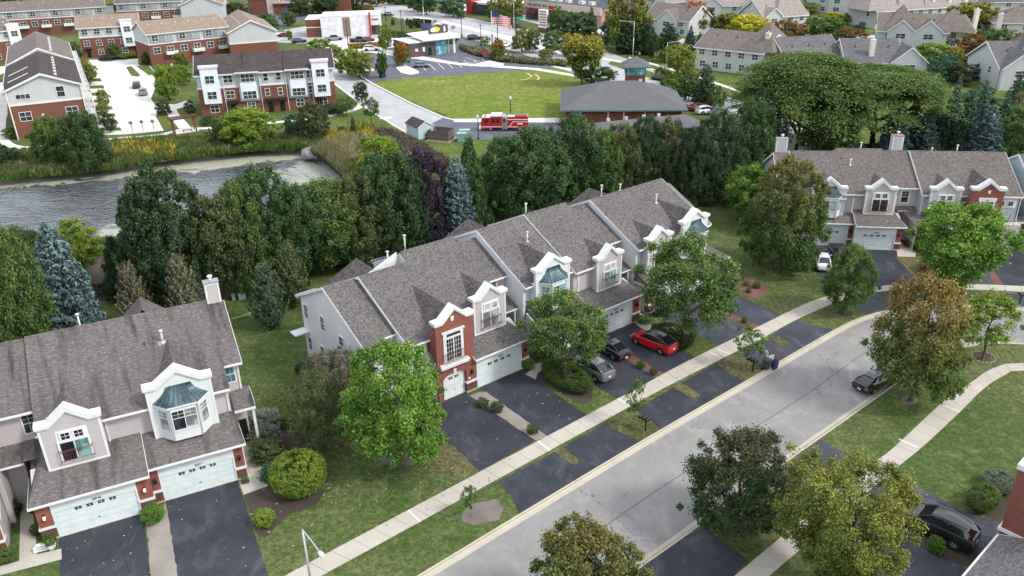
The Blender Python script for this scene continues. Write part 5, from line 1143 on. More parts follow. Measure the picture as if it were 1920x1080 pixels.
    if parts:
        for s in (1,-1):
            link('tail_light',tl,e,(-L2+.10,s*(W*.66),zt-.22)); link('head_light',hl,e,(L2-.17,s*W*.60,zh-.12)); link('wing_mirror',mi,e,(S['roof'][-1][0]-.35,s*(W+.06),S['deck'][4][2]+.08))
        link('number_plate',pl,e,(-L2-.005,0,zt-.38))
    if spoiler: q=MB(); q.box(-L2+.05,-L2+.28,-.70,.70,1.22,1.25); q.box(-L2+.12,-L2+.18,-.5,-.46,.98,1.22); q.box(-L2+.12,-L2+.18,.46,.5,.98,1.22); q.build('spoiler',PAINT['black'],e)
    if rails:
        q=MB()
        for s in (-1,1): q.tube((-1.9,s*.66,1.74),(.3,s*.66,1.78),.025,.025,6)
        q.build('roof_rail',MT['trim'],e)
    if kind_=='pickup': q=MB(); q.box(-2.78,-1.05,-.84,.84,1.14,1.19); q.build('bed_cover',MT['trim'],e)
    return e
def car_px(k,c,a,b,label,**kw):
    """a: rear end on the ground, b: front end on the ground"""
    A,B=G(*a),G(*b); d=B-A; return car(k,c,((A+B)/2)[:3],math.atan2(d.y,d.x),label,**kw)
# near cars
def head(dx,dy): return math.atan2(dy,dx)
vM=math.atan2(*( (mu(0,1)-mu(0,0)).yx)); vR=math.atan2(*((ru(0,1)-ru(0,0)).yx)); vL=math.atan2(*((lu(0,1)-lu(0,0)).yx))
car('cross','red',G(1225,650)[:3],vM+math.pi+.10,'glossy red crossover with black glass roof on the drive of the central row',roofcol='black')
car('cross','silver',G(1108,699)[:3],vM+math.pi+.02,'silver crossover with red tail lights under the tree beside the clipped hedge')
car('sedan','black',G(1142,660)[:3],vM+math.pi,'dark car mostly hidden by leaves behind the silver crossover',parts=True)
_st=(K1[60]-K1[50]); stdir=math.atan2((G(1560,690,ST_Z)-G(1400,790,ST_Z)).y,(G(1560,690,ST_Z)-G(1400,790,ST_Z)).x)
c_=G(1639,722,ST_Z); car('coupe','black',c_[:3],stdir-.10,'low black coupe with red tail lights driving along the grey street')
car('suv','black',G(1750,996)[:3],math.atan2((G(1690,950)-G(1820,1010)).y,(G(1690,950)-G(1820,1010)).x),'long black sport utility vehicle parked on the bottom right drive',rails=True,scale=1.07)
car('sedan','white',G(1541,497)[:3],vR+math.pi-.12,'white sedan seen from behind on the curved drive beside black pickup')
car('pickup','black',G(1577,490)[:3],vR+.02,'black pickup truck with covered bed parked beside the white sedan')
# ------------------------------------------------------------------ street furniture near
def mailbox(loc,rz,n,label):
    e=empty('mailbox_post',loc,rz); tag(e,label,'mailbox',group='black mailbox clusters on posts')
    m=MB(); m.box(-.05,.05,-.05,.05,0,1.12); m.box(-.05,.05,-.30,(n-1)*.36+.1-.3,1.02,1.08); m.build('post',MT['black'],e)
    for i in range(n):
        q=MB(); pts=[(-.11,0),(.11,0),(.11,.13)]+[(.11*math.cos(t),.13+.11*math.sin(t)) for t in (.5,1.05,1.57,2.1,2.6)]+[(-.11,.13)]; q.prism([(a-.2+i*.36,1.08+b) for a,b in pts],-.27,.25,'x'); q.build('letter_box',MT['black'],e)
    q=MB(); q.lathe([(.07,1.12),(.05,1.2),(.01,1.34)],8,0); q.build('finial',MT['black'],e)
    return e
mailbox(G(1210,808)[:3],stdir,3,'black cluster of three mailboxes beside the sapling in a mulch ring')
mailbox(G(1411,697)[:3],stdir,3,'black mailbox cluster standing next to the green wheeled bin')
mailbox(G(1792,562)[:3],0.1,2,'black twin mailbox behind the red tipped street tree')
mailbox(G(1911,570)[:3],0.0,2,'black twin mailbox at the right edge by the kerb')
def bin_(loc,rz):
    e=empty('wheeled_bin',loc,rz); tag(e,'dark green wheeled bin stuffed with white boards at the kerb','bin')
    m=MB(); m.face([(-.24,-.24,.06),(.24,-.24,.06),(.30,-.30,1.0),(-.30,-.30,1.0)]); m.face([(.24,-.24,.06),(.24,.24,.06),(.30,.32,1.0),(.30,-.30,1.0)]); m.face([(.24,.24,.06),(-.24,.24,.06),(-.30,.32,1.0),(.30,.32,1.0)]); m.face([(-.24,.24,.06),(-.24,-.24,.06),(-.30,-.30,1.0),(-.30,.32,1.0)]); m.face([(-.24,-.24,.06),(-.24,.24,.06),(.24,.24,.06),(.24,-.24,.06)]); m.build('bin_body',MT['bin'],e)
    m=MB(); m.box(-.33,.33,-.33,.35,1.0,1.05); m.box(-.25,.25,.35,.42,.98,1.03); m.build('lid',MT['bin'],e)
    for s in (-1,1): m=MB(); m.tube((s*.25,.26,.11),(s*.31,.26,.11),.11,.11,12); m.build('wheel',MT['rubber'],e)
MT['bin']=plain('bin_plastic',(.035,.06,.05),.5,.4,0,.1); MT['bluebag']=plain('blue_plastic',(.02,.03,.13),.5,.4,0,.1); MT['card']=plain('cardboard',(.28,.18,.11),.85,.1,0,.1)
bin_(G(1436,692)[:3],stdir+.2)
b=G(1447,688); m=MB(); m.box(-.03,.03,-.16,.16,.0,1.9); o=m.build('white_board',MT['white'],None,(b.x-.45,b.y+.25,.0)); o.rotation_euler=(R_(8),R_(-14),.5); tag(o,'long white board leaning out of the green bin','board')
m=MB(); m.box(-.35,.35,-.03,.03,.3,1.15); o=m.build('white_sheet',MT['white'],None,(b.x-.05,b.y+.15,0),.4); tag(o,'broad white sheet standing behind the green wheeled bin','board')
m=MB(); m.prism([(-.22,0),(.22,0),(.28,.7),(.2,.85),(-.2,.85),(-.28,.7)],-.2,.2,'y'); o=m.build('recycling_sack',MT['bluebag'],None,(b.x+.15,b.y-.25,0),.6); tag(o,'blue recycling sack at the kerb beside green bin','sack')
m=MB(); m.box(-.02,.02,-.22,.22,.7,1.35); o=m.build('cardboard_sheet',MT['card'],None,(b.x+.3,b.y-.05,0),.9); tag(o,'brown cardboard sheet poking up from the blue sack','cardboard')
# white planter and its little dog shaped sign, left row
b=G(98,1029); e=empty('planter',b[:3]); tag(e,'white flower pot with green plant beside left garage','planter'); m=MB(); m.lathe([(.20,0),(.30,.30),(.33,.46),(.30,.46)],16); m.build('pot',MT['white_cap'],e); c=link('plant',KINDS['bush'][0],e,(0,0,.35),scale=(.42,.42,.8)); c['tint']=list(LC['bright'][0]); c['tint2']=list(LC['green'][1])
b=G(80,1034); m=MB(); m.prism([(-.52,.0),(.52,.0),(.52,.36),(.30,.36),(.12,.56),(-.30,.56),(-.38,.40),(-.52,.36)],-.04,.04,'y'); o=m.build('garden_sign',MT['white_cap'],None,(b.x,b.y,.05),R_(22)); o.rotation_euler=(R_(-20),0,R_(22)); tag(o,'small white house shaped garden sign beside the white flower pot','sign')
l=MB(); l.box(-.34,.30,-.048,-.041,.24,.33); l.box(-.30,.34,-.048,-.041,.08,.17); l.build('lettering',MT['galv'],o)
# pumpkin scarecrow face on the hedge
b=G(1073,700); m=MB(); m.lathe([(.10,.0),(.30,.10),(.34,.24),(.26,.38),(.08,.43)],14); MT['pumpkin']=plain('pumpkin_skin',(.55,.20,.06),.6,.3,0,.2,5); o=m.build('pumpkin',MT['pumpkin'],None,(b.x,b.y,1.05)); tag(o,'orange pumpkin sitting on the clipped hedge under the tree','pumpkin')
# utility boxes behind the left row
for (x,y,w_,d_,h_,mt,lb) in ((439,563,.35,.3,.75,'util_pale','narrow pale utility pedestal left of the green cabinet'),(455,560,.75,.7,.65,'util_pale','squat mint green utility cabinet on the rear lawn')):
    MT.setdefault('util_pale',plain('mint_utility_paint',(.30,.47,.41),.5,.3,0,.05)); b=G(x,y); e=empty('utility_cabinet',b[:3],.3); tag(e,lb,'utility box'); m=MB(); m.box(-w_/2,w_/2,-d_/2,d_/2,.03,h_-.06); m.build('cabinet_body',MT[mt],e); m=MB(); m.box(-w_/2-.03,w_/2+.03,-d_/2-.03,d_/2+.03,h_-.06,h_); m.build('cabinet_lid',MT[mt],e)
# garden hose
hp=[G(*q) for q in ((430,598),(447,594),(462,589),(476,585),(484,583),(476,588),(462,592),(447,596),(436,599))]; m=MB(); hp=smooth_line(hp,.3)
for a,b in zip(hp,hp[1:]): m.tube((a.x,a.y,.04),(b.x,b.y,.04),.035,.035,5,caps=False)
MT['hose']=plain('yellow_hose',(.50,.50,.24),.6,.3,0,0); tag(m.build('garden_hose',MT['hose']),'pale yellow garden hose lying on the rear lawn','hose')
# street light in the foreground
def street_light(base,H,arm,az,label,mat='galv',r=.10,group='tall street lights'):
    e=empty('street_light',base,az); tag(e,label,'street light',group)
    m=MB(); m.tube((0,0,0),(0,0,H*.55),r,r*.8,10); m.tube((0,0,H*.55),(0,0,H),r*.8,r*.55,10); m.lathe([(r*2.0,0),(r*1.9,.12),(r*1.2,.2)],10); m.build('pole',MT[mat],e)
    m=MB(); pr=None
    for i in range(7):
        t=i/6; q=(arm*t,0,H+ .35*math.sin(t*1.5)*arm*.22)
        if pr: m.tube(pr,q,r*.42,r*.38,7,caps=False)
        pr=q
    m.tube((0,0,H-.7),(arm*.45,0,H+.05*arm),r*.25,r*.25,6) if arm>2.2 else None
    m.build('arm',MT[mat],e)
    m=MB(); m.lathe([(.05,-.06),(.16,-.05),(.20,.03),(.13,.10),(.03,.12)],10); l=m.build('lamp_head',MT[mat],e,(pr[0]+.22,0,pr[2])); l.scale=(1.7,.8,.8)
    return e
# near lamp: head seen at (600,1040), pole top near (566,992)
Hn=8.6; t_=G(567,993,Hn); hd=G(603,1042,Hn+.1); az=math.atan2(hd.y-t_.y,hd.x-t_.x); street_light((t_.x,t_.y,0),Hn,(hd-t_).length-.25,az,'pale grey street light standing in the foreground at the bottom edge',mat='lampgrey' if 'lampgrey' in MT else 'white',r=.09)
# ------------------------------------------------------------------ north side: roads, lots, fields
PV=.004
def fsheet(name,px,mat,z=PV,jag=0,group=None): return sheet(name,P(*px),z,mat,jag=jag)
fsheet('field',((690,158),(735,148),(870,138),(1000,128),(1075,120),(1130,150),(1150,190),(1060,224),(1030,222),(850,224),(836,215)),'field',PV)
fsheet('rear_lawn',((612,215),(690,190),(722,220),(760,252),(800,262),(960,262),(975,290),(930,300),(880,320),(820,300),(760,280),(700,262),(640,245),(600,235)),'far_lawn',PV)
fsheet('rear_lawn',((1290,395),(1340,385),(1400,395),(1480,420),(1510,470),(1480,500),(1440,480),(1400,500),(1360,470),(1330,430)),'lawn',.003)
# pale concrete road and the dark asphalt loop by the fire station
fsheet('access_road',((560,98),(604,92),(634,118),(700,160),(770,196),(830,221),(798,240),(768,252),(735,236),(690,205),(655,178),(620,150),(590,122)),'road_far',.010)
fsheet('access_road',((764,250),(798,238),(830,221),(850,226),(880,229),(1040,231),(1040,262),(900,262),(800,262)),'asphalt_lot',.014)
fsheet('access_road',((1040,231),(1180,236),(1500,250),(1640,290),(1500,300),(1040,262)),'asphalt_lot',.014)
for a,b in (((634,117),(700,158)),((700,158),(770,194)),((770,194),(830,220)),((830,220),(852,226)),((620,152),(690,206)),((690,206),(766,252))):
    A,B=G(*a),G(*b); d=(B-A).normalized(); n=Vector((-d.y,d.x,0))*.22; m=MB(); m.prism([(q.x,q.y) for q in (A-n,B-n,B+n,A+n)],0,.13,'z'); tag(m.build('kerb',MT['conc_far']),kind='structure')
fsheet('pavement',((848,223),(1060,221),(1060,230),(852,229)),'conc_far',.02)
# main road
fsheet('main_road',((560,-60),(640,-60),(700,0),(760,12),(860,30),(975,52),(1090,80),(1180,112),(1340,172),(1500,232),(1700,300),(1700,330),(1600,312),(1440,262),(1330,216),(1200,182),(1100,148),(1030,118),(960,95),(900,78),(820,55),(740,32),(690,18),(650,0)),'road_far',.008)
fsheet('road_median',((1148,112),(1260,146),(1350,172),(1352,180),(1250,158),(1140,120)),'far_lawn',.016)
fsheet('road_median',((830,38),(970,72),(1060,100),(1056,104),(960,77),(828,42)),'conc_far',.016)
lm=MB()
for k,(a,b) in enumerate((((700,12),(1000,82)),((720,8),(1010,70)),((760,16),(1040,82)),((740,22),(990,92)),((1180,140),(1400,215)))):
    A,B=G(*a),G(*b); L=(B-A).length; d=(B-A).normalized(); n=Vector((-d.y,d.x,0))*.10; s=0
    while s<L: q=A+d*s; r=A+d*min(L,s+(3 if k%2 else 400)); lm.face([(q-n)+Vector((0,0,.02)),(r-n)+Vector((0,0,.02)),(r+n)+Vector((0,0,.02)),(q+n)+Vector((0,0,.02))]); s+=9 if k%2 else 1e9
tag(lm.build('lane_markings',MT['line']),kind='structure')
fsheet('retail_lot',((640,128),(690,104),(735,92),(860,70),(920,92),(1000,108),(1110,124),(1000,131),(735,148),(690,156)),'asphalt_lot',.012)
fsheet('retail_lot',((575,85),(620,74),(720,72),(860,62),(830,80),(740,88),(680,100),(630,118),(600,100)),'conc_far',.010)
fsheet('retail_lot',((500,62),(590,46),(720,60),(720,72),(640,76),(560,82),(505,78)),'road_far',.009)
fsheet('retail_lot',((420,22),(560,20),(590,30),(540,46),(480,56),(420,50)),'asphalt_lot',.011)
fsheet('retail_lot',((860,5),(1100,22),(1180,44),(1160,70),(1080,60),(960,34),(860,18)),'conc_far',.009)
for q in ((640,112),(700,92)): pass
fsheet('footpath',((690,98),(720,92),(860,118),(1010,128),(1125,148),(1123,151),(1000,131),(860,122)),'conc_far',.018)
fsheet('footpath',((0,0),(0,0),(0,0)),'conc_far') if False else None
fsheet('footpath',((930,96),(1070,130),(1290,192),(1400,232),(1398,235),(1286,195),(1068,133),(928,99)),'conc_far',.018)
fsheet('footpath',((1000,84),(1120,106),(1180,118),(1180,121),(1120,109),(998,87)),'conc_far',.018)
fsheet('footpath',((1180,106),(1300,140),(1420,180),(1600,232),(1598,236),(1418,184),(1298,143),(1178,109)),'conc_far',.018)
# parking bay lines
lm=MB()
for i in range(8):
    A=G(800+i*16.5,133-i*1.6); B=G(784+i*16.5+4,121.5-i*1.6)
    d=(B-A).normalized(); n=Vector((-d.y,d.x,0))*.09; lm.face([(A-n)+Vector((0,0,.02)),(B-n)+Vector((0,0,.02)),(B+n)+Vector((0,0,.02)),(A+n)+Vector((0,0,.02))])
for a,b in (((868,116),(915,123)),((868,119),(905,124)),((872,108),(915,120))):
    A,B=G(*a),G(*b); d=(B-A).normalized(); n=Vector((-d.y,d.x,0))*.09; lm.face([(A-n)+Vector((0,0,.02)),(B-n)+Vector((0,0,.02)),(B+n)+Vector((0,0,.02)),(A+n)+Vector((0,0,.02))])
tag(lm.build('bay_markings',MT['line']),kind='structure')
for q in (((742,127),(760,122),(785,134),(786,138),(770,141),(752,137)),((893,120),(918,114),(945,120),(944,124),(915,126)),((690,126),(702,131),(700,134),(680,133))):
    fsheet('kerbed_island',q,'conc_far',.1)
# left estate lot, pads and path
fsheet('estate_lot',((160,118),(168,112),(278,110),(280,122),(292,137),(302,152),(292,162),(283,185),(290,196),(330,195),(352,188),(362,196),(330,205),(300,208),(292,218),(307,245),(231,252),(205,192),(186,140)),'conc_far',.008)
fsheet('estate_lot',((-60,130),(12,124),(30,126),(0,140),(-60,150)),'conc_far',.008)
fsheet('estate_lot',((240,120),(300,112),(360,108),(360,116),(300,128),(285,134)),'conc_far',.006) if False else None
fsheet('estate_road',((-60,200),(0,176),(14,180),(14,215),(0,262),(-20,300),(-60,300)),'conc_far',.008)
for i in range(9):
    y=140+i*13.2; x=186+i*5.2; w_=26+i*2.2
    fsheet('driveway_pad',((x-w_,y),(x,y-.5),(x+2.6,y+6.5),(x-w_+2,y+7.5)),'conc_far',.012)
    fsheet('grass_strip',((x-w_+2,y+8),(x+2.6,y+7),(x+5,y+12.4),(x-w_+4,y+13)),'far_lawn',.013)
fsheet('grass_island',((286,136),(300,150),(318,160),(340,170),(362,178),(350,188),(322,194),(300,186),(292,172),(296,160)),'far_lawn',.014)
fsheet('grass_island',((295,216),(310,210),(330,206),(350,205),(360,240),(330,243),(310,243)),'far_lawn',.014)
fsheet('grass_island',((236,126),(246,124),(264,141),(258,144),(246,142)),'far_lawn',.014)
fsheet('grass_island',((255,124),(278,122),(292,138),(280,142)),'far_lawn',.014)
pth=smooth_line(P((6,195),(3,225),(2,248),(10,266),(24,274),(45,277),(70,276),(100,272),(140,269),(185,264),(225,259),(262,257),(300,253),(325,247),(345,242),(400,240),(450,235),(520,229),(570,224),(600,221),(640,212),(668,204),(678,196),(672,186)),1.5)
A=offset_line(pth,.85); B=offset_line(pth,-.85); ribbon('footpath',A,B,.02,'conc_far')
pth=smooth_line(P((318,200),(326,216),(340,232),(350,244)),1.5); ribbon('footpath',offset_line(pth,1.1),offset_line(pth,-1.1),.022,'conc_far')
# ------------------------------------------------------------------ far buildings
def frame_px(a,b,z=0):
    A,B=G(*a,z),G(*b,z); return (A.x,A.y,0),math.atan2(B.y-A.y,B.x-A.x),(B-A).length
def gable_box(par,x0,x1,y0,y1,ze,zr,roof,wall,axis='x',ov=.45,brick=None,zbrick=0,open_=False):
    """walls with a gabled roof; ridge along x or y"""
    m=MB()
    if axis=='x':
        ym=(y0+y1)/2; m.prism([(y0,0),(y1,0),(y1,ze),(ym,zr-.12),(y0,ze)],x0,x1,'x')
    else:
        xm=(x0+x1)/2; m.prism([(x0,0),(x1,0),(x1,ze),(xm,zr-.12),(x0,ze)],y0,y1,'y')
    w_=m.build('wall',MT[wall],par)
    r=MB(); t=.16
    if axis=='x':
        k=(zr-ze)/(ym-y0); a,b=x0-ov,x1+ov; ya,yb=y0-ov,y1+ov; zl=ze-k*ov
        r.prism([(ya,zl),(ym,zr),(ym,zr-t),(ya,zl-t)],a,b,'x'); r.prism([(ym,zr),(yb,zl),(yb,zl-t),(ym,zr-t)],a,b,'x')
        f=MB(); 
        for xx,s in ((a,-1),(b,1)): f.prism([(ya,zl+.02),(ym,zr+.03),(ym,zr-.42),(ya,zl-.3)],xx,xx+s*.06,'x'); f.prism([(ym,zr+.03),(yb,zl+.02),(yb,zl-.3),(ym,zr-.42)],xx,xx+s*.06,'x')
        f.box(a,b,ya-.1,ya,zl-.25,zl); f.box(a,b,yb,yb+.1,zl-.25,zl)
    else:
        k=(zr-ze)/(xm-x0); a,b=y0-ov,y1+ov; xa,xb=x0-ov,x1+ov; zl=ze-k*ov
        r.prism([(xa,zl),(xm,zr),(xm,zr-t),(xa,zl-t)],a,b,'y'); r.prism([(xm,zr),(xb,zl),(xb,zl-t),(xm,zr-t)],a,b,'y')
        f=MB()
        for yy,s in ((a,-1),(b,1)): f.prism([(xa,zl+.02),(xm,zr+.03),(xm,zr-.42),(xa,zl-.3)],yy,yy+s*.06,'y'); f.prism([(xm,zr+.03),(xb,zl+.02),(xb,zl-.3),(xm,zr-.42)],yy,yy+s*.06,'y')
        f.box(xa-.1,xa,a,b,zl-.25,zl); f.box(xb,xb+.1,a,b,zl-.25,zl)
    ro=r.build('roof',MT[roof],par); f.build('eaves_board',MT['white'],ro)
    if brick:
        m=MB(); e=.12; m.box(x0-e,x1+e,y0-e,y1+e,0,zbrick); m.build('brick_wall',MT[brick],par); m=MB(); e=.16; m.box(x0-e,x1+e,y0-e,y1+e,zbrick,zbrick+.28); m.build('belt_course',MT['white'],par)
    return ro
def fwin(par,x,y,z,w_,h,cols=2,rows=2,side='F',gl='glass_far',out=.10): return window(par,x,-y,z,w_,h,cols,rows,side,gl,outer=out,far=True,mull=.07)
# T2: three storey terrace facing us
o,a,L=frame_px((381,219),(631,201)); T2=empty('terrace_block',o,a); tag(T2,'three storey terrace with dark roof and two white corner bays beside the pond path','apartment building',group='brick terraces across the pond')
gable_box(T2,0,L,0,11.5,8.7,11.6,'roof_dk','sid_far',brick='brick_far',zbrick=5.6)
for x0 in (.9,L-4.3):
    m=MB(); m.box(x0,x0+3.4,-.9,0,2.7,9.9); m.build('white_bay',MT['panel_white'],T2); m=MB(); m.box(x0-.2,x0+3.6,-1.1,.4,9.9,10.35); m.build('bay_cornice',MT['white'],T2)
    for z in (3.7,6.9): fwin(T2,x0+1.7,-.9,z,1.7,1.45)
for x0 in (8.0,18.0):
    m=MB(); m.box(x0,x0+4.0,-.5,0,2.7,8.5); 
    m.build('bay_wall',MT['sid_fgrey'],T2); m=MB(); m.box(x0+.35,x0+3.65,-.56,-.5,3.1,6.6); m.build('bay_panel',MT['panel_white'],T2)
    m=MB(); m.face([(x0-.4,-1.0,8.75),(x0+4.4,-1.0,8.75),(x0+4.4,2.2,9.6),(x0-.4,2.2,9.6)]); m.box(x0-.4,x0+4.4,-1.05,-.95,8.55,8.75); m.build('bay_roof',MT['roof_dk'],T2)
    m=MB(); m.box(x0-.45,x0+4.45,-1.12,-1.05,8.5,8.78); m.build('bay_eaves',MT['white'],T2)
    fwin(T2,x0+2,-.58,6.7,2.6,1.5,3); fwin(T2,x0+2,-.58,3.2,2.6,1.5,3)
for x,z,w_,c in ((6.1,6.7,1.7,2),(6.1,3.5,1.6,2),(13.6,6.6,.9,1),(16.2,6.6,.9,1),(13.6,3.5,.8,1),(16.2,3.5,.8,1),(22.6,6.7,1.7,2),(22.8,3.5,1.6,2),(2.6,.8,1.6,2),(10.0,.9,1.5,2),(20,.9,1.5,2),(L-2.6,.8,1.6,2)): fwin(T2,x,-.13,z,w_,1.45,c)
for x in (6.4,13.9,16.3,24.0):
    m=MB(); m.box(x-.5,x+.5,-.2,-.12,.1,2.25); m.build('entry_door',MT['black'],T2); m=MB(); m.prism([(-.12,2.9),(-1.0,2.55),(-1.0,2.45),(-.12,2.5)],x-1.1,x+1.1,'x'); m.build('door_canopy',MT['black'],T2)
for x in (5.0,12.3,17.6,L-4.6): m=MB(); m.box(x-.06,x+.06,-.25,-.12,0,8.5); m.build('downspout',MT['white'],T2)
for x in (9.2,17.5): m=MB(); m.prism([(-.45,8.52),(5.75,11.63),(5.75,11.8),(-.45,8.7)],x,x+.12,'x'); m.build('roof_fin',MT['roof_dk'],T2)
m=MB(); m.box(-.14,L+.14,-.16,11.6,2.62,2.72); m.build('brick_ledge',MT['brick_far'],T2)
for y in (3,8): fwin(T2,0-.13,y,6.4,.9,1.3,1,2,'L'); fwin(T2,-.13,y,3.3,.9,1.3,1,2,'L')
# T1: long terrace end-on, left
def endon(origin,ang,L,depth,zs,ze,zr,roof,label):
    e=empty('terrace_block',origin,ang); tag(e,label,'apartment building',group='brick terraces across the pond')
    gable_box(e,0,L,0,depth,ze,zr,roof,'sid_far',axis='y',brick='brick_far',zbrick=zs)
    n=int(depth/6)
    for y in range(n):
        yy=1+y*6.0
        for z in (3.1,6.2):
            q=MB(); q.box(L+.15,L+1.7,yy,yy+3.2,z,z+.16); q.box(L+1.6,L+1.68,yy,yy+3.2,z+.16,z+1.1); q.box(L+.15,L+1.68,yy,yy+.06,z+.16,z+1.1); q.box(L+.15,L+1.68,yy+3.14,yy+3.2,z+.16,z+1.1); q.box(L+1.5,L+1.7,yy,yy+.2,0,z); q.build('balcony',MT['white'],e)
            q=MB(); q.box(L+.5,L+.9,yy+.8,yy+1.2,z+.16,z+.9); q.box(L+.9,L+1.3,yy+1.7,yy+2.2,z+.16,z+.7); q.build('balcony_furniture',MT['black'],e)
        fwin(e,L+.13,yy+1.6,6.6,1.6,1.7,2,1,'R')
    for k in range(7):
        y=2+k*depth/8; q=MB(); x=L*.70; z=ze+(zr-ze)*.6; q.box(x-.25,x+.25,y,y+1.3,z-.1,z+.22); q.build('roof_vent',MT['galv_lt'],e)
    return e
ta=R_(28); to=G(35,262)
T1=endon(to[:3],ta,12.6,30,6.3,9.4,11.9,'roof_dk','terrace end wall with dark gabled roof and brick lower half left of the pond path'); L=12.6
fwin(T1,2.6,-.02,7.5,2.3,.8,3,1); fwin(T1,9.0,-.02,7.2,1.3,1.9,1,2); fwin(T1,2.2,-.13,3.4,1.9,1.6); fwin(T1,10.2,-.13,3.4,2.0,1.7)
for x in (0,L): m=MB(); m.box(x-.1,x+.1,-.35,-.15,0,9.2); m.build('downspout',MT['white'],T1)
m=MB(); m.box(-1.1,-.15,.6,2.6,8.2,10.4); m.build('white_bay',MT['panel_white'],T1)
m=MB(); m.box(4.9,5.3,-.2,-.13,4.0,4.4); m.build('wall_light',MT['white'],T1)
for k in range(2):
    q=MB(); y=5+k*8; z0=9.4+(11.9-9.4)*.12; q.prism([(.5,9.75),(4.2,11.2),(4.2,11.35),(.5,9.9)],y,y+.35,'y'); q.build('roof_flashing',MT['galv_lt'],T1)
o2=Vector(to)+Matrix.Rotation(ta,3,'Z')@Vector((0,33,0))
T1b=endon((o2.x,o2.y,0),ta,12.6,30,6.3,9.4,12.3,'roof_mid','terrace with taupe gabled roof just behind the dark roofed end wall')
o3=Vector(to)+Matrix.Rotation(ta,3,'Z')@Vector((-15.5,-3,0))
def terrace(a,b,label,depth=11,ze=8.7,zr=11.4,roof='roof_tan',zb=5.6,bays=(),front='A',L=None,vents=6,lower=True):
    o,ang,L0=frame_px(a,b); L=L or L0; e=empty('terrace_block',o,ang); tag(e,label,'apartment building',group='brick terraces across the pond')
    gable_box(e,0,L,0,depth,ze,zr,roof,'sid_far',brick='brick_far',zbrick=zb)
    if front=='A':
        n=int(L/3.4)
        for i in range(n):
            x=L*(i+.5)/n; fwin(e,x,-.13,6.5,1.6,1.5)
            if i%2==0: m=MB(); m.box(x-1.5,x+1.5+L/n*.9,-.17,-.02,6.0,8.6); m.build('grey_panel',MT['sid_fgrey'],e); fwin(e,x,-.20,6.5,1.6,1.5)
            if lower:
                fwin(e,x,-.13,3.2,1.8,1.6)
                if i%2: q=MB(); q.box(x-1.6,x+1.6,-1.5,-.12,2.7,2.85); q.box(x-1.6,x+1.6,-1.55,-1.48,2.85,3.7); q.box(x-1.6,x-1.5,-1.5,-.12,2.85,3.7); q.box(x+1.5,x+1.6,-1.5,-.12,2.85,3.7); q.build('balcony',MT['white'],e)
    else:
        n=int(L/3.1)
        for i in range(n):
            x=L*(i+.5)/n; fwin(e,x,-.2,6.6,1.5,1.5); fwin(e,x,-.2,3.4,1.4,1.4)
            if i%2==0: m=MB(); m.box(x-.5,x+.5,-.2,-.12,.1,2.3); m.build('entry_door',MT['black'],e); m=MB(); m.box(x-1.0,x+1.0,-.9,-.12,2.5,2.65); m.build('door_canopy',MT['black'],e)
            else: fwin(e,x,-.15,.8,1.4,1.4)
    for bx in bays:
        m=MB(); m.box(bx,bx+3.2,-.9,0,2.6,9.9); m.build('white_bay',MT['panel_white'],e); m=MB(); m.box(bx-.15,bx+3.35,-1.0,.3,9.9,10.3); m.build('bay_cornice',MT['white'],e)
        for z in (3.6,6.8): fwin(e,bx+1.6,-.9,z,1.7,1.5)
    ym=depth/2
    for k in range(vents): q=MB(); x=L*(k+.5)/vents; z=zr-(zr-ze)*(ym-ym*.62)/ym; q.box(x-.15,x+.15,ym*.62,ym*.62+.3,z-.1,z+.35); q.build('roof_vent',MT['galv_lt'],e)
    return e,L
T3,_=terrace((287,124),(434,106),'terrace with tan roof and brick middle, white balconies, right behind the dark roofed block',roof='roof_tan',depth=13)
o,ang,_=frame_px((434,110),(575,100)); T3b=empty('terrace_block',o,ang+R_(4)); tag(T3b,'tan roofed wing with pale end gable and a line of small windows','apartment building',group='brick terraces across the pond')
gable_box(T3b,0,13,-2,26,7.6,10.6,'roof_tan','sid_far',axis='y',brick='brick_far',zbrick=4.2)
for k in range(7): fwin(T3b,-.02,1+k*3.4,5.0,1.2,1.4,2,2,'L'); q=MB(); q.box(3.6,3.9,1+k*3.2,1.4+k*3.2,8.9,9.5); q.build('roof_vent',MT['galv_lt'],T3b)
T4,_=terrace((158,109),(270,101),'far terrace facing the bright lot, tan roof, white corner bay at right',roof='roof_tan',front='B',bays=(11.6,),depth=11,L=None)
T5,_=terrace((-70,76),(205,58),'farthest left terrace with long taupe roof along the top edge',roof='roof_mid',depth=11)
T6,_=terrace((226,52),(346,46),'far terrace with grey roof, grey panelled walls and paired windows',roof='roof_gr',depth=12)
o,ang,_=frame_px((345,48),(445,44)); T6b=empty('terrace_block',o,ang+R_(4)); tag(T6b,'small tan roofed wing with pale gable beyond the tan terrace','apartment building',group='brick terraces across the pond')
gable_box(T6b,0,15,-2,24,7.6,10.8,'roof_tan','sid_far',axis='y')
for k in range(5): fwin(T6b,-.02,1+k*3.4,5.0,1.2,1.4,2,2,'L')
T7,_=terrace((-40,122),(38,112),'partly seen terrace at the left edge with white bay and brick walls',roof='roof_mid',front='B',bays=(9.5,),depth=10)
T8,_=terrace((60,5),(345,-12),'dark roofed terrace at the very top left edge',roof='roof_dk',depth=11,vents=3,lower=False)
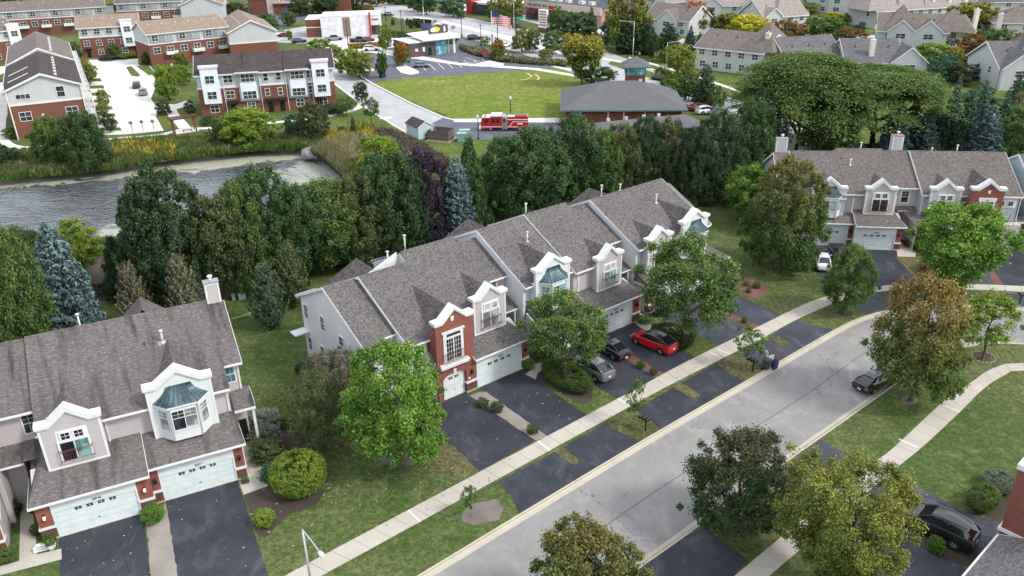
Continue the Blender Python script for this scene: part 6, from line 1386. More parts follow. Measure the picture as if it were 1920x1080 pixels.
# pergola
pa,pb=G(329,252),G(369,246); ang=math.atan2(pb.y-pa.y,pb.x-pa.x); L=(pb-pa).length; e=empty('pergola',pa[:3],ang); tag(e,'brown wooden pergola over the path end beside the pond','pergola')
for x in (0,L):
    m=MB(); m.box(x-.12,x+.12,-.12,.12,0,2.7); m.build('post',MT['pergola'],e); m=MB(); m.box(x-.12,x+.12,1.5,1.74,0,2.7); m.build('post',MT['pergola'],e)
for y in (0,1.6): m=MB(); m.box(-.7,L+.7,y-.06,y+.06,2.7,2.92); m.build('beam',MT['pergola'],e)
for i in range(18): m=MB(); x=-.5+(L+1.0)*i/17; m.box(x-.04,x+.04,-.5,2.2,2.92,3.08); m.build('slat',MT['pergola'],e)
b=(pa+pb)/2; m=MB(); m.box(-.9,.9,-.2,.25,.38,.45); m.box(-.8,-.7,-.2,.2,0,.38); m.box(.7,.8,-.2,.2,0,.38); o=m.build('bench',MT['pergola'],None,(b.x,b.y+.9,0),ang); tag(o,'plain wooden bench under the brown pergola','bench')
m=MB(); m.box(-2.2,2.2,-.6,1.6,.02,.06); tag(m.build('pergola_pad',MT['conc_far'],None,(b.x,b.y+.6,0),ang),kind='structure')
# ---- fire station: low hipped roof with a lookout tower
def hip(par,x0,x1,y0,y1,ze,zr,mat,inset=None,name='roof',ov=0):
    ins=(y1-y0)/2 if inset is None else inset; ym=(y0+y1)/2; m=MB(); x0-=ov;x1+=ov;y0-=ov;y1+=ov
    m.face([(x0,y0,ze),(x1,y0,ze),(x1-ins,ym,zr),(x0+ins,ym,zr)]); m.face([(x1,y1,ze),(x0,y1,ze),(x0+ins,ym,zr),(x1-ins,ym,zr)]); m.face([(x0,y1,ze),(x0,y0,ze),(x0+ins,ym,zr)]); m.face([(x1,y0,ze),(x1,y1,ze),(x1-ins,ym,zr)])
    m.face([(x0,y0,ze-.02),(x0,y1,ze-.02),(x1,y1,ze-.02),(x1,y0,ze-.02)])
    r=m.build(name,MT[mat],par); f=MB(); t=.25; f.box(x0,x1,y0-.04,y0,ze-t,ze); f.box(x0,x1,y1,y1+.04,ze-t,ze); f.box(x0-.04,x0,y0,y1,ze-t,ze); f.box(x1,x1+.04,y0,y1,ze-t,ze); f.build('fascia',MT['white'] if mat!='roof_st' else MT['util_dk'],r); return r
o,ang,L=frame_px((1051,207),(1290,206),3.3); ST=empty('fire_station',o,ang); tag(ST,'low brick fire station with broad blue grey hipped roof and lookout tower','fire station')
hip(ST,0,L,0,20,3.3,6.9,'roof_st',inset=9.0)
m=MB(); m.box(1.0,L-1.0,1.0,19,0,3.28); m.build('brick_wall',MT['brick_far'],ST)
window(ST,3.1,-.98,1.2,1.8,1.5,4,2,gl='glass_cyan',outer=.06,frame='util_dk',far=True); 
for x in (9,12,16): m=MB(); m.box(x,x+.25,.9,1.0,0,3.0); m.build('downspout',MT['white'],ST)
tb=G(1214,172,3); tl=ST.matrix_world.inverted() if False else None
tx,ty=15.1,14.5
m=MB(); m.box(tx-1.9,tx+1.9,ty-1.9,ty+1.9,0,7.6); m.build('tower_wall',MT['brick_far'],ST); m=MB(); m.box(tx-1.95,tx+1.95,ty-1.95,ty+1.95,7.3,9.2); m.build('lantern_frame',MT['util_dk'],ST)
window(ST,tx,-(ty-1.97),7.5,3.4,1.4,7,2,gl='glass_cyan',outer=.04,frame='util_dk',far=True,name='lantern_window'); window(ST,tx-1.97,-ty,7.5,3.4,1.4,7,2,side='L',gl='glass_cyan',outer=.04,frame='util_dk',far=True,name='lantern_window')
hip(ST,tx-2.8,tx+2.8,ty-2.8,ty+2.8,9.2,10.9,'roof_st',inset=2.8,name='tower_roof')
m=MB(); m.box(tx+.6,tx+1.3,ty-1.96,ty-1.9,5.9,6.7); m.build('vent_grille',MT['white'],ST)
o,ang,L=frame_px((1118,247),(1330,226),3.1); 
hipb=empty('station_annexe',o,ang); tag(hipb,'lower hipped roof annexe in front of the fire station, half hidden by trees','annexe'); hip(hipb,-1,L,0,9,2.3,3.5,'roof_st'); m=MB(); m.box(.3,L-1,1,8,0,2.25); m.build('brick_wall',MT['brick_far'],hipb)
for x in (4,7.5,11,14): m=MB(); m.box(x,x+.5,4.4,4.9,3.2,4.0); m.build('roof_vent',MT['galv_lt'],hipb)
# ---- shed, tyre, enclosure, transformer
o,ang,L=frame_px((786,264),(809,258)); pa=G(763,254); pb=G(786,264); ang=math.atan2(pb.y-pa.y,pb.x-pa.x)
e=empty('garden_shed',pa[:3],ang); tag(e,'pale blue garden shed with brown gabled roof beside the wooden enclosure','shed'); L=(pb-pa).length; W_=(G(809,258)-pb).length
MT['shed']=siding('pale_blue_cladding',(.46,.58,.62),.2)
m=MB(); m.prism([(0,.2),(W_,.2),(W_,2.5),(W_/2,3.3),(0,2.5)],0,L,'x'); m.build('wall',MT['shed'],e); m=MB(); m.box(.05,L-.05,.05,W_-.05,0,.2); m.build('base',MT['wood'],e)
m=MB(); m.prism([(-.2,2.45),(W_/2,3.42),(W_/2,3.3),(-.2,2.33)],-.15,L+.15,'x'); m.prism([(W_/2,3.42),(W_+.2,2.45),(W_+.2,2.33),(W_/2,3.3)],-.15,L+.15,'x'); m.build('roof',MT['roof_dk'],e)
m=MB(); m.box(-.02,.08,-.02,.08,.2,2.5); m.box(L-.08,L+.02,-.03,.08,.2,2.5); m.box(L-.08,L+.03,W_-.08,W_+.02,.2,2.5); m.prism([(-.2,2.47),(W_/2,3.44),(W_/2,3.28),(-.2,2.31)],L+.15,L+.19,'x'); m.prism([(W_/2,3.44),(W_+.2,2.47),(W_+.2,2.31),(W_/2,3.28)],L+.15,L+.19,'x'); m.build('trim',MT['white'],e)
b=G(796,258); m=MB(); m.tube((0,0,.1),(.1,.25,2.0),.04,.04,5); tag(m.build('leaning_pole',MT['wood'],None,b[:3]),'dark pole leaning on the shed gable, nearer the corner','pole'); b=G(801,257); m=MB(); m.tube((0,0,.1),(.05,.25,2.1),.04,.04,5); tag(m.build('leaning_pole',MT['wood'],None,b[:3]),'dark pole leaning on the shed gable, nearer the tyre','pole')
b=G(801,261.5); m=MB(); 
for i in range(20):
    t=2*math.pi*i/20; t1=2*math.pi*(i+1)/20; m.tube((.38*math.cos(t),0,.52+.38*math.sin(t)),(.38*math.cos(t1),0,.52+.38*math.sin(t1)),.16,.16,8,caps=False)
o=m.build('tyre',MT['rubber'],None,b[:3],-.1); tag(o,'big black tyre leaning upright between shed and enclosure','tyre')
pa,pb=G(802,263),G(841,266.5); pc_=G(853,258.5); ang=math.atan2(pb.y-pa.y,pb.x-pa.x); e=empty('wooden_enclosure',pa[:3],ang); tag(e,'weathered board enclosure without a roof beside the pale blue shed','enclosure')
L=(pb-pa).length; D=(pc_-pb).length
def boards(par,x0,y0,x1,y1,h,n,mat='wood',th=.03,name='board'):
    d=Vector((x1-x0,y1-y0)); L=d.length; a=math.atan2(d.y,d.x); w_=L/n; mb=MB(); mb.box(.006,w_-.006,-th/2,th/2,.03,h); me=mb.mesh(name,MT[mat])
    for i in range(n): q=link(name,me,par,(x0+d.x*i/n,y0+d.y*i/n,0),a); q.scale=(1,1,1+random.uniform(-.02,.02))
boards(e,0,0,L,0,1.9,14); boards(e,L,0,L-.3,D,1.9,8); boards(e,L-.3,D,.3,D,1.9,14); boards(e,.0,0,.3,D,1.9,8)
m=MB(); m.box(-.3,L+.3,-.3,D+.3,.0,.05); m.build('slab',MT['conc'],e)
for (x,y,w_,d_,h_,mt,lb) in ((866,265,1.5,1.3,1.6,'util','big green transformer cabinet right of the wooden enclosure'),(872,262,1.8,.9,1.9,'util_pale','paler taller cabinet right behind the green transformer')):
    b=G(x,y); e=empty('utility_cabinet',b[:3],.05); tag(e,lb,'utility box'); m=MB(); m.box(-w_/2,w_/2,-d_/2,d_/2,.03,h_-.1); m.build('cabinet_body',MT[mt],e); m=MB(); m.box(-w_/2-.08,w_/2+.08,-d_/2-.08,d_/2+.08,h_-.1,h_); m.build('cabinet_lid',MT['util_pale'],e)
b=G(859,261); m=MB(); m.tube((0,0,0),(0,0,1.2),.09,.09,8); tag(m.build('bollard',MT['conc_far'],None,b[:3]),'thin pale bollard between enclosure and transformer','bollard')
# ---- fire engine
def fire_engine():
    a,b=G(991,243.5),G(903,243.5); d=b-a; ang=math.atan2(d.y,d.x); L=9.6; e=empty('fire_engine',((a+b)/2)[:3],ang); e.scale=((b-a).length/L,)*3; tag(e,'red and white fire engine with ladders on its roof by the field','fire engine')
    red=PAINT['red']; wh=PAINT['white']; H=L/2; X=lambda t:H-t  # t from the front
    m=MB(); m.prism([(X(0.0),.55),(X(-.05),1.25),(X(.25),2.75),(X(2.0),2.75),(X(2.0),.95),(X(2.75),.55)][::1],-1.22,1.22,'y'); m.box(X(4.3),X(2.0),-1.22,1.22,.85,3.0); m.build('cab',red,e)
    m=MB(); m.box(X(1.95),X(.3),-1.2,1.2,2.75,2.9); m.box(X(4.3),X(2.0),-1.23,1.23,3.0,3.3); m.build('cab_roof',wh,e)
    m=MB(); 
    for s in (-1,1):
        y=s*1.23; y1=s*1.25
        m.box(X(1.5),X(.75),min(y,y1),max(y,y1),1.75,2.5); m.box(X(2.85),X(2.25),min(y,y1),max(y,y1),1.75,2.6); m.box(X(3.75),X(3.15),min(y,y1),max(y,y1),1.75,2.6)
    m.prism([(X(.0),1.5),(X(.27),2.6),(X(.24),2.62),(X(-.04),1.5)],-1.1,1.1,'y'); m.build('cab_window',MT['car_glass'],e)
    m=MB(); m.box(X(5.4),X(4.3),-1.24,1.24,.45,2.75); m.box(X(4.95),X(4.4),-1.24,1.24,2.75,3.0); m.build('pump_panel',MT['rim'],e); m=MB(); 
    for s in (-1,1): m.box(X(5.0),X(4.5),s*1.25-.01,s*1.25+.01,1.9,2.5)
    m.build('pump_window',MT['car_glass'],e)
    m=MB(); m.box(X(9.6),X(5.4),-1.24,1.24,.85,2.95); m.box(X(8.6),X(6.6),-1.2,1.2,.6,.85); m.build('body',red,e)
    m=MB()
    for s in (-1,1):
        y0,y1=(s*1.24,s*1.26) if s>0 else (-1.26,-1.24); m.box(X(9.6),X(5.4),y0,y1,2.35,2.5); m.box(X(9.6),X(6.5),y0,y1,1.92,2.02); m.prism([(X(6.5),2.02),(X(6.5),1.9),(X(5.95),1.0),(X(5.75),1.0)],y0,y1,'y'); m.box(X(7.6),X(5.4),y0,y1,.86,.98); m.box(X(4.3),X(-.02),y0,y1,.86,1.0)
        m.box(X(8.5),X(7.4),y0,y1,1.45,1.7)
    m.box(X(6.9),X(5.5),-1.1,1.1,2.95,3.02); m.build('white_stripe',wh,e)
    m=MB(); m.box(X(9.4),X(6.9),-1.0,1.0,2.96,3.05); m.build('hose_cover',NT('pink_cover',(.55,.06,.10),.6).mat,e)
    for s in (.55,.95):
        m=MB()
        for q in (-.17,.17): m.box(X(9.3),X(5.2),s+q-.03,s+q+.03,3.32,3.42)
        for i in range(13): x=X(5.4+i*.31); m.box(x-.02,x+.02,s-.17,s+.17,3.34,3.40)
        m.build('ladder',MT['rim'],e)
    m=MB(); m.box(X(9.2),X(9.1),.4,1.1,2.95,3.32); m.box(X(5.5),X(5.4),.4,1.1,2.95,3.32); m.build('ladder_rack',MT['rim'],e)
    m=MB(); m.box(X(-.35),X(.0),-1.22,1.22,.45,.80); m.build('bumper',wh,e); m=MB(); m.box(X(1.1),X(.7),-.9,.9,2.9,3.05); m.build('light_bar',MT['tail'],e)
    for t,s in ((1.95,1),(1.95,-1),(7.9,1),(7.9,-1)):
        m=MB(); m.tube((X(t),s*1.0-.17,.53),(X(t),s*1.0+.17,.53),.53,.53,20); w_=m.build('wheel',MT['rubber'],e); m=MB(); m.tube((X(t),s*1.02-.18,.53),(X(t),s*1.02+.18,.53),.32,.32,14); m.build('rim',MT['rim'],w_)
    m=MB(); m.box(X(9.3),X(.8),-.8,.8,.4,.85); m.build('chassis',MT['trim'],e)
fire_engine()
def person(loc,rz,shirt,pants,label,scale=1.0):
    sk_=[(0,0,.92,.13,.11),(0,0,1.15,.15,.10),(0,0,1.38,.17,.11),(0,0,1.50,.06,.06),(0,0,1.58,.055,.055),(0,0,1.68,.10,.11),(0,0,1.76,.085,.09)]
    V=[s[:3] for s in sk_]; Rr=[(s[3],s[4]) for s in sk_]; E=[(i,i+1) for i in range(6)]
    def add(a,p,r): V.append(p); Rr.append((r,r)); E.append((a,len(V)-1)); return len(V)-1
    for s in (-1,1):
        h=add(0,(s*.10,0,.86),.09); k=add(h,(s*.12,-.02,.48),.065); an=add(k,(s*.13,.02,.09),.045); add(an,(s*.14,-.14,.04),.04)
        sh=add(2,(s*.20,0,1.40),.065); el=add(sh,(s*.27,-.02,1.13),.05); ha=add(el,(s*.24,-.16,.92),.038); add(ha,(s*.23,-.20,.84),.03)
    me=bpy.data.meshes.new('person'); me.from_pydata(V,E,[]); o=link('person',me,None,loc,rz,(scale,)*3)
    md=o.modifiers.new('skin','SKIN'); me.skin_vertices[0].data[0].use_root=True
    for i,r in enumerate(Rr): me.skin_vertices[0].data[i].radius=r
    s=o.modifiers.new('sub','SUBSURF'); s.levels=1; s.render_levels=1
    m=NT('person_'+label.split()[1],shirt,.8,.2); sx=m.new('SeparateXYZ'); m.l(m.co(),sx.inputs[0]); z=sx.outputs[2]
    c=m.mix(m.math('GREATER_THAN',z,.93),pants,shirt); c=m.mix(m.math('GREATER_THAN',z,1.50),c,(.45,.28,.20)); c=m.mix(m.math('GREATER_THAN',z,1.72),c,(.05,.035,.03)); m.base(c); me.materials.append(m.mat)
    tag(o,label,'person'); return o
person(G(931,244.5)[:3],.3,(.02,.02,.03),(.02,.02,.03),'person in dark uniform standing at the side of the fire engine')
person(G(927,245)[:3],-.4,(.30,.05,.04),(.03,.03,.04),'person in red top beside the fire engine cab door')
person(G(1199,108.5)[:3],.6,(.45,.75,.06),(.05,.06,.10),'walker in lime green vest on the pavement beside tall street light')
# lamp posts with white globes
def post_lamp(x,y,yt,label):
    b=G(x,y); H=height_at(b,yt); e=empty('post_lamp',b[:3]); tag(e,label,'lamp post',group='black lamp posts with white globes'); m=MB(); m.lathe([(.22,0),(.2,.25),(.09,.4),(.07,H-.75),(.14,H-.7)],10); m.build('post',MT['black'],e)
    m=MB(); m.lathe([(.12,H-.7),(.24,H-.5),(.22,H-.22),(.10,H-.06),(.03,H)],12); m.build('globe',MT['white_cap'],e)
post_lamp(897,261,215,'black lamp post with white globe in front of the fire engine'); post_lamp(957.5,222,180,'black lamp post with white globe standing on the big field edge'); post_lamp(318,188,151,'black lamp post with white globe beside the estate lot trees'); post_lamp(325.5,141,119,'black lamp post with white globe by the far estate road'); post_lamp(1337,204,166,'black lamp post with white globe among conifers behind parked cars')
# ---- retail: white box store, drive-in restaurant, bank, plaza
o,ang,L=frame_px((604,70.5),(715,66.5)); e=empty('white_store',o,ang); tag(e,'white walled store with brown panel, red fin and flat white roof','store')
MT['store_white']=plain('white_stucco',(.72,.72,.73),.7,.2,0,.1,.6); MT['store_brown']=plain('brown_cladding',(.24,.17,.15),.8,.2,0,.1); MT['store_char']=plain('charcoal_cladding',(.085,.08,.085),.8,.2,0,.1); MT['flat_white']=plain('white_membrane',(.80,.80,.79),.7,.2,0,.08,.3)
m=MB(); m.box(0,L,0,14,0,6.6); m.build('wall',MT['store_white'],e); m=MB(); m.box(-5,0,1.5,14,0,5.6); m.build('brick_wing',MT['brick_far'],e); m=MB(); m.box(-5.1,0.1,1.4,14.1,5.6,5.8); m.box(.3,L-.3,.3,13.7,6.6,6.65); m.box(-.1,L+.1,-.1,.1,6.6,7.0); m.build('flat_roof',MT['flat_white'],e); m=MB(); m.box(-5.12,.0,1.35,1.5,3.0,3.3); m.build('stone_band',MT['conc_far'],e)
m=MB(); m.box(7.2,9.6,-.12,0,.2,6.2); m.build('brown_panel',MT['store_brown'],e); m=MB(); m.box(L-3.7,L-3.1,-.6,.3,0,7.6); m.build('red_fin',MT['red'],e); m=MB(); m.box(L-3.0,L-.2,-.06,0,.4,3.4); m.build('shop_window',MT['glass_far'],e)
m=MB(); 
for i in range(6): m.box(L-2.7+i*.38,L-2.45+i*.38,-.1,-.02,5.0,5.45)
m.build('shop_lettering',MT['black'],e)
for x in (4,9): m=MB(); m.box(x,x+1.4,5,6,6.65,7.4); m.build('roof_unit',MT['galv_lt'],e)
o,ang,L=frame_px((768,108.5),(818,103)); e=empty('drive_in_restaurant',o,ang); tag(e,'charcoal drive-in restaurant with white canopy roof and yellow sign board','restaurant')
m=MB(); m.box(0,L,0,11,0,3.9); m.build('wall',MT['store_char'],e); m=MB(); m.box(-.1,L+.1,-.1,11.1,3.9,4.0); m.build('flat_roof',MT['flat_white'],e)
m=MB(); m.box(L,L+3.6,.3,9,0,4.0); m.build('glazed_front',MT['glass_cyan'],e); m=MB(); 
for i in range(5): m.box(L+i*.88,L+.1+i*.88,.2,.3,0,4.0)
m.box(L,L+3.6,.2,.3,1.0,1.1); m.build('mullion',MT['galv'],e); m=MB(); m.face([(L-4.5,-1.2,4.5),(L+7.4,-1.2,4.9),(L+7.4,10.5,5.6),(L-4.5,10.5,5.2)]); m.box(L-4.5,L+7.4,-1.3,-1.2,4.3,4.75); m.build('canopy_roof',MT['flat_white'],e)
m=MB(); m.box(L+5.8,L+6.4,.3,1.0,0,4.6); m.box(L+4.6,L+4.75,1,1.2,0,4.6); m.build('canopy_column',MT['flat_white'],e); m=MB(); m.box(L-.2,L+6.0,3.9,4.3,5.4,7.6); sb=m.build('sign_board',MT['store_char'],e)
MT['yellow']=plain('sign_yellow',(.75,.50,.03),.5,.3,0,0)
m=MB(); m.prism([(L+1.9+1.5*math.cos(t)*(1 if abs(math.sin(t))<.9 else .8),6.5+.75*math.sin(t)) for t in [i*math.pi/8 for i in range(16)]],3.83,3.9,'y'); m.build('yellow_emblem',MT['yellow'],sb); m=MB(); m.prism([(L+1.2+.9*math.cos(t),6.35+.5*math.sin(t)) for t in [i*math.pi/6 for i in range(12)]],3.78,3.83,'y'); m.prism([(L+4.6,6.0),(L+4.9,5.6),(L+5.2,6.0),(L+5.15,7.1),(L+4.9,7.4),(L+4.65,7.1)],3.83,3.9,'y'); m.build('white_emblem',MT['white'],sb)
m=MB(); m.box(1.9,2.7,-.08,0,1.2,2.3); m.box(4.2,4.9,-.08,0,1.3,2.6); m.build('poster',MT['white'],e); m=MB(); m.box(6.0,6.9,-.06,0,.1,2.3); m.build('entry_door',MT['black'],e)
# bank with its lettering
o,ang,L=frame_px((510,27),(548,26)); e=empty('bank_building',o,ang); tag(e,'brick and beige bank with blue lettering under its grey parapet','bank')
m=MB(); m.box(-9,32,0,16,0,5.8); m.build('wall',MT['brick_far'],e); m=MB(); m.box(-1.5,17,-.3,0,0,6.6); m.build('beige_front',plain('beige_stucco',(.50,.44,.38),.8,.2),e); m=MB(); m.box(1.0,14,-.6,-.3,0,3.9); m.build('brick_porch',MT['brick_far'],e); m=MB(); m.box(-9,32,-.2,16,5.8,6.2); m.box(-1.7,17.2,-.5,3,6.6,7.1); m.build('parapet',MT['sid_fgrey'],e); m=MB(); m.box(.8,14.4,-1.2,-.3,3.9,4.2); m.build('awning',MT['mulch_dk'] if 'mulch_dk' in MT else MT['rail'],e)
def text(par,txt,size,x,y,z,mat,label=None):
    c=bpy.data.curves.new('lettering','FONT'); c.body=txt; c.size=size; c.extrude=.02; c.offset=.02*size; to_=bpy.data.objects.new('tmp',c); me=bpy.data.meshes.new_from_object(to_); bpy.data.objects.remove(to_); o=bpy.data.objects.new('lettering',me); COL.objects.link(o); o.location=(x,y,z); o.rotation_euler=(R_(90),0,0); me.materials.clear(); me.materials.append(MT[mat]); o.parent=par; return o
MT['blue_sign']=plain('sign_blue',(.05,.10,.35),.5,.3,0,0); MT['orange']=plain('sign_orange',(.80,.25,.05),.5,.3,0,0)
m=MB(); m.box(3.6,14.2,-.34,-.3,4.5,6.1); m.build('sign_panel',MT['flat_white'],e); text(e,'PNC BANK',1.5,5.4,-.36,4.75,'blue_sign'); m=MB(); m.tube((4.5,-.38,5.3),(4.5,-.34,5.3),.62,.62,12); m.build('orange_emblem',MT['orange'],e)
m=MB(); m.box(7,9,-.62,-.6,.2,2.6); m.build('entry_door',MT['rail'],e)
b=G(538,28.5); m=MB(); m.box(-.6,.6,-.6,.6,0,2.2); m.lathe([(.75,2.2),(.55,2.45),(.2,2.5)],4); tag(m.build('portable_toilet',plain('toilet_blue',(.03,.17,.55),.5),None,b[:3]),'bright blue portable toilet in front of the brick bank','toilet')
# strip plaza with dark red awnings, top centre
o,ang,L=frame_px((985,36),(1045,44)); e=empty('strip_mall',o,ang); tag(e,'pink brick strip of shops with dark red awnings at top centre','shops')
MT['pink']=plain('pink_brick',(.36,.22,.18),.85,.2,0,.08); MT['maroon']=plain('maroon_awning',(.13,.02,.03),.8,.2,0,.05)
m=MB(); m.box(0,L+22,0,22,0,6.3); m.build('wall',MT['pink'],e); m=MB(); m.box(-.3,L+22,-.4,0,4.4,6.8); m.build('beige_band',plain('plaza_beige',(.50,.42,.35),.8),e); m=MB(); m.box(0,L+22,.4,21.6,6.3,6.4); m.build('flat_roof',MT['asphalt_old'],e)
for x in (2.5,10.5): m=MB(); m.prism([(-.4,4.2),(-1.8,3.0),(-1.8,2.8),(-.4,2.8)],x,x+4.5,'x'); m.build('awning',MT['maroon'],e)
m=MB(); m.box(.6,L-1,-.1,-.02,.4,2.8); m.build('shop_window',MT['glass_far'],e)
m=MB(); 
for i,x in enumerate((2.6,3.6,5.0,6.0,7.2,8.4,10.5,11.6)): m.box(x,x+.5,-.46,-.4,5.2,5.9)
m.build('shop_lettering',MT['black'],e); m=MB(); m.box(13.4,16.5,-.46,-.4,4.8,5.8); m.build('red_sign',MT['red'],e)
for x in (6,10,15,22,27): m=MB(); m.box(x,x+2,6,8,6.4,7.5); m.build('roof_unit',MT['galv_lt'],e)
o,ang,L=frame_px((884,26),(935,31)); e=empty('fast_food_store',o,ang); tag(e,'dark store with tall red tower wall behind the two yellow green trees','restaurant'); m=MB(); m.box(0,L+6,0,14,0,4.6); m.build('wall',MT['store_char'],e); m=MB(); m.box(-1.8,1.0,-1.0,9,0,7.0); m.build('red_tower',MT['red'],e); m=MB(); m.box(4,L+6.4,-.7,.3,4.0,4.6); m.box(.5,L+6,.2,13.8,4.6,4.7); m.build('flat_roof',MT['flat_white'],e); m=MB(); m.box(3,L,-.06,0,.4,3.0); m.build('shop_window',MT['glass_far'],e)
# plaza pylon sign, wall signs
b=G(1019,60); e=empty('pylon_sign',b[:3],ang); tag(e,'tall white tenant sign on a brick base at the plaza corner','sign'); m=MB(); m.box(-2.0,2.0,-.5,.5,0,1.4); m.build('base',MT['brick_far'],e); m=MB(); m.box(-1.8,1.8,-.4,.4,1.4,7.2); m.build('sign_box',MT['flat_white'],e); m=MB()
for i in range(6): m.box(-1.5,1.5,-.44,-.4,2.0+i*.85,2.55+i*.85)
m.build('tenant_panel',MT['pink'],e)
b=G(801,63); e=empty('monument_sign',b[:3]); tag(e,'dark blue notice sign on the verge by the lorry','sign'); m=MB(); m.box(-1.6,1.6,-.15,.15,.3,3.4); m.build('sign_box',MT['store_char'],e); m=MB(); m.box(-1.3,1.3,-.19,-.15,1.9,2.9); m.build('sign_face',MT['blue_sign'],e)
# do-not-enter signs in the lot
for x,y,lb in ((751,124,'small red sign left of the parked grey car'),(781,112,'small red and white sign by the restaurant door'),(909,112,'small red sign beside the orange lot tree')):
    b=G(x,y); e=empty('lot_sign',b[:3]); tag(e,lb,'sign',group='small red signs in the restaurant lot'); m=MB(); m.tube((0,0,0),(0,0,1.8),.05,.05,6); m.build('post',MT['galv'],e); m=MB(); m.box(-.7,.7,-.06,-.02,1.4,2.2); m.build('sign_face',MT['red'],e)
# flag on its pole
b=G(923,100); H=height_at(b,20); e=empty('flagpole',b[:3]); tag(e,'tall pole flying the stars and stripes beside the crossroads','flag'); m=MB(); m.tube((0,0,0),(0,0,H),.12,.07,8); m.build('pole',MT['galv_lt'],e)
fm=NT('flag_cloth',(.6,.6,.6),.8); sx=fm.new('SeparateXYZ'); fm.l(fm.co(),sx.inputs[0]); st=fm.math('FRACT',fm.math('MULTIPLY',sx.outputs[2],2.0)); c=fm.mix(fm.math('GREATER_THAN',st,.5),(.62,.62,.62),(.50,.03,.05)); inb=fm.math('MULTIPLY',fm.math('LESS_THAN',sx.outputs[0],2.2),fm.math('GREATER_THAN',sx.outputs[2],1.6)); c=fm.mix(inb,c,(.02,.04,.16)); fm.base(c)
m=MB(); 
for i in range(12):
    x0,x1=i*.45,(i+1)*.45; f=lambda x:(.35*math.sin(x*1.6),-x*.35)
    (y0,d0),(y1,d1)=f(x0),f(x1); m.face([(x0,y0,d0),(x1,y1,d1),(x1,y1,3.2+d1),(x0,y0,3.2+d0)],0,True)
fl=m.build('flag',fm.mat,e,(0.1,0,H-3.4))
# tall road lights and signals
def road_light(x,y,yt,arm_px,label,arm=2.4):
    b=G(x,y); H=height_at(b,yt); az=math.pi if arm_px<0 else 0; street_light(b[:3],H-.4,arm,az,label,mat='lampgrey',r=.13,group='road lights')
road_light(1186.5,106,38,-1,'tall pale road light beside the walker in the lime vest',3.6); road_light(1249,123,77,1,'pale road light with long right arm nearer the fire station',3.8)
road_light(1630,118,92,-1,'pale road light rising over the grey roof at right',3.0); road_light(1807,118,91,1,'pale road light among autumn trees, arm to the right',2.6); road_light(1905,175,163,1,'pale road light cut by the right edge',3)
road_light(796,60,-30,1,'very tall pole behind the dark lorry',.8); road_light(964,58,3,-1,'signal pole with green street name board',2)
for x,y,yt,lb in ((724,40,14,'dark pole left of the two lane crossing'),(754,66,20,'dark pole near the row of small round trees'),(866,68,12,'dark pole in front of the big green tree'),(902,86,48,'dark short pole near the dark vehicle'),(924,108,66,'dark thin pole by the orange tree of the lot'),(759,92,36,'thin dark pole behind the restaurant'),(653,85,40,'dark pole in front of the white store'),(934,110,10,'grey pole right of the flag'),(691,30,4,'dark far pole by the rust coloured tree'),(540,50,8,'dark pole near the bank trees'),(472,52,2,'dark tall pole left of the bank lot'),(460,38,18,'short dark pole by the estate lane')):
    b=G(x,y); H=height_at(b,yt); m=MB(); m.tube((0,0,0),(0,0,H),.13,.09,8); m.box(-.35,.35,-.2,.2,H-.05,H+.18); m.box(-.25,.25,-.25,.25,0,.5); tag(m.build('lamp_pole',MT['black'],None,b[:3]),lb,'pole')
b=G(964,58); H=height_at(b,31); m=MB(); m.box(-4,5.5,-.1,.1,H-.1,H+.12); m.box(-.1,.1,-.1,.1,0,H); m.box(-3.4,-2.8,-.3,.1,H-1.1,H+.4); m.box(4.4,5.0,-.3,.1,H-1.1,H+.4); o=m.build('traffic_signal',MT['galv_dk'],None,(b.x+.6,b.y,0)); tag(o,'traffic signal mast arm over the crossroads','traffic light'); m=MB(); m.box(.2,2.6,-.2,-.12,H-.9,H-.1); m.build('street_name_board',plain('sign_green',(.02,.30,.17),.5),o)
b=G(1022,75); H=height_at(b,68)
# lorry
a,b=G(778,48),G(822,52); ang=math.atan2(b.y-a.y,b.x-a.x); e=empty('lorry',((a+b)/2)[:3],ang); e.scale=((b-a).length/17,)*3; tag(e,'articulated lorry with black box trailer and white cab on the main road','lorry')
m=MB(); m.box(-8.5,4.2,-1.3,1.3,1.2,4.1); tr=m.build('trailer',plain('trailer_black',(.03,.025,.03),.5),e); m=MB(); m.box(-8.5,4.2,-1.3,1.3,4.1,4.15); m.build('trailer_roof',MT['flat_white'],tr)
m=MB(); m.prism([(4.8,.8),(4.8,4.0),(6.2,4.0),(7.0,2.4),(8.5,1.9),(8.5,.6)],-1.2,1.2,'y'); m.build('cab',PAINT['white'],e); m=MB(); m.prism([(6.25,3.9),(7.0,2.45),(7.04,2.5),(6.3,3.95)],-1.05,1.05,'y'); m.box(5.9,6.6,-1.22,1.22,2.4,3.2); m.build('cab_window',MT['car_glass'],e)
for x in (-7.5,-6.2,3.2,4.6,7.4):
    for s in (-1,1): m=MB(); m.tube((x,s*1.05-.15,.5),(x,s*1.05+.15,.5),.5,.5,14); m.build('wheel',MT['rubber'],e)
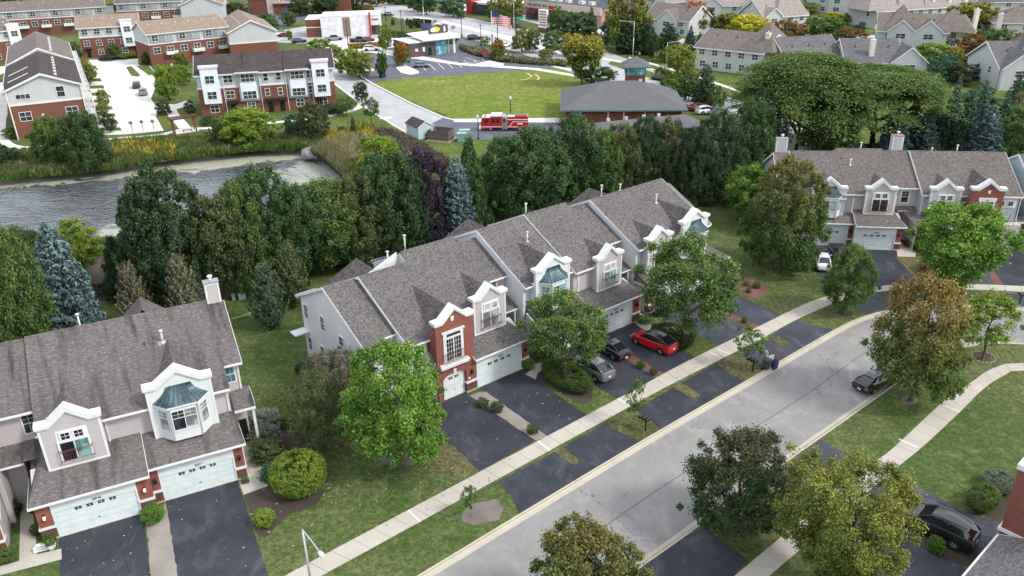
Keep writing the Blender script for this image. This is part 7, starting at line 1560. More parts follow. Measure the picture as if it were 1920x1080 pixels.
# cars far away
car_px('suv','grey',(905,113-38),(931,113-41),'dark grey sport utility on the road by the crossroads') if False else None
car('suv','navy',G(890,74)[:3],.05,'blue grey sport utility on the road right of the restaurant',parts=False)
car('sedan','silver',G(790,126)[:3],.02,'grey sedan parked in the restaurant bays',parts=False)
for k,c,x,y,rz,lb in (('sedan','silver',729,29,-.3,'silver car on the main road left of the lorry'),('pickup','black',673,79,.1,'black pickup on the bright lot by the white store'),('sedan','maroon',690,77,.1,'maroon car just right of the black pickup'),('suv','white',697,95,.05,'white sport utility behind the green lot trees'),('pickup','silver',626,76,.5,'silver pickup between bright lot and store loading wall'),
  ('suv','navy',561,80,.4,'dark car beside the green bin near tan roof'),('sedan','maroon',534,69,.0,'maroon sedan parked in the lot row'),('sedan','silver',528,64,.5,'silver sedan parked first in the lot row'),('sedan','white',521,66,.5,'white sedan in the lot row behind tan roof'),('sedan','black',597,66,.2,'black car at the foot of the brick wing'),('sedan','white',476,17,1.0,'white car in the bank lot'),('sedan','silver',470,8,1.2,'silver car in the bank lot, farthest'),('suv','black',594,24,.2,'dark car under the bank trees'),('sedan','white',592,25,.1,'white car between two dark bank trees'),('sedan','silver',1035,50,.2,'silver car in the plaza lot'),('sedan','black',972,53,.1,'black car in front of the plaza hedge'),('sedan','white',1025,52,.2,'white car by the plaza sign'),
  ('sedan','navy',838,24,.0,'navy car beside red sign north of main road'),('sedan','white',946,88,.9,'white van like car behind the orange tree'),('sedan','black',1238,150,-.4,'dark car on the main road right of the lookout tower')):
    car(k,c,G(x,y)[:3],rz,lb,parts=False)
car('suv','maroon',G(1304,208)[:3],2.9,'maroon sport utility parked behind the fire station'); car('suv','white',G(1326,213)[:3],.25,'white sport utility parked beside the maroon one'); car('sedan','silver',G(1345,214)[:3],.25,'pale car half hidden behind the round tree, next to white one')
car('suv','black',G(257,164)[:3],1.95,'dark sport utility in the estate lot, rear one of two',parts=False); car('suv','silver',G(269,177)[:3],1.95,'silver sport utility in the estate lot, front one of two',parts=False)
for x,y,yt,lb in ((249,249,227,'left of the three dark posts at the end of the estate lot'),(269,246,225,'middle one of three dark posts at the end of the estate lot'),(289,243.5,224,'right of the three dark posts at the end of the estate lot')):
    b=G(x,y); H=height_at(b,yt); e=empty('sign_post',b[:3]); tag(e,lb,'sign',group='dark diamond sign posts'); m=MB(); m.tube((0,0,0),(0,0,H),.06,.06,6); m.build('post',MT['black'],e); m=MB(); m.prism([(-.5,H-.35),(0,H-.8),(.5,H-.35),(0,H+.1)],-.08,-.04,'y'); m.build('sign_face',MT['store_brown'],e)
b=G(194,173); m=MB(); m.lathe([(.16,0),(.13,.1),(.13,.6),(.16,.65),(.05,.85)],8); tag(m.build('fire_hydrant',MT['red'],None,b[:3]),'small red hydrant between driveway strips','hydrant')
# ------------------------------------------------------------------ houses to the north east
def house(a,b,label,depth=13,ze=5.4,zr=9.0,roof='roof_mid',wall='sid_far',gables=(),chim=(),wins=6,hipl=False,base=None,z=0,hips=(),endwin=True,lowerwin=True):
    """long house: a,b = ends of the front eave line on the ground"""
    o,ang,L=frame_px(a,b,z); e=empty('house',o,ang); tag(e,label,'house',group='houses beyond the main road')
    if hipl: 
        m=MB(); m.box(0,L,0,depth,0,ze-.02); m.build('wall',MT[wall],e); hip(e,0,L,0,depth,ze,zr,roof,ov=.5)
    else: gable_box(e,0,L,0,depth,ze,zr,roof,wall)
    for x,wd,g in gables:   # cross gables facing the front
        zg=ze+(zr-ze)*wd/depth*1.0; q=MB(); y0=-1.2; q.prism([(x-wd/2,0),(x+wd/2,0),(x+wd/2,ze),(x,ze+wd*.42),(x-wd/2,ze)],y0,.5,'y'); q.build('gable_wall',MT[wall],e)
        r=MB(); zt=ze+wd*.42+.15; k=(zr-ze)/(depth/2); yb=(zt-ze)/k+.3
        for s in (-1,1): r.face([(x,y0-.3,zt),(x,yb,zt),(x+s*(wd/2+.4),min(yb,.2),ze-.1),(x+s*(wd/2+.4),y0-.3,ze-.1)])
        gr=r.build('gable_roof',MT[roof],e); f=MB()
        for s in (-1,1): f.face([(x,y0-.34,zt+.03),(x,y0-.34,zt-.33),(x+s*(wd/2+.42),y0-.34,ze-.42),(x+s*(wd/2+.42),y0-.34,ze-.06)])
        f.build('rake_board',MT['white'],gr)
        fwin(e,x,y0,ze-1.9,wd*.34,1.3,2,2); 
        if lowerwin: fwin(e,x,y0,.9,wd*.34,1.4,2,2)
    for i in range(wins):
        x=L*(i+.5)/wins; fwin(e,x,0,ze-1.9,1.5,1.3,2,2)
        if lowerwin: fwin(e,x+.4,0,.8,1.5,1.4,2,2)
    if endwin and not hipl: fwin(e,0,depth*.3,ze-2.0,1.2,1.4,1,2,'L'); fwin(e,L,depth*.6,ze-2.0,1.2,1.4,1,2,'R')
    for x,y,h in chim:
        m=MB(); m.box(x-.55,x+.55,y-.5,y+.5,ze-2,h); c=m.build('chimney',MT['conc_far'],e); m=MB(); m.box(x-.62,x+.62,y-.57,y+.57,h,h+.15); m.tube((x,y,h+.1),(x,y,h+.6),.15,.15,8); m.build('chimney_cap',MT['white'],c)
    for hx,hw,hz in hips:   # pyramidal roof rising over the main one
        r=MB(); y0,y1=depth*.25,depth*1.0; ym=(y0+y1)/2; zb_=ze+.1; y0=.1; y1=depth-.1; ym=depth/2; hw=hw*.95; r.face([(hx-hw,y0,zb_),(hx+hw,y0,zb_),(hx,ym,hz)]); r.face([(hx+hw,y0,zb_),(hx+hw,y1,zb_),(hx,ym,hz)]); r.face([(hx+hw,y1,zb_),(hx-hw,y1,zb_),(hx,ym,hz)]); r.face([(hx-hw,y1,zb_),(hx-hw,y0,zb_),(hx,ym,hz)]); r.build('pyramid_roof',MT[roof],e)
    for i in range(3): m=MB(); x=L*(.2+.3*i); m.tube((x,depth*.3,ze+(zr-ze)*.6-.1),(x,depth*.3,ze+(zr-ze)*.6+.6),.12,.12,6); m.build('roof_vent',MT['galv_dk'],e)
    return e
house((1302,128),(1425,143),'pale two storey house with taupe roof and white chimney left of the giant locust',depth=14,ze=5.6,zr=9.2,chim=((17.5,3.5,9.6),),wins=5,hips=((16,5,12.0),))
house((1478,148),(1580,140),'grey roofed house right behind the big locust, little dormer peaks on the ridge',depth=15,ze=3.6,zr=8.6,roof='roof_gr',wins=2,lowerwin=False)
house((1583,146),(1688,146),'grey roofed house with pale gable end and white chimney beneath the tall road light',depth=14,ze=3.8,zr=8.2,roof='roof_gr',wins=2,chim=((6,2,8.4),),gables=((14,8,0),),lowerwin=False)
house((1640,92),(1770,97),'grey house with twin gables and shuttered windows in the right middle distance',depth=15,ze=5.2,zr=9.2,roof='roof_mid',gables=((6,7,0),(13,7,0)),chim=((30,2,10),),wins=3,hips=((6,5,11.5),(19,6,10.8)))
house((1770,92),(1820,90),'small pale gabled house right of the dark pine',depth=12,ze=4.8,zr=8.4,roof='roof_mid',wins=2,chim=((12,6,9.6),))
house((1640,54),(1800,42),'long house with white roof slope, three peaks and three chimneys',depth=14,ze=5.6,zr=9.8,roof='roof_lt',chim=((24,2,10.4),(31,2,10.4),(38,2,10.4)),wins=9,hips=((3,7,12.5),(14,6,12.2),(25,6,12.0)))
house((1430,62),(1510,56),'tan hipped house between the yellow tree and the round green tree',depth=14,ze=5.0,zr=9.6,roof='roof_lt',wins=4,gables=((3,6,0),),hips=((11,7,12.5),))
house((1300,38),(1450,38),'cream roofed row with several gables behind the bright yellow tree',depth=14,ze=5.2,zr=9.6,roof='roof_lt',gables=((6,7,0),(20,7,0),(29,8,0)),wins=5,hips=((4,7,12),))
house((1490,22),(1590,26),'grey house with three white trimmed gables near the top edge',depth=14,ze=5.6,zr=10,roof='roof_mid',gables=((15,6,0),(21,6,0),(27,6,0)),wins=3)
house((1590,12),(1690,14),'white roofed house row behind the yellow shrubs at top right',depth=14,ze=5.2,zr=9.6,roof='roof_lt',wins=4,gables=((8,7,0),(20,7,0)))
house((1705,10),(1830,8),'taupe roofed house with paired windows at the top edge right',depth=14,ze=5.6,zr=10,roof='roof_gr',wins=5,gables=((16,7,0),),hips=((32,6,12),))
house((1830,32),(1980,30),'large grey house cut by the right edge with a dark peak',depth=16,ze=5.2,zr=10,roof='roof_gr',wins=4,hips=((8,7,12.5),))
house((1858,72),(1980,75),'white roofed low house with brown hipped end at the right edge',depth=15,ze=4.6,zr=8.6,roof='roof_mid',hipl=True,wins=3)
house((1868,168),(1990,168),'grey hipped house with pale gable behind the conifers, right edge',depth=17,ze=4.8,zr=9.2,roof='roof_gr',gables=((4,8,0),),wins=2,hips=((9,7,11.5),))
house((1207,62),(1290,70),'tan roofed house behind dark trees at top middle right',depth=14,ze=5.0,zr=9.0,roof='roof_mid',wins=3,gables=((9,7,0),),endwin=False)
house((1215,18),(1262,18),'small blue walled house with grey roof at the top edge',depth=12,ze=4.4,zr=7.6,roof='roof_gr',wall='sid_blue',wins=2)
house((1160,8),(1230,8),'far grey roof among trees above the gold topped tree',depth=13,ze=5,zr=8.6,roof='roof_gr',wins=2,lowerwin=False)
house((1250,30),(1330,26),'pale tan roof left of the orange edged tree at top',depth=13,ze=5,zr=9,roof='roof_lt',wins=3)
for i,(a,b,rf,lb) in enumerate((((1340,8),(1440,6),'roof_lt','cream roofed house at the very top behind yellow shrubs'),((1450,2),(1540,2),'roof_mid','taupe roofed house at the very top between small lime trees'),((1560,-8),(1680,-8),'roof_lt','pale roof along the top edge right of centre'),((1690,-10),(1800,-12),'roof_gr','grey roof along the top edge near the right corner'),((1810,-12),(1960,-12),'roof_mid','last taupe roof in the top right corner'))):
    house(a,b,lb,depth=13,ze=5,zr=9,roof=rf,wins=4,gables=((7,7,0),),lowerwin=False)
# roads and lawns between those houses
fsheet('estate_lawn',((1200,120),(1300,40),(1250,-60),(2100,-60),(2100,330),(1700,300),(1500,232),(1340,172)),'far_lawn',.0035)
fsheet('side_road',((1520,66),(1580,60),(1640,66),(1680,78),(1640,76),(1570,72)),'road_far',.012)
fsheet('side_road',((1280,72),(1340,90),(1330,96),(1270,78)),'road_far',.012)
fsheet('side_road',((1360,-60),(1400,-60),(1200,60),(1150,60)),'road_far',.012) if False else None
# fences
def fence(px,h,n,label,mat='wood_dk',step=.16):
    pts=[G(*q) for q in px]; e=empty('fence',pts[0][:3]); tag(e,label,'fence'); o=Vector(pts[0][:3]); k=0
    L=sum((b-a).length for a,b in zip(pts,pts[1:])); mb=MB()
    for a,b in zip(pts,pts[1:]):
        d=(b-a).normalized(); nn=Vector((-d.y,d.x,0)); s=0; W=(b-a).length
        while s<W:
            p=a-o+d*s; hh=h+random.uniform(-.03,.03); q=[p+nn*.012,p+d*(step-.03)+nn*.012,p+d*(step-.03)-nn*.012,p-nn*.012]
            mb.prism([(c.x,c.y) for c in q],.05,hh,'z'); s+=step
    bo=mb.build('boards',MT[mat],e); bo['kind']='stuff'
    for a,b in zip(pts,pts[1:]):
        d=(b-a).normalized(); W=(b-a).length; m=int(W/2.4)+1; an=math.atan2(d.y,d.x)
        for i in range(m): p=a-o+d*(W*i/m); q=MB(); q.box(-.06,.06,.03,.15,0,h+.08); q.build('post',MT[mat],e,p[:3],an)
        for z in (.4,h-.3): q=MB(); q.box(0,W,.02,.07,z,z+.09); q.build('rail',MT[mat],e,(a-o)[:3],an)
    return e
fence(((180,560),(215,556),(250,552),(300,545)),1.8,0,'dark board fence between blue spruce and sparse pine')
fence(((905,415),(960,400),(1030,382),(1100,362)),1.8,0,'dark board fence behind the central row below the green trees')
fence(((1180,72),(1216,92),(1262,108),(1300,122)),2.0,0,'brown fence under the dark trees along the main road','wood')
fence(((1600,290),(1700,286),(1800,288)),1.8,0,'dark fence behind the right row under the spruces')
# ------------------------------------------------------------------ planting
T=px_tree
near=[
('maple_a',752,872,652,200,'bright','bright green maple in front of the brick gable of the central row'),
('lobed',1062,706,555,158,'green','two lobed green street tree over the silver crossover'),
('lobed',1287,648,450,185,'green','large dark green tree beside the red crossover'),
('maple_a',1582,585,462,98,'green','compact round green street tree by the curved sidewalk'),
('vase',1778,563,393,208,'bright','broad bright green vase shaped tree before the right row'),
('linden',1464,502,300,160,'autumn','tall pyramidal maple green below with orange red tips at the end of the right row'),
('maple_b',1398,418,311,92,'bright','small yellow green tree on the lawn between the two rows'),
('maple_a',1706,752,527,182,'tips','turning street maple, red crown top and green skirts, beside the grey street'),
('young',1842,673,552,112,'lime','young lime green tree in a stone ringed bed at the right kerb'),
('maple_a',1378,992,818,200,'darkred','rounded dark green maple with bronze tips at the street corner below centre'),
('vase_big',1560,1110,885,285,'yellowgreen','spreading yellow green tree covering the lower walk'),
('maple_a',1100,1185,998,232,'autumn','green and fiery orange maple at the bottom edge'),
('sapling',1188,798,708,44,'green','slender sapling in the red mulch ring by the mailbox'),
('sapling',1402,690,610,62,'green','leaning sapling beside the green bin'),
('sapling',883,968,908,40,'green','tiny thin sapling on the near verge in a soil patch'),
('crab',628,775,662,130,'greybrown','grey green crabapple against the left gable of the central row'),
('crab',610,845,700,125,'olive','olive crabapple nearer the lawn beside the bright maple'),
('maple_a',64,706,425,128,'green','green maple with yellowing top at the left edge'),
('spruce_b',146,642,412,150,'blue','tall blue spruce behind the near left roof'),
('spruce_b',14,668,585,64,'blue','small blue spruce at the left edge by the roof'),
('maple_b',160,520,415,90,'lime','lime green shrubby tree against the pond'),
('arbor',232,560,446,74,'dark','dark arborvitae between blue spruce and tall lindens'),
('pine',262,612,488,78,'palepine','sparse pale pine left of the chimney, farther one'),
('pine',356,612,474,84,'palepine','sparse pale pine directly left of the chimney'),
('linden',338,565,318,176,'dark','tall dark conical linden at the pond edge'),
('maple_b',428,560,374,128,'olive','turning gold green tree in the middle of the rear belt'),
('linden',512,520,320,150,'deep','dark green linden right of the gold tree'),
('maple_a',622,505,342,165,'green','full green maple with olive top above the utility boxes'),
('linden',732,480,288,146,'deep','pyramidal dark green tree left of the purple one'),
('linden',800,460,282,112,'purple','deep purple leaved tree in the rear belt'),
('spruce_b',862,455,290,96,'blue','perfect blue spruce right of the purple tree'),
('arbor',885,440,262,90,'deep','narrow dark tree just behind the blue spruce'),
('maple_a',998,420,244,160,'deep','big round dark green tree behind the central row'),
('maple_a',1075,400,220,130,'deep','taller round green tree in front of the fire station annexe'),
('linden',1160,380,234,96,'olive','olive green tree before the fire station, left of three'),
('linden',1207,372,220,92,'dark','dark tree before the fire station, middle of three'),
('linden',1250,370,224,90,'olive','brownish green tree before the fire station, right of three'),
('spruce',1274,375,240,56,'bluegrey','narrow grey blue spruce right of the fire station trees'),
('linden',1340,372,212,110,'dark','broad dark tree left of the giant locust'),
('spruce',1183,378,303,50,'teal','small teal spruce peeking above the central ridge'),
('pine',512,615,488,86,'pine','bushy pine on the rear lawn beside the utility cabinets'),
('pine',553,575,450,80,'olive','second bushy pine behind the first on the rear lawn'),
('locust',1488,312,96,268,'green','giant spreading honey locust left of two'),
('locust_flat',1630,293,122,236,'green','umbrella shaped honey locust with black trunk right of the giant one'),
('spruce_b',1668,306,182,84,'blue','blue spruce behind the brick chimney of the right row'),
('spruce_b',1722,306,204,80,'bluegrey','grey blue spruce right of the chimney'),
('spruce_b',1836,310,194,94,'blue','blue spruce above the right end of the right row'),
('spruce',1770,290,140,78,'teal','tall teal green spruce in the middle of the conifer belt'),
('spruce',1822,285,150,84,'teal','broad teal green spruce beside the tall one'),
('spruce',1880,280,130,80,'pine','dark conifer near the right edge'),
('spruce',1742,278,152,60,'pine','dark green spruce in the belt behind the two blue ones'),
('maple_a',1884,300,202,110,'green','bright green tree at the right edge above the roof'),
('pine',1888,285,168,50,'palepine','bare pale pine among the teal spruces'),
('maple_b',1560,275,150,110,'green','green tree filling the gap between the two locusts'),
('maple_b',1420,330,170,90,'dark','shadowy green tree at the left foot of the giant locust'),
]
near+=[('linden',300,575,350,110,'dark','dark tree between the tall dark linden and the sparse pine'),('linden',470,545,345,110,'green','green tree filling the belt between the gold tree and its neighbour'),('maple_a',570,525,350,110,'deep','deep green tree behind the bushy pines'),('linden',680,500,330,110,'olive','olive tree behind the second pine and the central row'),('linden',770,475,300,90,'dark','dark tree at the foot of the purple tree'),('maple_a',940,415,262,100,'deep','dark tree between narrow dark tree and big round tree'),('linden',1120,392,245,100,'green','green tree between two round trees behind the central ridge'),('maple_b',100,600,440,90,'dark','dark tree behind the tall blue spruce'),('maple_a',60,560,430,110,'olive','olive tree at the pond edge far left'),('spruce',1700,292,165,70,'pine','dark green spruce behind the first blue spruce'),('spruce',1800,300,165,76,'teal','teal spruce in front of the tall spruce'),('spruce',1862,300,160,80,'teal','teal spruce left of the green edge tree'),('maple_a',1545,310,200,110,'green','green lower tree at the right foot of the giant locust'),('linden',1400,345,190,110,'deep','deep green tree between the broad dark tree and the giant locust'),('linden',1300,385,240,80,'dark','dark tree between the narrow spruce and the broad dark tree')]
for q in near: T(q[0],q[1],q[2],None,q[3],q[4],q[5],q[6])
# ------------------------------------------------------------------ shrubs close by
def shrub(x,y,H,wpx,col,label,k='bush_near',cat='shrub',wy=None,name=None,group=None):
    b=G(x,y); r=.5*wpx*m_per_px(b); return tree(k,b,H,r,col,label,cat,group,name=name,ry=(wy*m_per_px(b)*.5 if wy else None),rz=0 if wy else None)
shrub(563,915,2.9,104,'lime','big clipped round shrub, bright green, on the mulch bed',k='ball',name='round_shrub')
for x,y,H,w,c,lb in ((497,800,1.5,62,'sage','grey green rounded bush nearest the porch roof'),(500,832,1.6,56,'sage','second grey green bush from the porch, by the walk'),(503,860,1.6,66,'olive','third bush by the walk with brownish top'),(512,900,1.3,48,'teal','lowest dark bush by the walk before the big ball'),
  (497,982,1.1,40,'lime','small bright bush at the edge of the right near drive'),(289,975,1.2,44,'bright','bright lime bush between the two near garages'),(460,905,.5,16,'green','little plant at the foot of the right pier'),
  (538,795,.9,34,'green','low green bush behind the grey ones'),(28,965,1.3,30,'dark','dark bush in the left alley bed'),(64,960,1.0,20,'green','small bush by the left garage pier, upper'),(70,1000,.8,22,'green','low plants by the left garage pier, lower'),(10,1050,.8,40,'green','low hedge at the lower left corner'),
  (905,762,.8,24,'olive','small round shrub in the gravel strip, first from the garage'),(932,770,.8,26,'dark','small round shrub in the gravel strip, second from the garage'),(998,812,.8,22,'olive','small round shrub in the gravel strip, nearest the sidewalk'),
  (990,690,1.0,24,'bright','light green hosta at the brick pier'),(1026,672,1.3,30,'bright','lime shrub under the two lobed tree'),(1010,675,.8,32,'green','dark leafy ground plants beside the alley walk'),
  (1202,690,.8,14,'olive','small shrub in the red mulch strip, upper'),(1201,690,.8,16,'green','small round shrub in the red mulch strip, middle'),(1226,702,.8,16,'olive','small round shrub in the red mulch strip, nearest the walk'),
  (1207,605,.8,26,'bright','light leafed hosta beside the fourth garage'),(1232,592,1.1,20,'dark','dark ball shrub at the far brick pier'),(1294,632,1.2,26,'green','rounded green shrub right of the big street tree trunk'),
  (1395,605,.7,12,'green','small shrub in the far red mulch strip'),(1390,525,.6,10,'green','tiny shrub in the curved mulch bed, left'),(1399,535,.6,12,'bright','tiny shrub in the curved mulch bed, middle'),(1418,540,.8,14,'green','tiny shrub in the curved mulch bed, right'),(1403,548,.5,10,'olive','tiny shrub in the curved mulch bed, lowest'),
  (1420,905,.8,10,'green','small plant below the dark maple'),(1752,1035,1.2,32,'bright','round lime shrub beside the black sport utility'),
  (1706,428,2.6,58,'bright','lime leafed shrub in front of the fourth garage of right row',),(1735,440,2.0,44,'green','green shrub behind the vase shaped tree'),(1745,470,1.6,60,'copper','rusty low shrubs at the edge of the right drive'),(1770,515,1.4,80,'rust','brown dry shrubs by the curved walk'),(1702,462,.9,18,'rust','small reddish plant in a bed by the garage'),
  (1497,490,1.2,34,'olive','pale grassy clump under the pyramidal maple'),(1519,497,.9,22,'copper','orange tan grass clump by the curved drive'),(1330,520,1.0,20,'rust','reddish shrub at the right end of the central row')):
    shrub(x,y,H,w,c,lb)
# clipped hedges: long mounds
def hedge(a,b,wid,H,col,label,mat=None):
    A,B=G(*a),G(*b); d=B-A; e=empty('hedge',((A+B)/2)[:3],math.atan2(d.y,d.x)); tag(e,label,'hedge'); c=link('foliage',KINDS['ball'][0],e,scale=(d.length/2,wid/2,H)); c['tint']=list(LC[col][0]); c['tint2']=list(LC[col][1]); return e
hedge((1022,690),(1105,742),3.2,1.35,'green','long dark green clipped hedge between the second and third drives')
hedge((1228,622),(1292,660),3.4,1.5,'darkred','bronze green clipped hedge beside the red crossover')
hedge((1812,935),(1868,962),3.0,1.5,'green','dark green clipped hedge at lower right near the brick tower')
hedge((1838,905),(1905,925),2.4,1.2,'sage','silvery ground shrub behind the dark clipped hedge')
hedge((455,800),(456,801),1,.4,'green','low plants by the porch walk')
hedge((565,690),(575,705),1.6,.9,'dark','low shrub at the back corner of the central row')
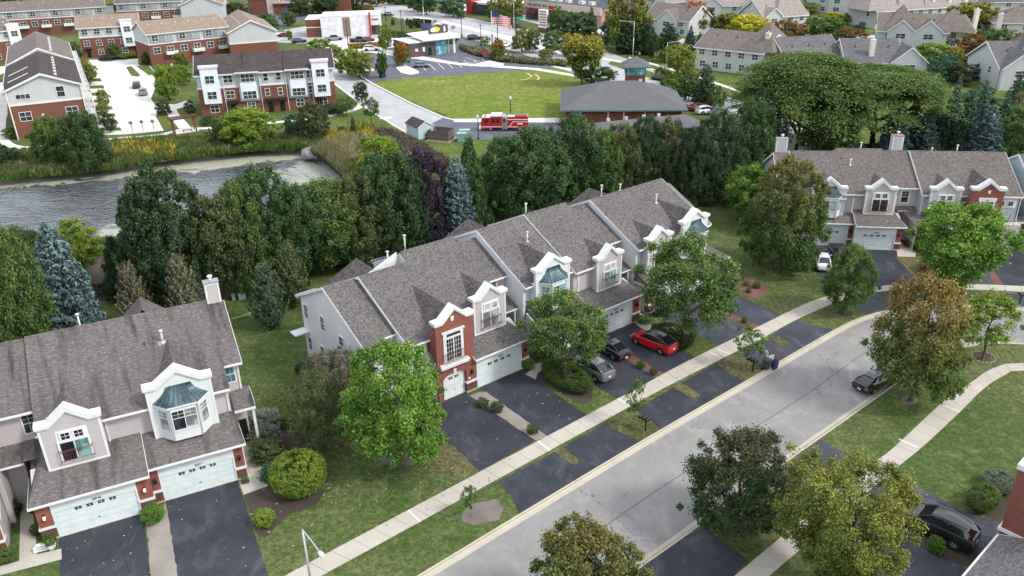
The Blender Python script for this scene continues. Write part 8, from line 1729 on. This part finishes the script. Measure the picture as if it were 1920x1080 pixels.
# shrubs round the three storey terrace
for x,y,H,w,c,lb in ((400,232,1.6,46,'dark','dark clipped shrubs under the left white bay'),(425,226,1.4,26,'dark','dark shrub right of the first terrace door'),(452,222,1.4,30,'dark','dark shrub between terrace doors'),(628,211,1.8,52,'dark','dark shrub group at the right corner of the terrace'),(572,214,1.3,20,'dark','small dark shrub left of the right white bay'),(185,233,1.5,16,'olive','rounded shrub by the lowest balcony'),(188,212,1.2,14,'olive','rounded shrub at the third pad'),
  (358,215,3.0,18,'dark','dark conical shrub at the left corner of the terrace'),(276,122,3.4,16,'dark','dark conical shrub at the tan terrace corner'),(266,122,1.6,12,'gold','yellow brown shrub beside the dark cone'),(240,108,1.2,40,'lime','row of lime shrubs along the far terrace'),(206,112,1.0,40,'dark','low hedge along the far terrace')):
    shrub(x,y,H,w,c,lb,k='bush')
mid=[ # kind,x,ybase,ytop,width,colour,label
('willow',172,318,212,70,'deep','weeping willow like tree right of the brick end wall'),
('willow',105,310,222,64,'green','loose green tree in front of the brick end wall'),
('mid_b',8,312,272,50,'dark','dark shrubby tree at the left edge of the pond bank'),
('mid_spruce',118,262,228,10,'dark','small dark cone by the end wall'),
('mid_a',22,260,240,26,'green','small green shrubs at the left corner of the end wall'),
('mid_a',196,200,168,20,'yellowgreen','thin yellow green tree by the driveway pads, upper'),('young',197,225,190,22,'yellowgreen','thin yellow green tree by the driveway pads, middle'),('mid_b',207,248,210,24,'dark','dark young tree on the driveway pads, lowest'),
('mid_b',163,146,108,20,'gold','yellow tree by the balconies, rear'),('mid_a',170,158,118,28,'yellowgreen','yellow green tree by the balconies, front'),('mid_a',145,115,78,22,'green','green tree hiding the end of the far terrace'),('mid_b',215,108,80,20,'green','green tree in front of the far terrace'),
('mid_a',318,188,122,42,'lime','light green tree on the estate lawn by the post lamp'),('mid_a',345,160,122,28,'lime','light green tree at the corner of the dark roofed terrace'),('mid_a',341,128,98,24,'yellowgreen','yellow green tree before the tan terrace'),('mid_b',308,215,188,26,'dark','dark small tree beside the pergola'),
('mid_b',413,262,213,26,'gold','gold green small tree at the pond path'),('willow',470,272,205,92,'lime','bright arching willow shrub below the terrace'),('willow',437,268,222,70,'green','loose green shrub tree beside the gold one'),('mid_b',555,256,212,40,'teal','bushy dark tree on the pond bank right of the willow shrub'),('mid_b',592,264,190,56,'olive','tall green tree at the pond corner'),('mid_a',395,275,256,16,'lime','small acid green shrub on the bank'),
('young',650,218,182,36,'green','small tree on the lawn by the curving path, left'),('young',697,232,184,34,'green','small tree on the lawn, right of the curving path'),('mid_a',678,192,154,26,'dark','dark small tree by the pale road'),('mid_spruce',664,258,212,20,'pine','small spruce on the bank'),('mid_b',643,255,236,18,'pine','small dark conifer on the bank, lower'),('mid_spruce',752,305,262,26,'teal','small teal conifer beside the yellow willow'),
('willow',715,335,258,78,'lime','fresh yellow green willow above the reeds'),('willow',690,350,290,56,'lime','lower part willow shrub by the reeds'),('willow',775,325,288,44,'sage','pale shrub between the teal conifer and purple tree'),
('mid_a',658,142,92,52,'lime','bright green pair tree at the end of the pale road, left'),('mid_a',676,148,96,48,'yellowgreen','bright green pair tree at the end of the pale road, right'),('mid_col',717,146,100,18,'deep','dark narrow column tree at the corner of the field'),
('mid_a',692,50,8,24,'rust','rust coloured tree by the main road'),('mid_b',724,95,44,26,'yellowgreen','tree with orange tip behind the restaurant lot'),('mid_b',755,124,78,28,'orange','orange tree in the planted island'),('mid_b',934,112,70,24,'orange','orange tree in the right island of the lot'),
('mid_a',500,55,25,34,'deep','dark green tree left of the bank lot'),('mid_a',510,60,33,28,'green','lighter tree beside the dark one'),('mid_a',543,48,22,26,'green','green tree in front of the bank'),('mid_a',565,30,-14,40,'deep','tall dark tree right of the bank sign'),('mid_a',612,26,-10,44,'deep','broad dark tree before the white store'),('mid_a',577,28,8,20,'green','small tree between the bank trees'),
('far_a',544,76,56,10,'lime','tiny lime tree in the lot row'),('mid_a',602,103,73,44,'lime','lime tree behind the dark roofed terrace'),('mid_b',628,107,86,34,'yellowgreen','yellow green shrub tree beside the lime tree'),
('mid_a',612,128,110,20,'lime','small lime shrub behind the terrace end'),
('mid_a',785,22,-20,44,'deep','dark green tree on the north side of the main road'),('mid_a',800,28,-20,40,'deep','green tree above the lorry'),('mid_a',851,32,-12,48,'teal','big blue green tree on the north verge'),('mid_b',864,35,18,14,'green','small tree in front of the big blue green one'),
('mid_a',931,40,-8,36,'gold','yellow tree left of two before the plaza'),('mid_a',958,45,-12,44,'gold','large yellow green tree before the plaza'),('mid_b',1046,62,12,34,'green','green tree before the plaza'),('far_a',1100,10,-12,30,'green','light green tree behind the plaza'),
('far_a',737,48,34,8,'deep','small round verge tree, first left of the lorry'),('far_a',765,48,34,8,'deep','small round verge tree, second left of the lorry'),('mid_col',771,53,37,10,'deep','small round verge tree in front of the trailer'),('mid_col',785,52,35,12,'deep','small round verge tree by the trailer front'),('mid_col',822,60,46,10,'deep','small round verge tree at the lorry cab'),
('young',909,86,68,22,'green','young tree beside dark vehicle at the crossroads'),('sapling',833,54,44,8,'dark','thin sapling on the main road verge, left'),('sapling',850,58,47,8,'dark','thin sapling on the main road verge, right'),
('mid_b',980,98,50,36,'yellowgreen','green tree with yellow side by the road verge'),('mid_a',999,98,55,28,'green','green tree next to the yellow sided one'),('mid_a',1035,100,60,34,'green','loose green tree on the verge'),('mid_a',1024,110,92,28,'yellowgreen','low shrub on the verge below the trees'),
('mid_c',1092,160,64,86,'gold','tall vase shaped tree, gold topped, behind the field'),('mid_a',1122,158,125,60,'deep','dark round tree at the foot of the gold topped one'),('mid_a',1066,105,70,34,'dark','dark tree left of the gold topped one'),
('mid_a',1082,68,22,68,'deep','large dark tree beside the plaza sign'),('mid_spruce',1108,68,10,34,'pine','dark spruce behind the big dark tree'),('mid_a',1140,90,40,34,'teal','grey green tree on the far verge'),('mid_b',1175,95,-30,80,'gold','tallest green tree with gold top on the far verge'),('mid_pine',1175,100,30,50,'dark','dark pine under the gold topped tree'),('mid_pine',1213,102,36,40,'dark','dark pine right of the tall road light'),('mid_col',1224,108,64,20,'deep','dark column tree by the walker'),('mid_pine',1252,115,42,54,'dark','dark pine beside the tan house'),('mid_spruce',1273,60,14,16,'pine','dark spruce near the tan roof'),
('mid_a',1268,165,84,74,'yellowgreen','yellow green tree right of the lookout tower'),('mid_a',1255,195,148,40,'green','green tree beside the hipped roof'),('mid_b',1290,190,135,44,'green','green tree between hipped roof and parked cars'),
('mid_pine',1320,200,118,46,'pine','open dark conifer by the white globe lamp'),('mid_b',1340,205,160,40,'green','green tree left of the giant locust'),
('mid_spruce',1293,95,46,34,'bluegrey','blue grey spruce left of the dark spruce'),('mid_spruce',1310,100,58,30,'bluegrey','second blue grey spruce near the taupe house'),('mid_spruce',1342,120,56,40,'pine','dark tall spruce in front of the taupe house'),
('mid_a',1302,62,2,48,'orange','orange and green tree at the left of the far houses'),('mid_pine',1330,50,14,24,'dark','dark pine right of the orange tree'),('mid_a',1365,60,24,54,'yellowgreen','green spreading tree before the gabled row'),('mid_a',1400,66,28,66,'yellow','brilliant yellow tree in the middle of far houses'),('mid_a',1352,60,38,26,'copper','small reddish tree between far houses'),
('mid_a',1470,88,38,60,'rust','rust orange tree left of the round green one'),('mid_a',1538,85,30,74,'green','round dark green tree among the far houses'),('mid_a',1590,88,54,60,'rust','reddish tree below the sunlit long house'),('mid_a',1562,90,60,34,'olive','olive tree between rust and round green trees'),
('mid_a',1500,24,4,66,'lime','yellow shrub trees in front of gabled houses, centre'),('far_b',1462,26,10,22,'yellow','small yellow tree at the cream gable'),('far_b',1560,40,24,34,'yellow','yellow tree right of the paired windows'),('far_b',1590,44,25,36,'lime','lime tree before the white roofed row'),('mid_pine',1619,22,0,20,'pine','small dark pine at the top edge'),('far_b',1635,25,10,22,'yellow','small yellow tree by the dark pine'),
('mid_spruce',1535,118,84,24,'dark','black spruce left in the group of three'),('mid_spruce',1562,120,78,34,'bluegrey','blue black spruce, middle of the group of three'),('mid_spruce',1584,122,82,24,'dark','slim spruce, right of the group of three'),
('mid_a',1820,62,4,84,'gold','big green tree with gold and red top before the grey house'),('mid_pine',1752,90,38,52,'pine','tall open pine in the middle right'),('mid_a',1650,98,76,28,'yellowgreen','small yellow green tree at the twin gables'),('mid_a',1750,120,82,70,'lime','lime green tree below the tall pine'),('mid_a',1785,125,88,34,'gold','gold tree below the tall pine, right'),
('mid_spruce',1712,140,100,30,'pine','dark spruce right of the pale gable'),('mid_spruce',1733,145,114,22,'blue','small silver blue spruce'),('mid_b',1765,155,100,60,'teal','dark round conifer in the belt top'),('mid_a',1720,115,92,28,'yellowgreen','yellow green shrub right of the grey roof'),
('mid_a',1815,120,64,60,'rust','rust green tree behind the road light'),('mid_a',1862,115,54,70,'green','soft green tree at upper right'),('mid_a',1910,110,62,46,'rust','orange tree at the right edge'),('far_b',1868,115,98,40,'yellow','yellow low trees beside the grey hipped house'),('far_b',1885,44,20,26,'yellow','small yellow tree before the edge house'),('far_b',1868,48,22,28,'lime','small lime tree before the edge house'),('mid_pine',1908,42,8,34,'pine','dark pine at the top right edge'),
('mid_a',1795,160,118,50,'darkred','dark shrubby tree in the conifer belt'),('mid_pine',1840,150,108,50,'bluegrey','grey pine in the conifer belt'),('mid_pine',1870,160,125,44,'dark','dark pine beside the pale gable'),('mid_spruce',1915,180,148,40,'dark','dark conifer at the right edge under the light'),
('mid_spruce',1690,125,104,18,'bluegrey','small blue conifer at the grey roof edge'),('mid_a',1830,215,165,60,'teal','teal conifer mass right of the two blue spruces'),('mid_a',1620,40,20,20,'gold','small gold tree left of the long white roof'),('far_b',1612,62,42,20,'pine','small dark tree at the left end of the long white roof'),
('mid_a',1690,12,-8,50,'lime','yellow green trees on the top edge above the long white roof'),('far_b',1745,18,-4,34,'yellow','bright yellow tree on the top edge'),('far_b',1772,20,-4,30,'rust','rusty tree on the top edge'),('far_b',1820,16,0,40,'yellow','yellow tree at the top left of the grey house'),('far_b',1795,14,-6,26,'bluegrey','grey green tree on the top edge'),
('mid_b',1250,160,134,24,'green','small green tree behind the lookout tower'),
]
for q in mid: T(q[0],q[1],q[2],None,q[3],q[4]*1.15,q[5],q[6],group='trees between the lots and houses' if q[0].startswith(('mid','far')) else None)
# far tree line along the top edge, beyond everything
rr=random.Random(17)
places=('left','centre left','centre','centre right','right')
k=0
for row,(y0,n,xa,xb) in enumerate(((-12,30,-40,1960),(-40,36,-80,2000),(-70,40,-120,2040))):
    for i in range(n):
        x=xa+(xb-xa)*(i+rr.random()*.8)/n; y=y0+rr.uniform(-8,8)
        if row==0 and 560<x<1120 and rr.random()<.45: continue
        col=rr.choice(('green','deep','green','dark','olive','yellowgreen','gold','rust','pine','lime','olive'))
        b=G(x,y); H=rr.uniform(9,16); tree(rr.choice(('far_a','far_b','far_a','far_spruce') if col in('dark','pine') else ('far_a','far_b')),b,H,H*rr.uniform(.38,.55),col,'one of the small mixed trees in the wood beyond the top edge','tree','far wood beyond the last houses')
for i,(x,y,yt,w,c,lb) in enumerate(((15,16,-4,40,'deep','dark tree at the top left corner behind the long roofs'),(60,6,-12,40,'green','green tree behind the long roofs at top left'),(120,6,-14,50,'deep','dark tree above the long terrace roof'),(370,20,-6,36,'olive','olive tree above the small tan wing, left'),(395,22,-2,30,'green','green tree above the small tan wing, middle'),(418,28,6,44,'olive','olive tree above the small tan wing, right'),(445,34,4,44,'olive','olive tree by the bank lane'),(212,22,6,22,'rust','brownish shrub between far terraces'),
   (670,18,-14,60,'olive','grey green tree above the white store'),(640,14,-16,50,'yellowgreen','yellow green tree above the store roof'),(650,38,22,50,'copper','brown hedge like trees behind the white store'),(705,12,-18,40,'rust','brown green tree at the crossing of the main road'),(745,8,-12,50,'deep','tree on the far verge at top centre'),(770,6,-16,40,'green','green tree on the far verge at top centre'),(890,14,-14,40,'green','tree beside the red tower'),(1000,8,-14,50,'dark','dark tree behind the plaza roofs'),(1055,6,-12,50,'deep','deep green tree behind the plaza, right'),(1135,14,-14,60,'deep','dark tree between plaza and gold topped tree'),(1215,40,14,40,'dark','dark tree near the blue house'),(1240,46,18,36,'teal','blue green tree before the tan house'),(1262,38,10,40,'pine','pine like tree above the tan house'),(1340,14,-10,50,'gold','gold tree above the cream roofs'),(1420,14,-6,50,'lime','lime tree above the cream row'))):
    T('mid_a',x,y,None,yt,w,c,lb,group='trees between the lots and houses')
# the dark thicket in the conifer belt and rear belt: low bushes that fill in
rr=random.Random(23)
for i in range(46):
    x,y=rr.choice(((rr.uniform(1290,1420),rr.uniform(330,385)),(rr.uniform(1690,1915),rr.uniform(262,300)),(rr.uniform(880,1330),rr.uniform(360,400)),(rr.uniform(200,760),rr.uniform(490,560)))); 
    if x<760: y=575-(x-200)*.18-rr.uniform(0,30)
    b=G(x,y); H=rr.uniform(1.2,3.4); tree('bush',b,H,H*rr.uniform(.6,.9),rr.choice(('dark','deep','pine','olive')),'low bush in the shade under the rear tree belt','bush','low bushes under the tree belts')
# ------------------------------------------------------------------ pond bank vegetation: reeds, tall grass and weeds
def scatter(name,label,n,fn,size,cols,seed,h=(.5,1.4)):
    g=np.random.default_rng(seed); out=[]; P_=np.array([fn(g) for _ in range(n)]); hh=g.uniform(h[0],h[1],n)
    per=16; idx=np.repeat(np.arange(n),per); a=g.random(len(idx))*6.283; sp=g.random(len(idx))
    base=np.stack([P_[idx,0]+np.cos(a)*sp*.35,P_[idx,1]+np.sin(a)*sp*.35,np.zeros(len(idx))],1); lean=g.normal(0,.22,(len(idx),2)); H=hh[idx]*(.55+.6*g.random(len(idx)))
    tip=base+np.stack([lean[:,0]*H,lean[:,1]*H,H],1); w_=size*(.6+.8*g.random(len(idx))); ax=np.stack([-np.sin(a*3.1),np.cos(a*3.1),np.zeros(len(idx))],1)*w_[:,None]
    mid_=(base+tip)/2; V=np.stack([base-ax*.4,base+ax*.4,mid_+ax,tip,mid_-ax],1).reshape(-1,3); N=len(idx)
    me=bpy.data.meshes.new(name); me.vertices.add(5*N); me.vertices.foreach_set('co',V.astype(np.float32).ravel()); me.loops.add(5*N); me.loops.foreach_set('vertex_index',np.arange(5*N,dtype=np.int32)); me.polygons.add(N); me.polygons.foreach_set('loop_start',np.arange(0,5*N,5,dtype=np.int32)); me.materials.append(MT['leaf']); me.update(); me.validate()
    o=link(name,me); o['tint']=list(LC[cols[0]][0] if isinstance(cols[0],str) else cols[0]); o['tint2']=list(LC[cols[1]][1] if isinstance(cols[1],str) else cols[1]); tag(o,label,'plants',kind='stuff'); return o
def band(poly_px):
    pts=[G(*q) for q in poly_px]; xs=[p.x for p in pts]; ys=[p.y for p in pts]; pl=[(p.x,p.y) for p in pts]
    def f(g):
        for _ in range(200):
            q=(g.uniform(min(xs),max(xs)),g.uniform(min(ys),max(ys)))
            if inside(q,pl): return q
        return pl[0]
    return f
NB=band(((-40,300),(60,290),(200,270),(300,262),(420,262),(520,258),(600,262),(592,284),(560,281),(480,284),(420,290),(300,304),(200,320),(100,330),(-40,342)))
scatter('bank_grass','tall rough grass and weeds along the far pond bank',5200,NB,.055,('bright','olive'),1,(.6,1.5))
scatter('bank_grass','tan seed grass mixed along the far pond bank',1500,NB,.05,('olive','tan'),21,(.6,1.6))
scatter('goldenrod','yellow flowering goldenrod patches on the far pond bank',260,band(((215,280),(270,268),(330,270),(330,300),(240,300),(215,295))),.10,('yellowgreen','goldenrod'),2,(.9,1.6))
scatter('goldenrod','goldenrod and seed heads beside the pond corner',420,band(((600,262),(640,248),(700,240),(700,262),(660,282),(610,290))),.09,('yellowgreen','goldenrod'),3,(.9,1.7))
scatter('bank_grass','green rough grass on the bank strip below the path',1500,band(((-20,285),(100,280),(200,272),(330,262),(330,275),(180,292),(0,305))),.06,('bright','lime'),4,(.4,.9))
scatter('reeds','blue green reeds and cattails at the eastern pond shore',2400,band(((588,292),(615,280),(640,300),(672,330),(690,356),(668,358),(645,335),(612,306))),.05,('teal','reed'),5,(1.4,2.4))
scatter('bank_grass','pinkish tan seed grass above the reeds',2000,band(((600,284),(640,262),(690,262),(700,290),(690,330),(665,318),(630,290))),.06,('olive','tan'),6,(1.0,1.8))
scatter('dry_scrub','grey brown dry scrub on the slope below the shed',1300,band(((690,244),(735,250),(790,275),(840,305),(838,318),(800,310),(755,290),(700,262))),.09,((.10,.085,.065),(.20,.165,.125)),7,(.6,1.3))
scatter('bank_grass','olive weeds on the near shore behind the rear trees',900,band(((205,458),(262,452),(300,470),(420,470),(400,490),(200,490))),.07,('green','olive'),8,(.6,1.3))
scatter('shrub_border','ornamental grasses along the road verge by the lot',700,band(((860,88),(905,96),(940,108),(1000,114),(1060,118),(1062,126),(1000,122),(930,116),(870,98))),.12,('olive','tan'),9,(.8,1.5))
scatter('shrub_border','green shrubs and grasses between store and lot',500,band(((730,62),(790,70),(860,76),(850,84),(770,78),(735,70))),.12,('green','olive'),10,(.7,1.4))
scatter('flower_bed','red and yellow planting strip north of the restaurant',500,band(((655,86),(720,82),(722,88),(655,93))),.12,('yellowgreen',(.55,.20,.06)),11,(.5,1.0))
# boulder on the bank, storm outlet rocks
def rock(x,y,s,label,z=0):
    b=G(x,y,z); r_=random.Random(int(x)); m=MB(); n=9
    prof=[(.95,-.2),(1.0,.15),(.85,.5),(.5,.72),(.1,.8)]
    m.lathe([(s*a,s*.6*b_) for a,b_ in prof],n,0,smooth=True); me=m.mesh('boulder',MT['stone'])
    for v in me.vertices: v.co.x*=1+r_.uniform(-.18,.18); v.co.y*=1+r_.uniform(-.18,.18); v.co.z*=1+r_.uniform(-.2,.2)
    o=link('boulder',me,None,b[:3],r_.uniform(0,3)); tag(o,label,'rock')
rock(592,287,2.6,'large grey boulder slab at the corner of the pond'); rock(306,299,1.1,'small grey boulder at the far pond edge')
# loose stones ringing the young lime tree
b=G(1843,670); st=MB()
for i in range(18):
    t=2*math.pi*i/18; x,y=b.x+math.cos(t)*1.05,b.y+math.sin(t)*1.05; st=MB(); st.box(-.10,.10,-.07,.07,.005,.06); o=st.build('edging_stone',MT['gravel'],None,(x,y,0),t+1.57); tag(o,'grey edging stone in the ring round the young lime tree','stone','edging stones round the young tree')
# manhole and utility lids in the lawn
for x,y in ((728,222),): 
    m=MB(); b=G(x-5,y); m.box(-1.1,1.1,-.8,.8,.02,.15); tag(m.build('concrete_lid',MT['conc_far'],None,b[:3]),'pale concrete lid on the lawn near the curving path','lid')
# pale worn curve marks and litter of straw in the field
MT['straw']=plain('dry_straw',(.55,.50,.28),.9,.1,0,.2,3)
m=MB()
for pts in (((988,137),(993,140),(997,144)),((1003,139),(1008,143),(1011,147),(1007,150)),((975,150),(985,149),(994,146))):
    q=smooth_line(P(*pts),.8)
    for a,b in zip(offset_line(q,.22),offset_line(q,-.22)): pass
    A=offset_line(q,.22); B=offset_line(q,-.22)
    for i in range(len(q)-1): m.face([(*A[i][:2],.012),(*A[i+1][:2],.012),(*B[i+1][:2],.012),(*B[i][:2],.012)])
rr=random.Random(4); b=G(810,153)
for _ in range(90): x,y=b.x+rr.gauss(0,2.6),b.y+rr.gauss(0,1.2); r=rr.uniform(.08,.3); m.face([(x-r,y,.013),(x,y-r*.6,.013),(x+r,y,.013),(x,y+r*.6,.013)])
tag(m.build('straw_marks',MT['straw']),'pale dry straw marks and tyre curves on the green field','straw',kind='stuff')
